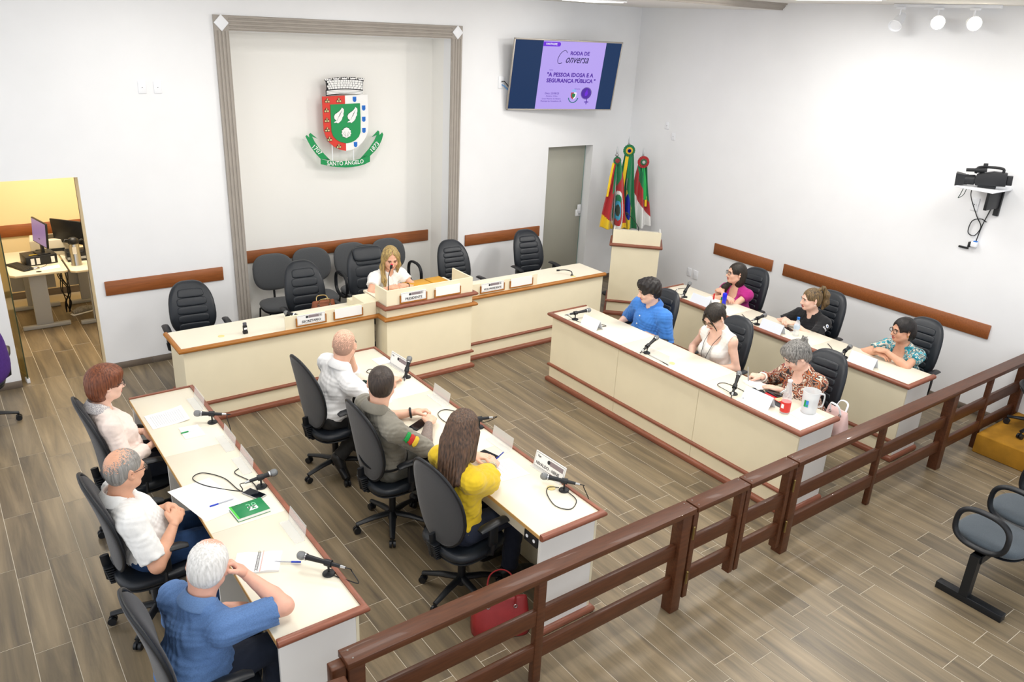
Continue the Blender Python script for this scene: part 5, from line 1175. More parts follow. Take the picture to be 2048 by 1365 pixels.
def z_rs(u, v):
    cu, cv = u - .35, (v - .72) * 2.1; r = math.hypot(cu, cv * .9)
    if r < .16: return 6
    if r < .26: return 5
    if r < .42: return 0 if (cu + cv) < 0 else 1
    if r < .52: return 4
    if v + u * .12 < .42 - .12 * u and u > -.55 + v * .4: return 0
    if v > .80 + .10 * (u + 1) and u < .1: return 2
    if v > .93: return 2
    return 1
def z_br(u, v):
    if abs(u - .25 - (v - .74) * .5) * 1.1 + abs(v - .74) * 2.0 < .50:
        return 3 if math.hypot((u - .3) * .9, (v - .70) * 1.6) < .26 else 2
    if v > .80 and -.15 < u < .3: return 2
    return 0
def z_sa(u, v):
    if v < .36 + .28 * u and v < .62: return 0
    if v < .66 + .2 * u: return 1
    return 4
FM = [Fg, Fr, Fy, Fb, Fw, Fc, Fk]
flag(7.42, -.60, 2.19, 'green red and yellow state flag with crest, left of the three', z_rs, FM, .04, .20, .98, rad(-32), [([(-.05, 0, 1.96), (-.085, 0, 1.75), (-.12, 0, 1.48)], Fy, .03), ([(-.03, 0, 1.96), (-.06, 0, 1.78), (-.10, 0, 1.55)], Fr, .03)], [(.055, Fg, 0, 1), (.032, Fr, .012, 1)], 0.4)
flag(7.66, -.58, 2.315, 'green Brazilian flag with yellow and blue, tallest of the three', z_br, FM, .05, .17, .95, rad(-32), [([(-.02, 0, 2.05), (-.05, 0, 1.75), (-.085, 0, 1.40)], Fy, .045), ([(.02, 0, 2.05), (.02, 0, 1.9), (.01, 0, 1.72)], Fg, .05)], [(.085, Fg, 0, 1), (.05, Fy, .012, 1), (.025, Fb, .022, 1)], 1.7)
flag(7.90, -.64, 2.15, 'green red and white municipal flag, right of the three', z_sa, FM, .05, .16, .98, rad(-32), [([(.0, 0, 1.9), (.04, 0, 1.65), (.06, 0, 1.40)], mat('flag_bright_green', '#1fa84f', .6), .045), ([(.07, 0, 1.45), (.075, 0, 1.3)], Fy, .03)], [(.085, Fr, 0, 1), (.045, Fg, .012, 1), (.022, Fw, .022, 1)], 2.9)

# ------------------------------------------------------------------ video camera on its wall shelf
sh = thing('camera_shelf', 'white wall shelf with black bracket on the right wall', 'shelf', (XR, -5.28, 2.40))
G().box(-.42, -.001, -.17, .19, -.008, .010).build('shelf_board', M_white, sh, bevel=.003); G().box(-.30, -.001, -.10, -.07, -.20, -.009).build('bracket', M_black, sh, bevel=.004); G().box(-.03, -.001, -.11, -.06, -.28, -.009).build('bracket_foot', M_black, sh)
vc = thing('video_camera', 'black shoulder video camera on the wall shelf', 'camera', (7.97, -5.27, 2.4105), rad(112)); Mc = mat('camera_black', '#202124', .5, noise=.1, nscale=60); VM = Matrix.Translation((0, 0, .0)) @ Matrix.Rotation(rad(4), 4, 'Y') @ Matrix.Translation((0, 0, .075))
def vp(g, n, m=Mc, par=vc, **k): return g.build(n, m, par, M=VM if par is vc else None, **k)
bd = vp(G().prism([(-.20, -.05), (.06, -.055), (.08, .0), (.06, .055), (-.08, .085), (-.20, .075)], -.055, .055, 'xz'), 'body', bevel=.008)
vp(G().lathe([(.045, 0), (.05, .01), (.048, .06), (.052, .065), (.05, .10)], 20, M=Matrix.Translation((.07, 0, -.005)) @ Matrix.Rotation(pi/2, 4, 'Y')), 'lens', smooth=50)
vp(G().add([(.16, -.05, -.05), (.16, .05, -.05), (.16, .05, .045), (.16, -.05, .045), (.24, -.07, -.065), (.24, .07, -.065), (.24, .07, .06), (.24, -.07, .06)], [(0,3,2,1), (0,1,5,4), (1,2,6,5), (2,3,7,6), (3,0,4,7)]), 'lens_hood')
vp(G().cyl((.165, 0, -.005), (.185, 0, -.005), .04, n=20), 'front_glass', mat('camera_glass', '#111822', .05))
vp(G().tube(cable_pts([(-.16, 0, .075), (-.15, 0, .115), (-.02, 0, .125), (.06, 0, .115), (.075, 0, .06)]), .013, 8), 'carry_handle', smooth=60)
vp(G().cyl((-.02, .05, .10), (.16, .05, .095), .018, .016, n=12), 'microphone_tube', smooth=50); vp(G().box(-.0, .09, -.075, -.03, .06, .105), 'viewfinder', bevel=.008); vp(G().box(-.02, .02, -.02, .02, .12, .16), 'accessory_shoe', bevel=.005); vp(G().box(-.25, -.20, -.035, .035, -.04, .05), 'battery', bevel=.006); G().box(-.12, .04, -.035, .035, 0, .024).build('mount_plate', M_black, vc)
g = G(); X_ = XR - .02
g.tube(cable_pts([(8.02, -5.16, 2.39), (8.10, -5.13, 2.30), (X_, -5.12, 2.20), (X_, -5.20, 2.07), (X_, -5.26, 1.98), (X_, -5.22, 1.88), (X_, -5.15, 1.90), (X_, -5.16, 2.02), (X_, -5.24, 2.06), (X_, -5.30, 2.04)]), .005, 6); tag(g.build('camera_cable', M_black, smooth=60), 'black cable looping down the wall under the video camera', 'cable')
g = G(); g.tube(cable_pts([(8.05, -5.30, 2.39), (X_, -5.32, 2.28), (X_, -5.27, 2.0), (X_, -5.25, 1.82)]), .005, 6); tag(g.build('camera_cable', M_black, smooth=60), 'straight black cable hanging from the camera shelf to a plug', 'cable')
g = G(); g.tube(cable_pts([(8.06, -5.30, 2.39), (X_, -5.28, 2.27), (X_, -5.32, 2.22), (X_, -5.37, 2.28), (8.08, -5.38, 2.39)]), .004, 6); tag(g.build('camera_cable', M_black, smooth=60), 'short black cable loop right under the camera shelf', 'cable')
g = G(); g.tube(cable_pts([(7.98, -5.10, 2.39), (8.0, -5.07, 2.30), (8.02, -5.05, 2.26), (8.03, -5.09, 2.30), (8.0, -5.12, 2.39)]), .0035, 6); tag(g.build('camera_cable', mat('green_wire', '#26433a', .5), smooth=60), 'thin dark green wire loop at the left of the camera shelf', 'cable')
t = thing('power_plug', 'dangling white and blue plug at the end of the camera cable', 'plug', (XR - .03, -5.235, 1.80)); G().box(-.02, .02, -.04, .02, -.035, .02).build('plug_body', M_white, t, bevel=.006); G().box(-.021, .021, .02, .045, -.045, .01).build('adapter', M_black, t, bevel=.004); G().box(-.015, .015, -.035, .0, .02, .03).build('connector', M_cap, t)
tag(G().box(XR - .02, XR - .001, -5.19, -5.09, 1.725, 1.745).build('wall_clip', M_black, bevel=.003), 'small black clip on the right wall below the dangling plug', 'clip')

# ------------------------------------------------------------------ the office behind the open door
M_odesk = mat('office_desk_top', '#e8dcc3', .45); M_leg = mat('office_leg_grey', '#a5a8ad', .45)
def office_desk(x0, x1, y0, y1, label):
    t = thing('office_desk', label, 'desk'); z = .74
    G().prism([(x0 + .05, y0), (x1 - .02, y0), (x1, y0 + .02), (x1, y1), (x0, y1), (x0, y0 + .05)], z - .028, z, 'xy').build('top', M_odesk, t, bevel=.006)
    xm = (x0 + x1) / 2; lx = x0 + .28 if x1 - x0 > .5 else x0 + .18
    for yy in (y0 + .19, y1 - .12):
        G().box(lx - .09, lx + .09, yy - .02, yy + .02, .05, z - .05).build('column', M_leg, t, bevel=.004); G().box(x0 + .04, x1 - .04, yy - .03, yy + .03, .0, .05).build('foot', M_leg, t, bevel=.01); G().box(x0 + .06, x1 - .06, yy - .015, yy + .015, z - .06, z - .029).build('bearer', M_leg, t)
    G().box(x0 + .05, x1 - .05, y1 - .10, y1 - .085, .25, .60).build('modesty_panel', M_leg, t)
    G().cyl((x0 + .30, y0 + .07, z), (x0 + .30, y0 + .07, z + .002), .03, n=18).build('grommet', M_black, t)
office_desk(.06, .655, 1.52, 2.62, 'pale office desk with grey T-legs, seen through the doorway'); office_desk(.675, 1.30, 1.44, 2.60, 'second office desk, half hidden by the door jamb')
def monitor(x, y, z0, az, label, tex):
    t = thing('computer_monitor', label, 'monitor', (x, y, z0), az)
    G().box(-.24, .24, -.012, .012, .10, .40).build('panel', M_black, t, bevel=.005, M=Matrix.Rotation(-.08, 4, 'X')); G().box(-.228, .228, -.0135, -.012, .112, .388).build('screen', tex, t, M=Matrix.Rotation(-.08, 4, 'X')); G().box(-.025, .025, .0, .03, .0, .18).build('neck', M_black, t); G().box(-.10, .10, -.07, .07, 0, .012).build('base', M_black, t, bevel=.004)
M_oscr = mat('office_screen', '#7f6fa6', .3, emit=.5); monitor(.46, 1.99, .858, rad(-79), 'computer monitor on a black riser in the office', M_oscr); monitor(.82, 2.15, .80, rad(130), 'second computer monitor seen from behind in the office', M_oscr)
t = thing('monitor_riser', 'black file box under the office monitor', 'riser', (.42, 2.0, .7405), rad(8)); G().box(-.17, .17, -.13, .13, .0, .115).build('box', M_black, t, bevel=.004)
for x in (-.10, -.04, .12): G().box(x - .02, x + .02, -.1312, -.13, .015, .09).build('sticker', M_paper, t)
pen((.40, 1.92), .1, 'yellow pencil on the black riser', mat('pencil_yellow', '#d9b52c', .5), .16, .862)
t = thing('keyboard', 'black keyboard on the office desk', 'keyboard', (.205, 1.86, .7405), rad(112)); G().box(-.20, .20, -.07, .07, 0, .018).build('case', M_black, t, bevel=.004)
g = G()
for r in range(5):
    for k in range(14): g.box(-.185 + k*.0265, -.163 + k*.0265, -.055 + r*.023, -.037 + r*.023, .018, .022)
g.build('keys', mat('key_grey', '#34332f', .6), t)
t = thing('computer_mouse', 'small mouse on the office desk', 'mouse', (.345, 1.72, .7405), rad(20)); G().ball((0, 0, .006), (.05, .03, .022)).build('shell', M_steel, t, smooth=80); G().tube(cable_pts([(.05, 0, .008), (.12, .03, .004), (.20, .12, .004), (.22, .22, .004)]), .002, 5).build('cable', M_black, t)
t = thing('printer', 'white office printer between the monitors', 'printer', (.60, 2.42, .7405), rad(-6)); G().box(-.21, .21, -.17, .17, 0, .20).build('body', mat('printer_beige', '#d8cfba', .5), t, bevel=.012); G().box(-.16, .16, -.1715, -.168, .05, .09).build('tray_slot', M_black, t); G().box(-.14, .14, -.10, .10, .20, .206).build('lid_glass', M_black, t)
t = thing('thermos', 'steel pump thermos with a black top in the office', 'thermos', (.78, 1.70, .7405)); G().lathe([(0, 0), (.062, 0), (.062, .012), (.058, .02), (.058, .25), (.05, .27), (0, .27)], 24).build('body', M_steel, t, smooth=40); tp = G().lathe([(.05, .262), (.062, .275), (.06, .315), (.035, .34), (0, .345)], 20).build('top', M_black, t, smooth=50); G().tube([(-.03, 0, .31), (-.09, -.02, .325), (-.10, -.03, .30)], .013, 8).build('spout', M_black, tp, smooth=50); G().tube(cable_pts([(.06, 0, .29), (.10, 0, .30), (.11, 0, .20), (.10, 0, .14)]), .012, 8).build('handle', M_black, t, smooth=50); G().box(-.03, .012, -.0595, -.0575, .15, .235).build('label_patch', M_paper, t)
sheet('note_sheet', [(.40, 1.62), (.60, 1.66), (.60, 1.80), (.38, 1.76)], 'printed list on the office desk', z=.7405, lines=4)
t = thing('desk_box', 'dark box on the second office desk behind the thermos', 'box', (.86, 1.95, .7405)); G().box(-.15, .15, -.10, .10, 0, .12).build('body', M_black, t, bevel=.004); G().box(-.15, .15, -.101, -.10, .03, .06).build('slot', M_leg, t)
g = G(); r_ = random.Random(3)
for i in range(7):
    x = .64 + r_.uniform(-.03, .05); g.tube(cable_pts([(x, 2.15, .70), (x + r_.uniform(-.05, .05), 2.0, .55), (x + r_.uniform(-.06, .06), 1.98, .35), (x + r_.uniform(-.05, .05), 2.05, .18), (x, 2.12, .02)]), .006, 5)
tag(g.build('cable_bundle', M_black, smooth=60), 'tangle of black cables under the office desks', 'cables', kind=None)
t = thing('sneaker', 'grey and white sneaker under the second office desk', 'shoe', (.80, 2.05, 0), rad(200)); G().tube([(-.12, 0, .045), (-.04, 0, .055), (.05, 0, .05), (.12, 0, .035)], [.035, .045, .042, .028], 12).build('upper', mat('sneaker_grey', '#8f8d88', .8, noise=.3, nscale=60), t, smooth=60); G().box(-.145, .14, -.04, .04, 0, .018).build('sole', M_white, t, bevel=.008)

# ================================================================== PEOPLE (implicit surfaces meshed with surface nets)
F4 = np.float32
def v3(*a): return np.array(a, F4)
class Cap:      # tapered capsule
    def __init__(s, a, b, ra, rb, k=.03, op='+', cut=None): s.a = np.array(a, F4); s.b = np.array(b, F4); s.ra = ra; s.rb = rb; s.k = k; s.op = op; s.cut = cut
    def d(s, P):
        ab = s.b - s.a; pa = P - s.a; t = np.clip(pa @ ab / max(float(ab @ ab), 1e-9), 0, 1)
        q = pa - t[:, None] * ab; e = np.sqrt((q * q).sum(1)) - (s.ra + (s.rb - s.ra) * t)
        if s.cut is not None: e = np.maximum(e, (P - s.cut[0]) @ s.cut[1])
        return e
    def grow(s, g): return Cap(s.a, s.b, s.ra + g, s.rb + g, s.k, s.op, s.cut)
class Ell:      # ellipsoid, R rows = local axes
    def __init__(s, c, r, R=None, k=.03, op='+'): s.c = np.array(c, F4); s.r = np.array(r, F4); s.R = None if R is None else np.array(R, F4); s.k = k; s.op = op
    def d(s, P):
        p = P - s.c
        if s.R is not None: p = p @ s.R.T
        q = p / s.r; k0 = np.sqrt((q * q).sum(1)); q = q / s.r; k1 = np.sqrt((q * q).sum(1))
        return k0 * (k0 - 1) / np.maximum(k1, 1e-6)
    def grow(s, g): return Ell(s.c, s.r + g, s.R, s.k, s.op)
class Half:     # keeps the side where (p - c) . n < 0
    def __init__(s, c, n, k=.0): s.c = np.array(c, F4); s.n = np.array(n, F4) / np.linalg.norm(n); s.op = 'i'; s.k = k
    def d(s, P): return (P - s.c) @ s.n
def field(prims, P, post=None):
    d = np.full(len(P), 9.0, F4)
    for p in prims:
        e = p.d(P)
        if p.op == '+':
            k = p.k
            if k > 0: h = np.clip(.5 + .5 * (d - e) / k, 0, 1); d = d * (1 - h) + e * h - k * h * (1 - h)
            else: d = np.minimum(d, e)
        elif p.op == '-':
            k = p.k; e = -e
            if k > 0: h = np.clip(.5 - .5 * (d - e) / k, 0, 1); d = d * (1 - h) + e * h + k * h * (1 - h)
            else: d = np.maximum(d, e)
        else: d = np.maximum(d, e)
    if post is not None: d = d + post(P)
    return d
def surf(prims, lo, hi, h, post=None):
    lo = np.array(lo, F4); hi = np.array(hi, F4); B = 4
    nb = np.maximum(np.ceil((hi - lo) / (h * B)).astype(int), 1); n = nb * B + 1
    cg = [lo[i] + (np.arange(nb[i]) + .5) * h * B for i in range(3)]
    C = np.stack(np.meshgrid(*cg, indexing='ij'), -1).reshape(-1, 3).astype(F4)
    dc = field(prims, C, post).reshape(nb)
    act = np.abs(dc) < h * B * 1.15 + .006
    D = np.ones(n, F4); D[:-1, :-1, :-1] = np.repeat(np.repeat(np.repeat(np.where(dc < 0, -1, 1).astype(F4), B, 0), B, 1), B, 2)
    A = np.zeros(n, bool); fine = np.repeat(np.repeat(np.repeat(act, B, 0), B, 1), B, 2)
    for i in (0, 1):
        for j in (0, 1):
            for k in (0, 1): A[i:n[0]-1+i, j:n[1]-1+j, k:n[2]-1+k] |= fine
    idx = np.argwhere(A); D[A] = field(prims, (lo + idx * h).astype(F4), post)
    D[0] = D[-1] = 1; D[:, 0] = D[:, -1] = 1; D[:, :, 0] = D[:, :, -1] = 1
    S = D < 0; m = n - 1
    cnt = np.zeros(m, np.int8)
    for i in (0, 1):
        for j in (0, 1):
            for k in (0, 1): cnt += S[i:m[0]+i, j:m[1]+j, k:m[2]+k]
    cells = np.argwhere((cnt > 0) & (cnt < 8))
    if not len(cells): return np.zeros((0, 3)), np.zeros((0, 4), int)
    vid = np.full(m, -1, np.int32); vid[tuple(cells.T)] = np.arange(len(cells))
    acc = np.zeros((len(cells), 3), F4); num = np.zeros(len(cells), F4)
    cor = [(i, j, k) for i in (0, 1) for j in (0, 1) for k in (0, 1)]
    val = {c: D[cells[:, 0] + c[0], cells[:, 1] + c[1], cells[:, 2] + c[2]] for c in cor}
    for a in cor:
        for ax in range(3):
            if a[ax]: continue
            b = list(a); b[ax] = 1; b = tuple(b); da, db = val[a], val[b]; x = (da < 0) != (db < 0)
            t = np.where(x, da / np.where(x, da - db, 1), 0); p = np.repeat(np.array([a], F4), len(cells), 0); p[:, ax] += t
            acc += p * x[:, None]; num += x
    V = lo + (cells + acc / num[:, None]) * h
    Q = []
    for ax in range(3):
        u, w = (ax + 1) % 3, (ax + 2) % 3
        sl0 = [slice(1, -1)] * 3; sl0[ax] = slice(0, -1); sl1 = [slice(1, -1)] * 3; sl1[ax] = slice(1, None)
        s0 = S[tuple(sl0)]; s1 = S[tuple(sl1)]; e = np.argwhere(s0 != s1)
        if not len(e): continue
        flip = s0[tuple(e.T)]; base = e.copy(); base[:, u] += 1; base[:, w] += 1
        def c(du, dw):
            q = base.copy(); q[:, u] += du; q[:, w] += dw; return vid[tuple(q.T)]
        q = np.stack([c(-1, -1), c(0, -1), c(0, 0), c(-1, 0)], 1); q[~flip] = q[~flip][:, ::-1]; Q.append(q)
    Q = np.concatenate(Q); Q = Q[(Q >= 0).all(1)]
    return V, Q
def relax(V, Q, it=1, lam=.5):
    for _ in range(it):
        S = np.zeros_like(V); n = np.zeros(len(V))
        for a in range(4):
            b = (a + 1) % 4; np.add.at(S, Q[:, a], V[Q[:, b]]); np.add.at(S, Q[:, b], V[Q[:, a]])
            np.add.at(n, Q[:, a], 1); np.add.at(n, Q[:, b], 1)
        V = V + lam * (S / np.maximum(n, 1)[:, None] - V)
    return V
def mesh_np(name, V, Q, mats, mi=None, parent=None):
    me = bpy.data.meshes.new(name); nv, nq = len(V), len(Q)
    me.vertices.add(nv); me.vertices.foreach_set('co', np.ascontiguousarray(V, F4).ravel())
    me.loops.add(nq * 4); me.loops.foreach_set('vertex_index', np.ascontiguousarray(Q, np.int32).ravel())
    me.polygons.add(nq); me.polygons.foreach_set('loop_start', np.arange(0, nq * 4, 4, dtype=np.int32))
    for m in mats: me.materials.append(m)
    if mi is not None: me.polygons.foreach_set('material_index', np.ascontiguousarray(mi, np.int32))
    me.update(calc_edges=True); me.validate(); me.shade_smooth()
    o = bpy.data.objects.new(name, me); COL.objects.link(o)
    if parent: o.parent = parent
    return o
def bounds(prims, pad):
    lo = np.full(3, 9.); hi = -lo
    for p in prims:
        if p.op != '+': continue
        if isinstance(p, Cap): r = max(p.ra, p.rb); a = np.minimum(p.a, p.b) - r; b = np.maximum(p.a, p.b) + r
        else: r = p.r.max() if p.R is not None else p.r; a = p.c - r; b = p.c + r
        lo = np.minimum(lo, a); hi = np.maximum(hi, b)
    return lo - pad, hi + pad
def unit(v): v = np.array(v, float); return v / max(np.linalg.norm(v), 1e-9)
def rotm(yaw, pitch, roll=0):   # columns: forward, left, up ; pitch > 0 looks down
    cy, sy, cp, sp, cr, sr = cos(yaw), sin(yaw), cos(pitch), sin(pitch), cos(roll), sin(roll)
    Rz = np.array([[cy, -sy, 0], [sy, cy, 0], [0, 0, 1]]); Ry = np.array([[cp, 0, sp], [0, 1, 0], [-sp, 0, cp]]); Rx = np.array([[1, 0, 0], [0, cr, -sr], [0, sr, cr]])
    return Rz @ Ry @ Rx

def head_prims(fem, fat, neck, old=0):
    j = .9 if fem else 1.0
    p = [Ell((-.012, 0, .030), (.097, .076, .088), k=.02), Ell((.018, 0, -.035), (.072, .061 * (1 + fat * .08), .086), k=.03)]
    for s in (-1, 1):
        p += [Cap((-.005, s * .054, -.055), (.052, s * .018, -.099 * j), .022 + .008 * fat, .017 + .006 * fat, .03), Ell((.062, s * .036, -.032), (.024, .024, .024), k=.025)]
    p += [Ell((.064, 0, -.100 * j), (.021, .024, .018), k=.02), Cap((.083, -.034, .020), (.083, .034, .020), .010 if fem else .012, .010 if fem else .012, .018)]
    for s in (-1, 1): p.append(Ell((.101, s * .031, .001), (.017, .017, .012), k=.012, op='-'))
    p += [Cap((.088, 0, .008), (.108, 0, -.034), .0075, .0125 if fem else .014, .012)]
    for s in (-1, 1): p.append(Ell((.097, s * .012, -.040), (.010, .0075, .008), k=.008))
    p += [Ell((.088, 0, -.062), (.011, .023, .0055), k=.006), Ell((.085, 0, -.073), (.012, .019, .0065), k=.006)]
    for s in (-1, 1):
        Re = rotm(s * .55, -.2)
        p += [Ell((-.012, s * .083, -.004), (.020, .0080, .033), Re.T, k=.006), Ell((-.006, s * .090, -.002), (.010, .005, .017), Re.T, k=.004, op='-')]
        p.append(Cap((.081, s * .018, .0095), (.077, s * .046, .0060), .0062, .0056, .006))     # upper lid
    p += [Cap((-.022, 0, -.055), neck, .052 if fem else .060, .054 if fem else .064, .035)]
    return p
FC = Ell((.125, 0, -.050), (.085, .078, .118), k=.012, op='-')
def ears_cut(x=.028, z=-.055, r=(.055, .045, .062)): return [Ell((x, s * .088, z), r, k=.012, op='-') for s in (-1, 1)]
def cap_h(th, back=.066, bz=-.02): return [Ell((-.014, 0, .031), (.097 + th, .076 + th, .088 + th), k=.0), Ell((-.046, 0, bz), (.058 + th, .064 + th, back + th), k=.03)]
def groove(amp, fr, seed=0, curl=0.0, cfr=90):
    def f(P):
        ph = np.arctan2(P[:, 1], P[:, 0] + .02); z = P[:, 2]
        d = amp * (np.sin(ph * fr + 9 * z + seed) * .6 + np.sin(ph * fr * 2.3 - 14 * z + 2 * seed) * .4)
        if curl: d = d + curl * (np.sin(P[:, 0] * cfr + seed) * np.sin(P[:, 1] * cfr * 1.1 + 1) + np.sin(z * cfr * .9 + P[:, 0] * cfr * .7) * np.sin(P[:, 1] * cfr * .6 + 2)) * .6
        return d.astype(F4)
    return f
def hair_style(st):
    Z = lambda z, x=0, nx=0: Half((x, 0, z), (nx, 0, -1))
    if st == 'buzz': return cap_h(.006) + [FC] + ears_cut() + [Z(-.075)], groove(.0008, 70)
    if st == 'stubble': return cap_h(.0022) + [FC] + ears_cut() + [Z(-.075)], None
    if st == 'thin': return cap_h(.0040) + [FC] + ears_cut() + [Z(-.075)], groove(.0012, 60)
    if st == 'white': return cap_h(.009) + [Ell((.125, 0, -.05), (.085, .085, .135), k=.012, op='-')] + ears_cut() + [Z(-.085)], groove(.0022, 44, 1)
    if st == 'curly': return cap_h(.022) + [Ell((.045, 0, .095), (.06, .068, .035), k=.03), Ell((.13, 0, -.062), (.085, .085, .118), k=.012, op='-')] + ears_cut(.034) + [Z(-.078)], groove(.001, 30, 2, .0055, 120)
    if st == 'bob': return cap_h(.020, .08) + [Ell((.02, 0, .075), (.085, .078, .05), k=.03), Ell((-.055, 0, -.055), (.06, .075, .06), k=.03), Ell((.13, 0, -.062), (.08, .085, .115), k=.012, op='-')] + [Ell((.035, s * .085, -.07), (.062, .045, .062), k=.012, op='-') for s in (-1, 1)] + [Z(-.115, 0, .25)], groove(.0028, 34, 3)
    if st == 'long':
        p = cap_h(.015, .085) + [Ell((-.055, 0, -.09), (.062, .095, .14), k=.05)]
        for y in (-.055, -.02, .02, .055): p.append(Cap((-.06, y, -.08), (-.085 - abs(y) * .1, y * 1.15, -.335 + abs(y) * .7), .047, .020, .04))
        for s in (-1, 1): p.append(Cap((.0, s * .082, .0), (.0, s * .088, -.16), .028, .022, .03))
        return p + [FC], groove(.0034, 30, 4)
    if st == 'blonde':
        p = cap_h(.012, .085) + [Ell((-.05, 0, -.08), (.06, .09, .12), k=.05)]
        p += [Cap((.0, -.076, .03), (.022, -.090, -.10), .022, .027, .03), Cap((.022, -.090, -.10), (.080, -.078, -.23), .027, .027, .03), Cap((.085, -.075, -.23), (.10, -.062, -.335), .028, .010, .03)]
        p += [Cap((.0, .076, .03), (.005, .089, -.09), .022, .024, .03), Cap((.005, .089, -.09), (-.01, .085, -.2), .024, .012, .03)]
        p += [Ell((.09, 0, .10), (.05, .004, .03), k=.008, op='-')]
        return p + [Ell((.125, 0, -.040), (.096, .070, .146), k=.012, op='-')], groove(.003, 30, 5)
    if st == 'dark_long':
        p = cap_h(.010, .085) + [Ell((-.05, 0, -.07), (.06, .085, .11), k=.05), Cap((-.06, -.02, -.1), (-.05, -.07, -.16), .055, .04, .04)]
        p += [Cap((-.02, -.075, -.12), (.065, -.075, -.20), .035, .036, .03), Cap((.065, -.075, -.20), (.095, -.06, -.36), .036, .016, .03)]
        return p + [Ell((.125, 0, -.045), (.088, .075, .128), k=.012, op='-')] + ears_cut(.03, -.04, (.055, .045, .045)), groove(.0025, 36, 6)
    if st == 'bun':
        p = cap_h(.010) + [Ell((-.118, 0, .01), (.034, .036, .036), k=.015), Cap((.075, .02, .095), (.088, .055, .02), .010, .007, .015), Cap((.088, .055, .02), (.080, .064, -.085), .007, .004, .01),
             Cap((.075, -.02, .095), (.088, -.055, .02), .010, .007, .015), Cap((.088, -.055, .02), (.082, -.066, -.075), .007, .004, .01)]
        return p[:2] + [Ell((.125, 0, -.045), (.085, .068, .128), k=.012, op='-')] + ears_cut(.03, -.04, (.05, .045, .045)) + [Z(-.075)], groove(.002, 40, 7), p[2:]
    if st == 'messy':
        p = cap_h(.018) + [Ell((.05, 0, .085), (.05, .07, .035), k=.03)]
        extra = [Ell((-.10, 0, .075), (.032, .034, .03), k=.02)]
        r = random.Random(5)
        for i in range(13):
            a = r.uniform(-1.3, 1.3); b = r.uniform(-.2, 1.2); d = np.array((-cos(a) * cos(b), sin(a) * cos(b), sin(b) + .3)); d = d / np.linalg.norm(d)
            c = np.array((-.105, 0, .08)); extra.append(Cap(c, c + d * r.uniform(.03, .055), .011, .003, .012))
        for s in (-1, 1): extra.append(Cap((.03, s * .082, .03), (.055, s * .072, -.03), .012, .004, .015))
        return p + [Ell((.13, 0, -.058), (.085, .082, .118), k=.012, op='-')] + ears_cut() + [Z(-.085)], groove(.0035, 34, 8, .002, 80), extra
    if st == 'ponytail':
        extra = [Cap((-.075, 0, .10), (-.125, 0, .115), .016, .018, .015), Cap((-.125, 0, .115), (-.165, 0, .04), .022, .030, .02), Cap((-.165, 0, .04), (-.165, 0, -.05), .032, .034, .03), Cap((-.165, 0, -.05), (-.135, 0, -.115), .034, .014, .03), Cap((-.10, 0, .11), (-.105, .01, .15), .014, .004, .01)]
        return cap_h(.007) + [Ell((.125, 0, -.045), (.086, .072, .126), k=.012, op='-')] + ears_cut(.03, -.04, (.05, .045, .045)) + [Z(-.075)], groove(.002, 40, 9), extra
    if st == 'wavy':
        return cap_h(.014) + [Ell((-.07, 0, -.035), (.055, .07, .075), k=.04), Ell((.125, 0, -.045), (.09, .075, .125), k=.012, op='-')] + ears_cut(.034, -.045, (.055, .045, .055)) + [Z(-.125)], groove(.0015, 34, 10, .003, 75)
    raise KeyError(st)

THIN = {'thin': ((-.085, 0, .10), (.085, .06, .075), .9), 'white': ((.045, 0, .125), (.085, .058, .055), .5), 'stubble': ((.03, 0, .13), (.14, .10, .115), 1.3)}
POSES = {'relaxed': ((.35, .5, .3),) * 4, 'flat': ((.1, .12, .06),) * 4, 'fist': ((1.35, 1.5, .9),) * 4, 'clasp': ((.75, 1.0, .5), (.8, 1.0, .5), (.8, 1.0, .5), (.85, 1.0, .5)),
         'pen': ((.75, .75, .3), (.95, .9, .4), (1.2, 1.2, .6), (1.3, 1.3, .7)), 'cheek': ((.9, 1.35, .7), (.95, 1.35, .7), (1.0, 1.4, .7), (1.05, 1.4, .7))}
def hand_prims(side, pose):
    m = 1 if side == 'R' else -1; p = []
    p += [Cap((-.01, 0, 0), (.03, 0, 0), .025, .026, .02), Ell((.055, -.001 * m, 0), (.045, .041, .0145), k=.02)]
    ys = (.031, .0105, -.0105, -.030); ls = (.070, .078, .072, .057)
    for y, l, c in zip(ys, ls, POSES[pose]):
        b = np.array((.092 if abs(y) < .02 else .086, y * m, .002)); a = 0.0
        p.append(Cap((.05, y * m * .8, 0), b, .010, .0100, .012))
        for q, (fr, ang) in enumerate(zip((.44, .32, .24), c)):
            a += ang; e = b + np.array((cos(a), y * m * .6 * (1 if q == 0 else 0), -sin(a))) * l * fr
            p.append(Cap(b, e, .0098 - .0008 * q, .0090 - .0010 * q, .004)); b = e
    t0 = np.array((.018, .028 * m, -.006)); t1 = t0 + np.array((.034, .024 * m, -.012)); cl = pose in ('fist', 'pen', 'clasp', 'cheek')
    t2 = t1 + (np.array((.028, -.002 * m, -.018)) if cl else np.array((.03, .012 * m, -.006))); t3 = t2 + (np.array((.018, -.014 * m, -.008)) if cl else np.array((.024, .004 * m, -.004)))
    p += [Cap(t0, t1, .015, .013, .014), Cap(t1, t2, .0118, .0108, .004), Cap(t2, t3, .0105, .0085, .004)]
    return p

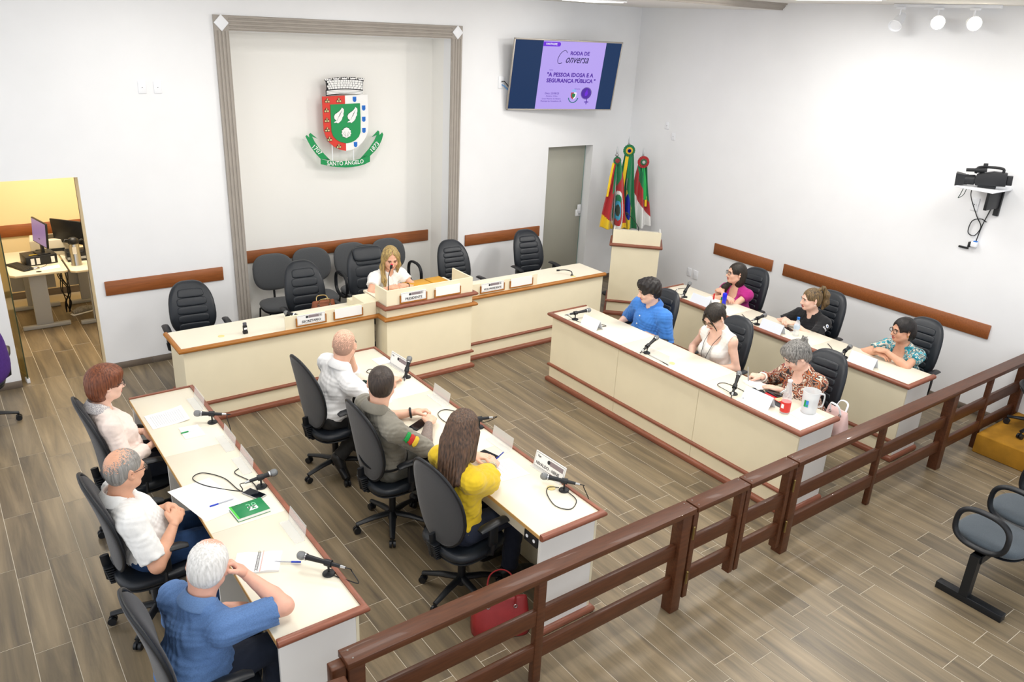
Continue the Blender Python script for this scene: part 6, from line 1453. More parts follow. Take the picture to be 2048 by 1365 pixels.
SKIN = {}
def skin_mat(key, c):
    if key not in SKIN:
        m = mat('skin_' + key, c, .5, noise=.05, nscale=25, bump=.04, bscale=200); m.node_tree.nodes['Principled BSDF'].inputs['Subsurface Weight'].default_value = .08
        m.node_tree.nodes['Principled BSDF'].inputs['Subsurface Radius'].default_value = (.012, .006, .003); SKIN[key] = m
    return SKIN[key]
M_eye = mat('eye_white', '#e6e2dc', .25); M_iris = mat('iris_brown', '#2c1c12', .2); M_gl = mat('glasses_black', '#15151a', .3)
M_lens = mat('lens_glass', '#f4f8f8', .05, trans=.95, alpha=.16)

def person(label, hip, yaw, head, hyaw, hpitch, hroll=0.0, fem=False, s=1.05, fat=.0, skin=('light', '#d9a284'), lip='#b5655a', hair='buzz', hairm=None, arms=None, legs=None,
           shirt=None, pants='#22262e', shoes='#18181a', syaw=0.0, brow='#2c211b', glasses=None, lidded=False, beard=None, detail=1.0, name='person', lift=0.0, hw=1.0):
    root = thing(name, label, 'person', (hip[0], hip[1], lift), yaw); root.scale = (s, s, s)
    cy, sy = cos(-yaw), sin(-yaw)
    def L(p): x, y, z = p[0] - hip[0], p[1] - hip[1], p[2] - lift; return np.array((x * cy - y * sy, x * sy + y * cy, z)) / s
    def LD(v): return np.array((v[0] * cy - v[1] * sy, v[0] * sy + v[1] * cy, v[2]))
    Hc = np.array((0, 0, .565)); hd = L(head); RH = rotm(hyaw - yaw, hpitch, hroll); hw = hw if hw != 1.0 else (1.0 if fem else 1.07); HWS = np.array((1, hw, 1))
    N = hd + np.array((-.035, 0, -.185)) * .55 + (RH @ np.array((-.045, 0, -.175))) * .45
    u = unit(N - Hc); tl = np.linalg.norm(N - Hc); k = tl / .50
    fw = np.array((cos(syaw), sin(syaw), 0)); lat = unit(np.cross(u, fw)); fwd = np.cross(lat, u); RT = np.stack([fwd, lat, u])      # rows
    lat0 = np.array((-sin(syaw * .4), cos(syaw * .4), 0)); fw0 = np.cross(lat0, (0, 0, 1)); RP = np.stack([fw0, lat0, np.array((0, 0, 1))])
    T = lambda a, b, c: Hc + fwd * a + lat * b + u * (c * k)
    sw = .158 if fem else .182
    S = {'L': T(-.005, sw, .425), 'R': T(-.005, -sw, .425)}
    w = .88 if fem else 1.0; f = fat
    torso = [Ell(Hc + np.array((0, 0, .0)), (.125 + .02 * f, .170 + .02 * f, .115), RP, k=.0), Ell(T(.015 + .03 * f, 0, .13), (.108 + .045 * f, .148 * w + .04 * f, .135 * k), RT, k=.06),
             Ell(T(.005 + .01 * f, 0, .30), (.112 * (.94 if fem else 1) + .02 * f, .158 * w + .02 * f, .165 * k), RT, k=.06), Cap(S['L'], S['R'], .054 * w, .054 * w, .05)]
    if fem:
        for q in (-1, 1): torso.append(Ell(T(.085, q * .068, .285), (.058, .062, .064), RT, k=.035))
    for q in 'LR': torso.append(Cap(T(-.025, 0, .50), S[q] + u * .004, .048, .040 * w, .05))
    neck = Cap(T(-.02, 0, .44), hd + RH @ np.array((-.022, 0, -.055)), .062 * w, .055 * w, .03)
    # arms by two-bone reach
    l1, l2 = (.265, .235) if fem else (.285, .25)
    jo = {}; arms = arms or {}
    for q in 'LR':
        a = arms.get(q, {}); sg = 1 if q == 'L' else -1
        tgt = L(a['w']) if 'w' in a else T(.30, sg * .12, .10)
        dv = tgt - S[q]; dl = np.linalg.norm(dv); mx = (l1 + l2) * .985; st = 1.0
        if dl > mx: st = min(dl / mx, 1.12); dv = dv / dl * min(dl, mx * st); dl = np.linalg.norm(dv)
        a1, a2 = l1 * st, l2 * st; dn = dv / dl; x = (dl * dl + a1 * a1 - a2 * a2) / (2 * dl); hgt = math.sqrt(max(a1 * a1 - x * x, 1e-6))
        pole = LD(a['pole']) if 'pole' in a else np.array((-.25, sg * .55, -.8)); pole = pole - dn * (pole @ dn); pole = unit(pole)
        E_ = S[q] + dn * x + pole * hgt; Wr = S[q] + dv
        jo[q] = (S[q], E_, Wr, unit(LD(a['dir'])) if 'dir' in a else unit(Wr - E_), LD(a['nrm']) if 'nrm' in a else np.array((0, 0, 1.)), a.get('pose', 'relaxed'))
    ar = 1 + .18 * f
    armp = {q: [Cap(jo[q][0], jo[q][1], .046 * w * ar, .040 * w * ar, .035), Cap(jo[q][1], jo[q][1] + (jo[q][2] - jo[q][1]) * .3, .040 * w * ar, .041 * w * ar, .02), Cap(jo[q][1] + (jo[q][2] - jo[q][1]) * .3, jo[q][2], .041 * w * ar, .0265 * w, .02)] for q in 'LR'}
    lg = {}
    for q in 'LR':
        sg = 1 if q == 'L' else -1; d = (legs or {}).get(q, {})
        kn = np.array(d.get('knee', (.40, sg * .115, .535))); an = np.array(d.get('ankle', (.37, sg * .115, .085))); to = np.array(d.get('toe', an + np.array((.155, sg * .02, -.055))))
        lg[q] = (Hc + np.array((.0, sg * .085, -.02)), kn, an, to)
    tr = 1 + .12 * f
    legp = []
    for q in 'LR':
        h0, kn, an, to = lg[q]; legp += [Cap(h0, kn, .086 * tr, .060, .04), Cap(kn, an + (kn - an) * .7, .056, .056, .02), Cap(an + (kn - an) * .7, an, .056, .034, .02), Cap(an, to, .034, .028, .02)]
    skm = skin_mat(*skin); lipm = mat('lip_' + lip, lip, .4)
    body = torso + [neck] + armp['L'] + armp['R'] + legp
    lo, hi = bounds(body, .03); V, Q = surf(body, lo, hi, .0125); V = relax(V, Q, 1)
    Vs, Qs, Ms = [V], [Q], [np.zeros(len(Q), int)]; off = len(V)
    # head
    nk = RH.T @ (T(-.018, 0, .47) - hd); hp = head_prims(fem, fat, nk)
    lo = np.array((-.13, -.105, min(-.155, nk[2] - .01))); hi = np.array((.135, .105, .135)); lo = np.minimum(lo, nk - .07); hi = np.maximum(hi, nk + .03)
    V, Q = surf(hp, lo, hi, .0042 / detail); V = relax(V, Q, 1, .35); c = V[Q].mean(1)
    mi = np.zeros(len(Q), int); mi[((c[:, 0] - .090) / .022) ** 2 + (c[:, 1] / .024) ** 2 + ((c[:, 2] + .0675) / .0135) ** 2 < 1] = 1
    if beard is not None: mi[(c[:, 2] < -.045 - .25 * np.maximum(0, .02 - c[:, 0]) ) & (c[:, 2] > -.125) & (c[:, 0] > -.012) & (mi == 0) & ~((c[:, 0] > .085) & (c[:, 2] > -.055))] = 2
    Vs.append((V * HWS) @ RH.T + hd); Qs.append(Q + off); Ms.append(mi); off += len(V)
    for q in 'LR':
        _, E_, Wr, dr, nr, pose = jo[q]; X = dr; Zv = unit(nr - X * (nr @ X)); Yv = np.cross(Zv, X); RM = np.stack([X, Yv, Zv], 1)
        pr = hand_prims(q, pose); lo, hi = bounds(pr, .01); V, Q = surf(pr, lo, hi, .0042 / detail); hs = .90 if fem else 1.0
        Vs.append((V * hs) @ RM.T + Wr); Qs.append(Q + off); Ms.append(np.zeros(len(Q), int)); off += len(V)
    mats_ = [skm, lipm] + ([beard] if beard is not None else [])
    bo = mesh_np('body', np.concatenate(Vs), np.concatenate(Qs), mats_, np.concatenate(Ms), root)
    HM = Matrix(np.block([[RH * HWS[None, :], hd[:, None]], [np.zeros((1, 3)), np.ones((1, 1))]]).tolist())
    # eyes and brows
    for q in (-1, 1):
        g = G(); g.ball((.0765, q * .031, .0000), .0118, 12, 8); g.mi = 1; g.ball((.0838, q * .031, -.0010 - (.003 if lidded else 0)), (.0054, .0072, .0070), 10, 6); g.tube([(.0870, q * .019, .0060), (.0905, q * .028, .0085), (.0890, q * .037, .0078), (.0835, q * .046, .0042)], .0017, 5); g.build('eye', [M_eye if not lidded else skm, M_iris], root, smooth=80, M=HM)
        g = G(); g.tube([(.0945, q * .013, .0185), (.0955, q * .028, .0225), (.0885, q * .044, .0190), (.083, q * .050, .0145)], [.0030, .0036, .0030, .0016], 6); g.build('eyebrow', mat('brow_' + brow, brow, .8), root, smooth=80, M=HM)
    # hair
    if hair:
        hs_ = hair_style(hair); pr = hs_[0]; lo, hi = bounds(pr, .012); V, Q = surf(pr, lo, hi, .0048 / detail, hs_[1]); V = relax(V, Q, 1, .3)
        if len(hs_) > 2:
            pr2 = hs_[2]; lo, hi = bounds(pr2, .012); V2, Q2 = surf(pr2, lo, hi, .0042 / detail, hs_[1]); Q = np.concatenate([Q, Q2 + len(V)]); V = np.concatenate([V, V2])
        mi = None
        if hair in THIN:                       # sparse hair: scalp shows between the strands
            c0, rr, soft = THIN[hair]; cc = (V[Q].mean(1) - np.array(c0)) / np.array(rr); dist = np.sqrt((cc * cc).sum(1))
            ang = np.arctan2(V[Q].mean(1)[:, 1], V[Q].mean(1)[:, 0] + .02); nz = .5 + .5 * np.sin(ang * 61 + 5 * np.sin(ang * 17)) * .35 + np.random.RandomState(3).uniform(-.5, .5, len(Q))
            mi = (dist + soft * (nz - .5) < 1).astype(int)
        mesh_np('hair', (V * HWS) @ RH.T + hd, Q, [hairm, skm], mi, root)
    if glasses:
        gm = glasses if not isinstance(glasses, bool) else M_gl; g = G()
        for q in (-1, 1):
            ring = []
            for i in range(20):
                t = 2 * pi * i / 20; c, sn = cos(t), sin(t); ring.append((.106 - .006 * abs(q * .033 + .024 * c) / .05, q * .033 + .025 * math.copysign(abs(c) ** .7, c), .000 + .019 * math.copysign(abs(sn) ** .7, sn)))
            g.tube(ring, .0022, 6, closed=True); g.tube([(.098, q * .058, .008), (.06, q * .074, .008), (.0, q * .083, .006), (-.018, q * .083, -.006)], .0018, 6)
        g.tube([(.104, -.009, .006), (.109, 0, .009), (.104, .009, .006)], .0018, 6); go = g.build('glasses', gm, root, smooth=60, M=HM)
        for q in (-1, 1): G().prism([(q * .033 + .022 * cos(2*pi*i/14), .016 * sin(2*pi*i/14)) for i in range(14)], .1035, .1042, 'yz').build('lens', M_lens, go)
    # shirt
    if shirt:
        e = shirt.get('ease', .012); pr = [p.grow(e) for p in torso]
        if shirt.get('belly'): pr.append(Ell(T(.03, 0, .06), (.13 + .05 * f, .165 + .03 * f, .11), RT, k=.05))
        for q in 'LR':
            fr = shirt.get('sleeve', .6) if not isinstance(shirt.get('sleeve'), dict) else shirt['sleeve'][q]; Sq, Eq, Wq = jo[q][:3]; lo_, fl = shirt.get('loose', .014), shirt.get('flare', 0)
            if fr <= 0: continue
            if fr <= 1.0:
                cp = Sq + (Eq - Sq) * fr; dn = unit(Eq - Sq); r0 = .046 * w * ar + lo_; pr.append(Cap(Sq, Sq + (Eq - Sq) * (fr + .12), r0, r0 * (1 - .05 * fr) + fl, k=.04, cut=(cp.astype(F4), dn.astype(F4))))
            else:
                pr.append(Cap(Sq, Eq, .046 * w * ar + lo_, .041 * w * ar + lo_, k=.04)); g2 = fr - 1; cp = Eq + (Wq - Eq) * g2; dn = unit(Wq - Eq)
                pr.append(Cap(Eq, Eq + (Wq - Eq) * (g2 + .12), .041 * w * ar + lo_, (.041 - .012 * g2) * w * ar + lo_ + fl, k=.02, cut=(cp.astype(F4), dn.astype(F4))))
        n1 = T(-.012, 0, .47); n2 = hd + RH @ np.array((-.025, 0, -.06)); nr_ = shirt.get('neck', .066) * w
        pr.append(Cap(n1 + unit(n2 - n1) * .012, n2 + unit(n2 - n1) * .1, nr_ * 1.02, nr_ * 1.1, k=.012, op='-'))
        vn = shirt.get('vneck', 0)
        if vn:
            dpt, wd = vn; pr.append(Cap(T(.07, 0, .50), T(.145, 0, .50 - dpt), wd, .006, k=.01, op='-'))
        if shirt.get('scoop'):
            dpt, wd = shirt['scoop']; pr.append(Ell(T(.09, 0, .475), (.10, wd, dpt), RT, k=.012, op='-'))
        if shirt.get('tank'):
            for q in 'LR': pr.append(Ell(S[q] + (S[q] - T(0, 0, .425)) * .32 - u * .03, (.085, .062, .105), RT, k=.012, op='-'))
        if shirt.get('backv'): dpt, wd = shirt['backv']; pr.append(Cap(T(-.09, 0, .52), T(-.125, 0, .52 - dpt), wd, .004, k=.01, op='-'))
        pr.append(Half(Hc + np.array((0, 0, shirt.get('hem', -.03))), (-.12 * shirt.get('hemtilt', 1), 0, -1)))
        wr, ph = shirt.get('wrinkle', .0035), shirt.get('seed', 0)
        def post(P, wr=wr, ph=ph):
            a = np.sin(P[:, 2] * 62 + 14 * np.sin(P[:, 1] * 17 + ph) + P[:, 0] * 21); b = np.sin(P[:, 1] * 47 + 11 * np.sin(P[:, 2] * 23 + ph * 2) + P[:, 0] * 34)
            return (wr * (a * .55 + b * .45)).astype(F4)
        lo, hi = bounds(pr, .03); V, Q = surf(pr, lo, hi, .0085 / detail, post); V = relax(V, Q, 1, .4); so = mesh_np(shirt.get('name', 'shirt'), V, Q, [shirt['m']], None, root)
        if shirt.get('collar') is not None:
            g = G(); cm = shirt['collar']; ax = unit(n2 - n1); ff = unit(fwd - ax * (fwd @ ax)); ll = np.cross(ax, ff); base = T(-.016, 0, .528); n = 26; op_ = shirt.get('open', .5)
            rows = []
            for (r, hgt) in ((nr_ * 1.02, -.012), (nr_ * 1.02, .044), (nr_ * 1.16, .050), (nr_ * 1.66, -.006), (nr_ * 1.62, -.016), (nr_ * 1.10, .028)):
                row = []
                for i in range(n + 1):
                    t = op_ + (2 * pi - 2 * op_) * i / n; ed = min(i, n - i) / n; drop = .045 * max(0, cos(t)) + (.012 * (1 - min(1, ed * 8)) if hgt < 0 else 0)
                    row.append(base + (ff * cos(t) * .95 + ll * sin(t)) * r + ax * (hgt - drop))
                rows.append(row)
            vs = [p for r in rows for p in r]; m_ = n + 1; k_ = len(rows)
            fs = [(a * m_ + i, a * m_ + i + 1, ((a + 1) % k_) * m_ + i + 1, ((a + 1) % k_) * m_ + i) for a in range(k_) for i in range(n)]
            fs += [tuple(a * m_ for a in range(k_)), tuple(a * m_ + n for a in reversed(range(k_)))]
            g.add(vs, fs); g.build('collar', cm, root, smooth=60)
    # trousers, shoes
    pr = [Ell(Hc, (.135 + .02 * f, .180 + .02 * f, .115), RP, k=.0)]
    for q in 'LR':
        h0, kn, an, to = lg[q]; dn = unit(an - kn)
        pr += [Cap(h0, kn, .098 * tr, .072, .04), Cap(kn, an + dn * .0, .070, .054, .02, cut=((an - dn * .015).astype(F4), dn.astype(F4)))]
    pr.append(Half(Hc + np.array((0, 0, .09)), (0, 0, 1)))
    lo, hi = bounds(pr, .02); V, Q = surf(pr, lo, hi, .0125, lambda P: (.004 * np.sin(P[:, 2] * 55 + P[:, 0] * 40 + 9 * np.sin(P[:, 1] * 25))).astype(F4)); V = relax(V, Q, 1)
    mesh_np('trousers', V, Q, [pants if not isinstance(pants, str) else mat('trousers_' + pants, pants, .85, noise=.08, nscale=40)], None, root)
    sm = mat('shoe_' + shoes, shoes, .4) if isinstance(shoes, str) else shoes
    for q in 'LR':
        h0, kn, an, to = lg[q]; sd = to - an; pr = [Cap(an - sd * .25 + np.array((0, 0, -.02)), to + sd * .15, .043, .036, .02), Cap(an + np.array((0, 0, .0)), an + sd * .3, .045, .04, .02)]
        lo, hi = bounds(pr, .01); V, Q = surf(pr, lo, hi, .01); mesh_np('shoe', relax(V, Q, 1), Q, [sm], None, root)
    return dict(root=root, T=T, jo=jo, hd=hd, RH=RH, HM=HM, S=S, fwd=fwd, lat=lat, u=u, N=N, s=s, L=L)
def ring_on(pd, q, fr, r, th, m, name, n=18):
    """band round the forearm: fr 0 = elbow, 1 = wrist"""
    S_, E_, W_ = pd['jo'][q][:3]; c = E_ + (W_ - E_) * fr; d = unit(W_ - E_); a = unit(np.cross(d, (0.3, .5, .8))); b = np.cross(d, a)
    g = G(); g.tube([c + (a * cos(2*pi*i/n) + b * sin(2*pi*i/n)) * r for i in range(n)], th, 6, closed=True); return g.build(name, m, pd['root'], smooth=60)

# ------------------------------------------------------------------ the people
def hairm(key, c, c2, rough=.45):
    return mat('hair_' + key, c, rough, c2=c2, nscale=1.0, stretch=(110, 110, 9), bump=.25, bscale=1.0, bstretch=(160, 160, 12))
H_red = hairm('redbrown', '#4a2517', '#8a4f31'); H_grey = hairm('grey', '#6d6a66', '#a3a09b'); H_white = hairm('white', '#c4c2be', '#efedea')
H_dark = hairm('dark', '#171310', '#33291f'); H_brown = hairm('brown_streaked', '#2a211c', '#6b4f3c'); H_blonde = hairm('blonde', '#6b5a3c', '#c9ab6a'); H_black = hairm('black', '#100e0f', '#241d1b')
H_stub = mat('hair_stubble', '#b48f7c', .8, noise=.1, nscale=200); H_fade = hairm('fade', '#241d1a', '#463a33'); H_pep = hairm('pepper', '#3f3d3b', '#a09d98'); H_tail = hairm('ponytail', '#2a221d', '#8f744c')
def cloth(key, c, noise=.03, rough=.85, bump=.12): return mat('cloth_' + key, c, rough, noise=noise, nscale=60, bump=bump, bscale=300, sheen=.15)
def pattern_mat(name, cols, scale, stretch=(1, 1, 1), dist=2.0, kind='noise'):
    m = bpy.data.materials.new(name); m.use_nodes = True; nt = m.node_tree; N = nt.nodes; Lk = nt.links; b = N['Principled BSDF']; b.inputs['Roughness'].default_value = .8
    tc = N.new('ShaderNodeTexCoord'); mp = N.new('ShaderNodeMapping'); mp.inputs['Scale'].default_value = stretch; Lk.new(tc.outputs['Object'], mp.inputs[0])
    if kind == 'noise':
        n = N.new('ShaderNodeTexNoise'); n.inputs['Scale'].default_value = scale; n.inputs['Detail'].default_value = 1.5; n.inputs['Distortion'].default_value = dist
    else:
        n = N.new('ShaderNodeTexVoronoi'); n.inputs['Scale'].default_value = scale
    Lk.new(mp.outputs[0], n.inputs['Vector']); r = N.new('ShaderNodeValToRGB'); r.color_ramp.interpolation = 'CONSTANT'
    while len(r.color_ramp.elements) > 1: r.color_ramp.elements.remove(r.color_ramp.elements[-1])
    for i, (p, c) in enumerate(cols):
        e = r.color_ramp.elements[0] if i == 0 else r.color_ramp.elements.new(p)
        e.position = p; e.color = lin(c)
    Lk.new(n.outputs['Fac'] if kind == 'noise' else n.outputs['Distance'], r.inputs[0]); Lk.new(r.outputs[0], b.inputs['Base Color']); return m
LT = ('light', '#e4b49b'); FR = ('fair', '#eac0ab'); TN = ('tan', '#d8a386'); RD = ('ruddy', '#dfa993')
DN = (0, 0, -1)
# --- left desk
person('woman with short red-brown hair and pale pink jacket at the left desk', (.27, -3.17), 0, (.238, -3.17, 1.235), rad(4), rad(4), fem=True, fat=.35, skin=FR, hair='bob', hairm=H_red, glasses=True, brow='#5a3a2a',
       shirt=dict(m=cloth('pale_pink', '#e9d8cf'), sleeve=1.72, loose=.020, neck=.072, collar=pattern_mat('collar_print', [(0, '#d8d4d2'), (.48, '#8d8a92'), (.56, '#cfcac8')], 60), seed=1, name='jacket', hem=-.07), pants='#1c2230',
       arms={'R': dict(w=(.46, -3.29, .74), dir=(.75, .5, -.25), pose='relaxed'), 'L': dict(w=(.46, -3.06, .74), dir=(.75, -.5, -.25), pose='relaxed')})
a2 = person('balding grey-haired man in a white short-sleeved shirt at the left desk', (.17, -4.27), 0, (.119, -4.27, 1.145), rad(18), rad(6), fat=.55, skin=TN, hair='thin', hairm=H_grey, glasses=True, brow='#6d6660',
       shirt=dict(m=cloth('white_linen', '#e8e8e6'), sleeve=.86, loose=.026, belly=True, collar=cloth('white_linen2', '#e6e6e4'), seed=2, hem=-.08, wrinkle=.0045), pants=mat('blue_jeans', '#1c3a63', .9, noise=.15, nscale=30, bump=.15, bscale=300),
       arms={'R': dict(w=(.315, -4.45, .79), dir=(.45, .85, .2), nrm=(.6, -.4, .7), pose='clasp', pole=(-.35, -.6, -.7)), 'L': dict(w=(.335, -4.26, .80), dir=(.4, -.85, .1), nrm=(.6, .3, .7), pose='clasp', pole=(-.2, .6, -.8))})
a3 = person('white-haired man in a blue polo shirt nearest the camera, cheek on his fist', (.10, -5.48), rad(14), (.262, -5.405, 1.125), rad(62), rad(18), rad(10), fat=.5, skin=RD, hair='white', hairm=H_white, brow='#b9b5ae', syaw=rad(8),
       shirt=dict(m=mat('blue_polo', '#5676a6', .9, noise=.14, nscale=170, bump=.2, bscale=400), sleeve=.82, loose=.024, belly=True, collar=mat('polo_collar', '#6180ad', .9, noise=.1, nscale=170), open=.35, seed=3, hem=-.05, wrinkle=.0048), pants='#1a2233',
       arms={'R': dict(w=(.425, -5.45, 1.035), dir=(-.55, .35, .75), nrm=(.75, .2, .5), pose='cheek', pole=(.55, -.75, -.6)), 'L': dict(w=(.38, -5.22, .68), dir=(.8, -.5, -.1), pose='relaxed')})
# --- second desk
b1 = person('bald bearded man in a white shirt at the second desk', (1.855, -3.18), rad(6), (2.02, -3.22, 1.19), rad(48), rad(8), fat=.35, skin=LT, hair='stubble', hairm=H_stub, glasses=True, beard=mat('beard_dark', '#2b211d', .8),
       shirt=dict(m=cloth('white_shirt', '#eeeeee'), sleeve={'R': 1.75, 'L': 1.25}, loose=.018, belly=True, collar=cloth('white_shirt2', '#ededed'), open=.3, seed=4, hem=-.09, wrinkle=.0045), pants='#2b2b2c', shoes='#202124',
       arms={'R': dict(w=(2.33, -3.42, .86), dir=(.85, .5, -.05), pose='relaxed', pole=(-.1, -.8, -.4)), 'L': dict(w=(2.11, -3.14, 1.03), dir=(-.2, .05, 1), nrm=(.9, .3, 0), pose='cheek', pole=(.5, .5, -.9))},
       legs={'R': dict(knee=(.34, -.13, .49), ankle=(.03, -.10, .17), toe=(.05, -.17, .045))})
b2 = person('uniformed man in grey with a tattooed forearm at the second desk', (1.885, -4.16), rad(4), (1.852, -4.2, 1.272), rad(58), rad(2), fat=.25, skin=LT, hair='buzz', hairm=H_fade, s=1.06,
       shirt=dict(m=cloth('uniform_grey', '#827e73', .05), sleeve=1.02, loose=.022, belly=False, collar=cloth('uniform_grey2', '#7d796e'), open=.3, seed=5, hem=-.05, wrinkle=.005), pants='#5d5d58',
       arms={'R': dict(w=(2.225, -4.24, .86), dir=(.7, .7, .1), nrm=(.3, -.3, .9), pose='clasp', pole=(-.1, -.8, -.6)), 'L': dict(w=(2.22, -4.02, .86), dir=(.85, -.45, .15), nrm=(.2, .3, .9), pose='clasp', pole=(-.2, .7, -.7))})
b3 = person('woman in a yellow blouse with long dark hair writing at the second desk', (1.93, -5.11), rad(6), (1.94, -5.14, 1.30), rad(30), rad(16), fem=True, fat=.2, skin=LT, hair='long', hairm=H_brown, s=1.06,
       shirt=dict(m=cloth('yellow_blouse', '#d9b71e', .05), sleeve=.98, loose=.020, flare=.045, backv=(.10, .035), seed=6, hem=.0, wrinkle=.005, name='blouse'), pants='#1d2436', shoes='#141416',
       arms={'R': dict(w=(2.285, -5.00, .86), dir=(.75, .65, -.1), nrm=(.2, -.5, .85), pose='pen', pole=(-.1, -.8, -.7)), 'L': dict(w=(2.27, -4.80, .85), dir=(.6, -.75, 0), pose='flat')})
# --- front row on the right
r1a = person('dark-haired man in a bright blue shirt in the right front row', (5.515, -3.33), pi - .03, (5.435, -3.34, 1.16), rad(152), rad(14), rad(-4), fat=.55, skin=FR, hair='curly', hairm=H_black, brow='#1c1512', lidded=False,
       shirt=dict(m=cloth('bright_blue', '#3f7fd0', .04), sleeve=.95, loose=.028, belly=True, collar=cloth('bright_blue2', '#3b78c8'), open=.38, seed=7, hem=-.06, wrinkle=.0055), pants='#20242b',
       arms={'R': dict(w=(5.30, -3.05, .70), dir=(-.8, -.2, -.35), pole=(.4, .7, -.7)), 'L': dict(w=(5.34, -3.44, .72), dir=(-.75, .6, -.2), pole=(.5, -.6, -.6))})
r1b = person('woman in a white sleeveless top with a lanyard, looking down', (5.49, -4.32), pi, (5.35, -4.30, 1.19), rad(178), rad(36), fem=True, skin=FR, hair='bun', hairm=H_dark, glasses=mat('glasses_bronze', '#6b5530', .3, metal=.6), lidded=True,
       shirt=dict(m=cloth('white_top', '#ece9e4'), sleeve=0, tank=True, scoop=(.095, .085), vneck=(.13, .03), seed=8, name='top', wrinkle=.003), pants='#2a2d36',
       arms={'R': dict(w=(5.30, -4.13, .73), dir=(-.8, -.3, -.3), pole=(.3, .7, -.8)), 'L': dict(w=(5.28, -4.40, .72), dir=(-.8, .5, -.2), pole=(.4, -.6, -.8))})
PRINT = pattern_mat('blouse_print', [(0, '#2f2b2c'), (.34, '#8a4a2c'), (.42, '#d9cbb8'), (.47, '#3a3133'), (.53, '#c06a3c'), (.59, '#5d2742'), (.64, '#d8c9b5'), (.70, '#41382f')], 17, dist=1.2)
r1c = person('grey-haired woman in a patterned blouse writing in the right front row', (5.50, -5.33), pi - .05, (5.29, -5.27, 1.155), rad(152), rad(34), fem=True, fat=.35, skin=FR, hair='messy', hairm=H_pep, brow='#4d4743', lidded=True,
       shirt=dict(m=PRINT, sleeve=1.82, loose=.026, scoop=(.05, .06), seed=9, wrinkle=.005, name='blouse'), pants='#26262c',
       arms={'R': dict(w=(5.245, -4.995, .855), dir=(-.45, .85, -.05), nrm=(-.2, .3, .9), pose='pen', pole=(.6, .5, -.6)), 'L': dict(w=(5.20, -5.24, .835), dir=(-.35, .9, -.02), nrm=(-.1, 0, 1), pose='flat', pole=(.3, -.8, -.5))})
# --- rear row on the right
r2a = person('woman in a magenta top with long dark hair and glasses, arms folded', (7.11, -3.27), pi - .03, (6.985, -3.25, 1.105), rad(152), rad(-4), fem=True, skin=LT, hair='dark_long', hairm=H_dark, glasses=True, s=1.02,
       shirt=dict(m=cloth('magenta', '#b01f7d', .04), sleeve=.28, loose=.016, scoop=(.10, .065), seed=10, name='top', wrinkle=.003), pants='#23252c',
       arms={'R': dict(w=(6.77, -3.30, .865), dir=(-.15, -.95, .0), nrm=(-.1, 0, 1), pose='relaxed', pole=(.1, .9, -.45)), 'L': dict(w=(6.84, -3.20, .885), dir=(.30, .90, .05), nrm=(-.4, 0, .9), pose='relaxed', pole=(.1, -.9, -.45))})
r2b = person('woman in a black printed T-shirt with a blond ponytail, hands clasped', (7.13, -4.28), pi - .03, (6.985, -4.27, 1.09), rad(150), rad(4), fem=True, skin=FR, hair='ponytail', hairm=H_tail, s=1.02,
       shirt=dict(m=cloth('black_tee', '#131418', .05), sleeve=.72, loose=.020, vneck=(.10, .03), seed=11, wrinkle=.0035), pants='#23252c',
       arms={'R': dict(w=(6.78, -4.13, .855), dir=(-.75, -.55, .05), nrm=(-.2, .2, .95), pose='clasp', pole=(.3, .7, -.5)), 'L': dict(w=(6.76, -4.27, .855), dir=(-.75, .6, .05), nrm=(-.2, -.2, .95), pose='clasp', pole=(.2, -.8, -.45))})
TEAL = pattern_mat('teal_print', [(0, '#1f6f7d'), (.38, '#2f9fb3'), (.46, '#d7d2c4'), (.52, '#8f897b'), (.57, '#2a8596'), (.63, '#3b3a38'), (.67, '#cfc9ba')], 20, dist=1.0)
r2c = person('dark-haired woman in a teal patterned blouse and glasses in the rear row', (7.17, -5.32), pi - .03, (7.01, -5.30, 1.075), rad(152), rad(2), fem=True, fat=.35, skin=TN, hair='wavy', hairm=H_black, glasses=True, s=1.02,
       shirt=dict(m=TEAL, sleeve=.55, loose=.022, scoop=(.085, .065), seed=12, name='blouse', wrinkle=.004), pants='#23252c',
       arms={'R': dict(w=(6.79, -5.22, .85), dir=(-.1, -.95, -.03), nrm=(-.3, 0, 1), pose='relaxed', pole=(.2, .9, -.4)), 'L': dict(w=(6.77, -5.30, .90), dir=(-.05, .95, -.1), nrm=(-.3, 0, 1), pose='relaxed', pole=(.2, -.9, -.4))})
# --- presiding woman
p1 = person('presiding woman in a white blouse with long blond hair at the microphone', (3.46, -1.04), -pi / 2 + .03, (3.45, -1.335, 1.26), -pi / 2 - rad(16), rad(18), fem=True, skin=('warm', '#dfaa8f'), hair='blonde', hairm=H_blonde, lidded=True, s=1.02, lift=.05,
       shirt=dict(m=cloth('white_blouse', '#f0efed'), sleeve=.42, loose=.024, vneck=(.17, .034), seed=13, name='blouse', wrinkle=.0035), pants='#26272d',
       arms={'R': dict(w=(3.34, -1.50, .975), dir=(.85, -.30, .15), nrm=(-.1, -.3, .9), pose='clasp', pole=(-.8, .3, -.4)), 'L': dict(w=(3.54, -1.50, .975), dir=(-.8, -.35, .2), nrm=(.2, -.3, .9), pose='clasp', pole=(.8, .3, -.4))})

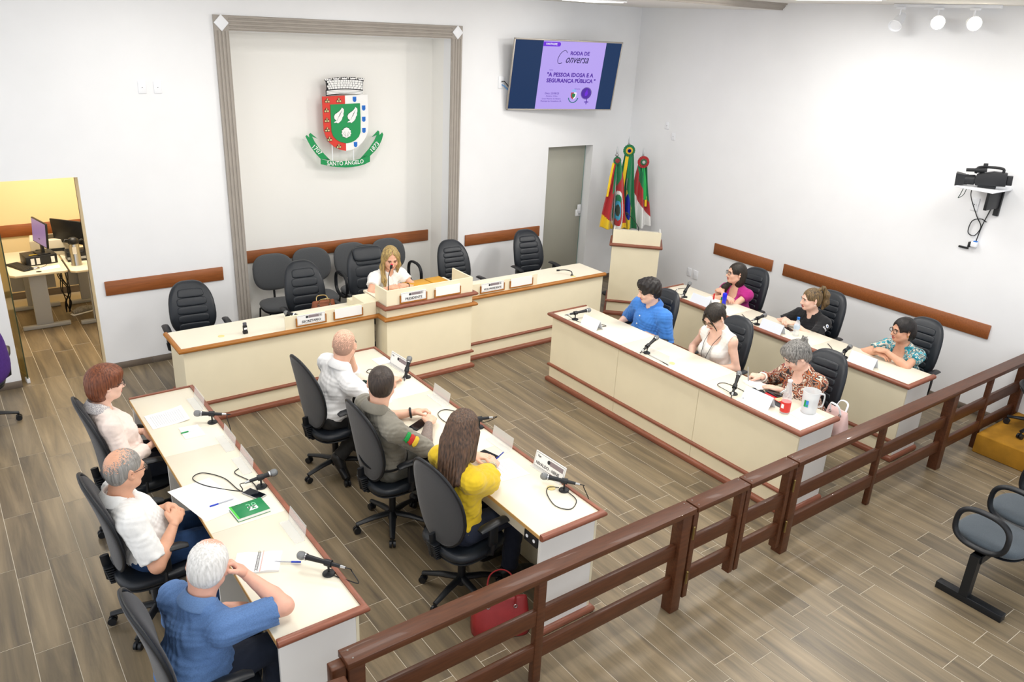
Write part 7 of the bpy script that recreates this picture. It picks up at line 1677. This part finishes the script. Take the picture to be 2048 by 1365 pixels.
# --- worn details
ring_on(b2, 'L', .90, .033, .009, M_black, 'wrist_band')
M_tatt = pattern_mat('tattoo_ink', [(0, '#8b827c'), (.40, '#5d5a5b'), (.47, '#a68b7c'), (.52, '#4a494c'), (.58, '#9a897f')], 38, dist=6)
S_, E_, W_ = [np.array(x) for x in b2['jo']['R'][:3]]; d_ = W_ - E_
V, Q = surf([Cap(E_ + d_ * .10, E_ + d_ * .30, .0455, .0465, k=.0), Cap(E_ + d_ * .30, E_ + d_ * .94, .0465, .030, k=.01)], *bounds([Cap(E_, W_, .05, .05)], .02), .006); mesh_np('tattoo_sleeve', relax(V, Q, 1), Q, [M_tatt], None, b2['root'])
sp = b2['S']['R']; q_ = Vector(sp) + Vector(b2['u']) * .055
S0, E0 = np.array(b2['jo']['R'][0]), np.array(b2['jo']['R'][1]); ax_ = unit(E0 - S0); out_ = unit(np.cross(ax_, (0.9, .0, .2))); out_ = out_ if out_[1] < 0 else -out_
for i, (c_, fr0, fr1) in enumerate((('#1f9a4b', .22, .34), ('#c5352b', .34, .47), ('#e2c13a', .47, .60))):
    V, Q = surf([Cap(S0 + (E0 - S0) * fr0, S0 + (E0 - S0) * fr1, .0795, .0795, k=0), Half(S0 + out_ * .067, -out_), Half(S0 + (E0 - S0) * fr1, ax_), Half(S0 + (E0 - S0) * fr0, -ax_)], *bounds([Cap(S0, E0, .1, .1)], .02), .006)
    if len(Q): mesh_np('flag_patch', V, Q, [mat('patch_' + c_, c_, .7)], None, b2['root'])
g = G(); T = b2['T']
for q in (-1, 1): g.tube([T(-.045, q * .09, .475), T(.02, q * .10, .468)], .012, 6, flat=.4)
g.build('epaulette', cloth('uniform_grey3', '#6c685e'), b2['root'], smooth=60)
G().tube([b2['T'](.15 * cos(t), .185 * sin(t), .055) for t in np.linspace(0, 2 * pi, 33)[:-1]], .020, 6, closed=True, flat=.4).build('duty_belt', M_black, b2['root'], smooth=60)
ring_on(b3, 'R', .93, .029, .005, mat('bracelet_beads', '#b8b39c', .3, metal=.5), 'bracelet'); ring_on(b3, 'R', .86, .030, .004, mat('bracelet_beads', '#b8b39c', .3, metal=.5), 'bracelet')
ring_on(r1c, 'L', .90, .040, .012, mat('watch_silver', '#c9ccc9', .25, metal=.8), 'wrist_watch'); ring_on(r1c, 'R', .86, .036, .010, cloth('cuff', '#e6e0d6'), 'cuff')
ring_on(p1, 'R', .72, .032, .003, mat('gold', '#c79a3c', .25, metal=1.0), 'bracelet'); ring_on(p1, 'L', .85, .030, .004, M_black, 'bracelet')
# lanyard and badge of the woman in white
T = r1b['T']; g = G()
pts = [T(-.055, .045, .50), T(.03, .066, .485), T(.125, .045, .40), T(.175, .02, .28), T(.178, -.02, .13)]
pts2 = [T(-.055, -.045, .50), T(.03, -.066, .485), T(.125, -.055, .40), T(.175, -.045, .28), T(.178, -.02, .13)]
g.tube(pts, .006, 6, flat=.35); g.tube(pts2, .006, 6, flat=.35); g.tube([pts[0], T(-.075, 0, .505), pts2[0]], .006, 6, flat=.35); ly = g.build('lanyard', M_black, r1b['root'], smooth=60)
c = T(.182, -.02, .085); G().add([c + r1b['lat'] * a + r1b['u'] * b + r1b['fwd'] * d for d in (-.001, .001) for a, b in ((-.028, -.04), (.028, -.04), (.028, .04), (-.028, .04))], [(0, 1, 2, 3), (7, 6, 5, 4), (0, 4, 5, 1), (1, 5, 6, 2), (2, 6, 7, 3), (3, 7, 4, 0)]).build('badge', mat('badge_lilac', '#d3cdee', .5), r1b['root'])
# earrings
M_pearl = mat('earring', '#f3efe6', .25); M_goldm = mat('gold', '#c79a3c', .25, metal=1.0)
for pd, m in ((r1b, M_pearl), (r2b, M_pearl), (r2c, M_goldm)):
    for q in (-1, 1): G().ball((-.004, q * .088, -.038), .0065).build('earring', m, pd['root'], smooth=80, M=pd['HM'])
# print on the black T-shirt
T = r2b['T']; M_print = mat('shirt_print_white', '#e9eaee', .7)
def on_shirt(pd, vs, fs, a0, l0, z0, name, m, curve=2.2):
    T = pd['T']; out = []
    for x, y, z in vs: ll = l0 - x; out.append(T(a0 - curve * ll * ll - y * .2, ll, z0 + z))
    G().add([tuple(v) for v in out], fs).build(name, m, pd['root'], fix=False)
vs, fs = text_geo('CON', width=.05, bold=.02, depth=.002); on_shirt(r2b, vs, fs, .168, .065, .232, 'lettering', M_print)
vs, fs = text_geo('TANDO', width=.075, bold=.02, depth=.002); on_shirt(r2b, vs, fs, .168, -.055, .222, 'lettering', M_print)
g = G(); T_ = r2b['T']
S0, E0 = np.array(r2b['jo']['L'][0]), np.array(r2b['jo']['L'][1]); ax_ = unit(E0 - S0); wd_ = None
# round crest and three letters on the left sleeve
nn = unit(np.array((.45, 1.0, .15)) - ax_ * (np.array((.45, 1.0, .15)) @ ax_)); tt = np.cross(nn, -ax_)
def sleeve_decal(vs, fs, fr, rad_, name, m):
    c = S0 + (E0 - S0) * fr; out = []
    for x, y, z in vs: th = x / rad_; out.append(c + (nn * cos(th) + tt * sin(th)) * (rad_ + .001 - y) - ax_ * z)
    G().add([tuple(v) for v in out], fs).build(name, m, r2b['root'], fix=False)
gg = G(); gg.cyl((0, 0, 0), (0, -.002, 0), .021, n=18); sleeve_decal(gg.v, gg.f, .20, .067, 'crest', M_print)
gg = G(); gg.cyl((0, -.002, 0), (0, -.003, 0), .009, n=14); sleeve_decal(gg.v, gg.f, .20, .067, 'crest_centre', mat('crest_blue', '#3c5a8c', .6))
vs, fs = text_geo('FURZ', width=.062, bold=.03, depth=.0015); sleeve_decal(vs, fs, .37, .066, 'lettering', M_print)
# pocket logo and buttons of the blue shirt
T = r1a['T']
for z, a in ((.40, .150), (.29, .178), (.16, .222)): G().ball(tuple(T(a, -.005, z)), .007).build('button', M_pearl, r1a['root'], smooth=80)
# wood-and-silver necklace of the presiding woman
T = p1['T']; G().tube([T(.02, .06, .46), T(.10, .03, .40), T(.125, 0, .36), T(.10, -.03, .40), T(.02, -.06, .46)], .002, 5).build('necklace', M_steel, p1['root'])
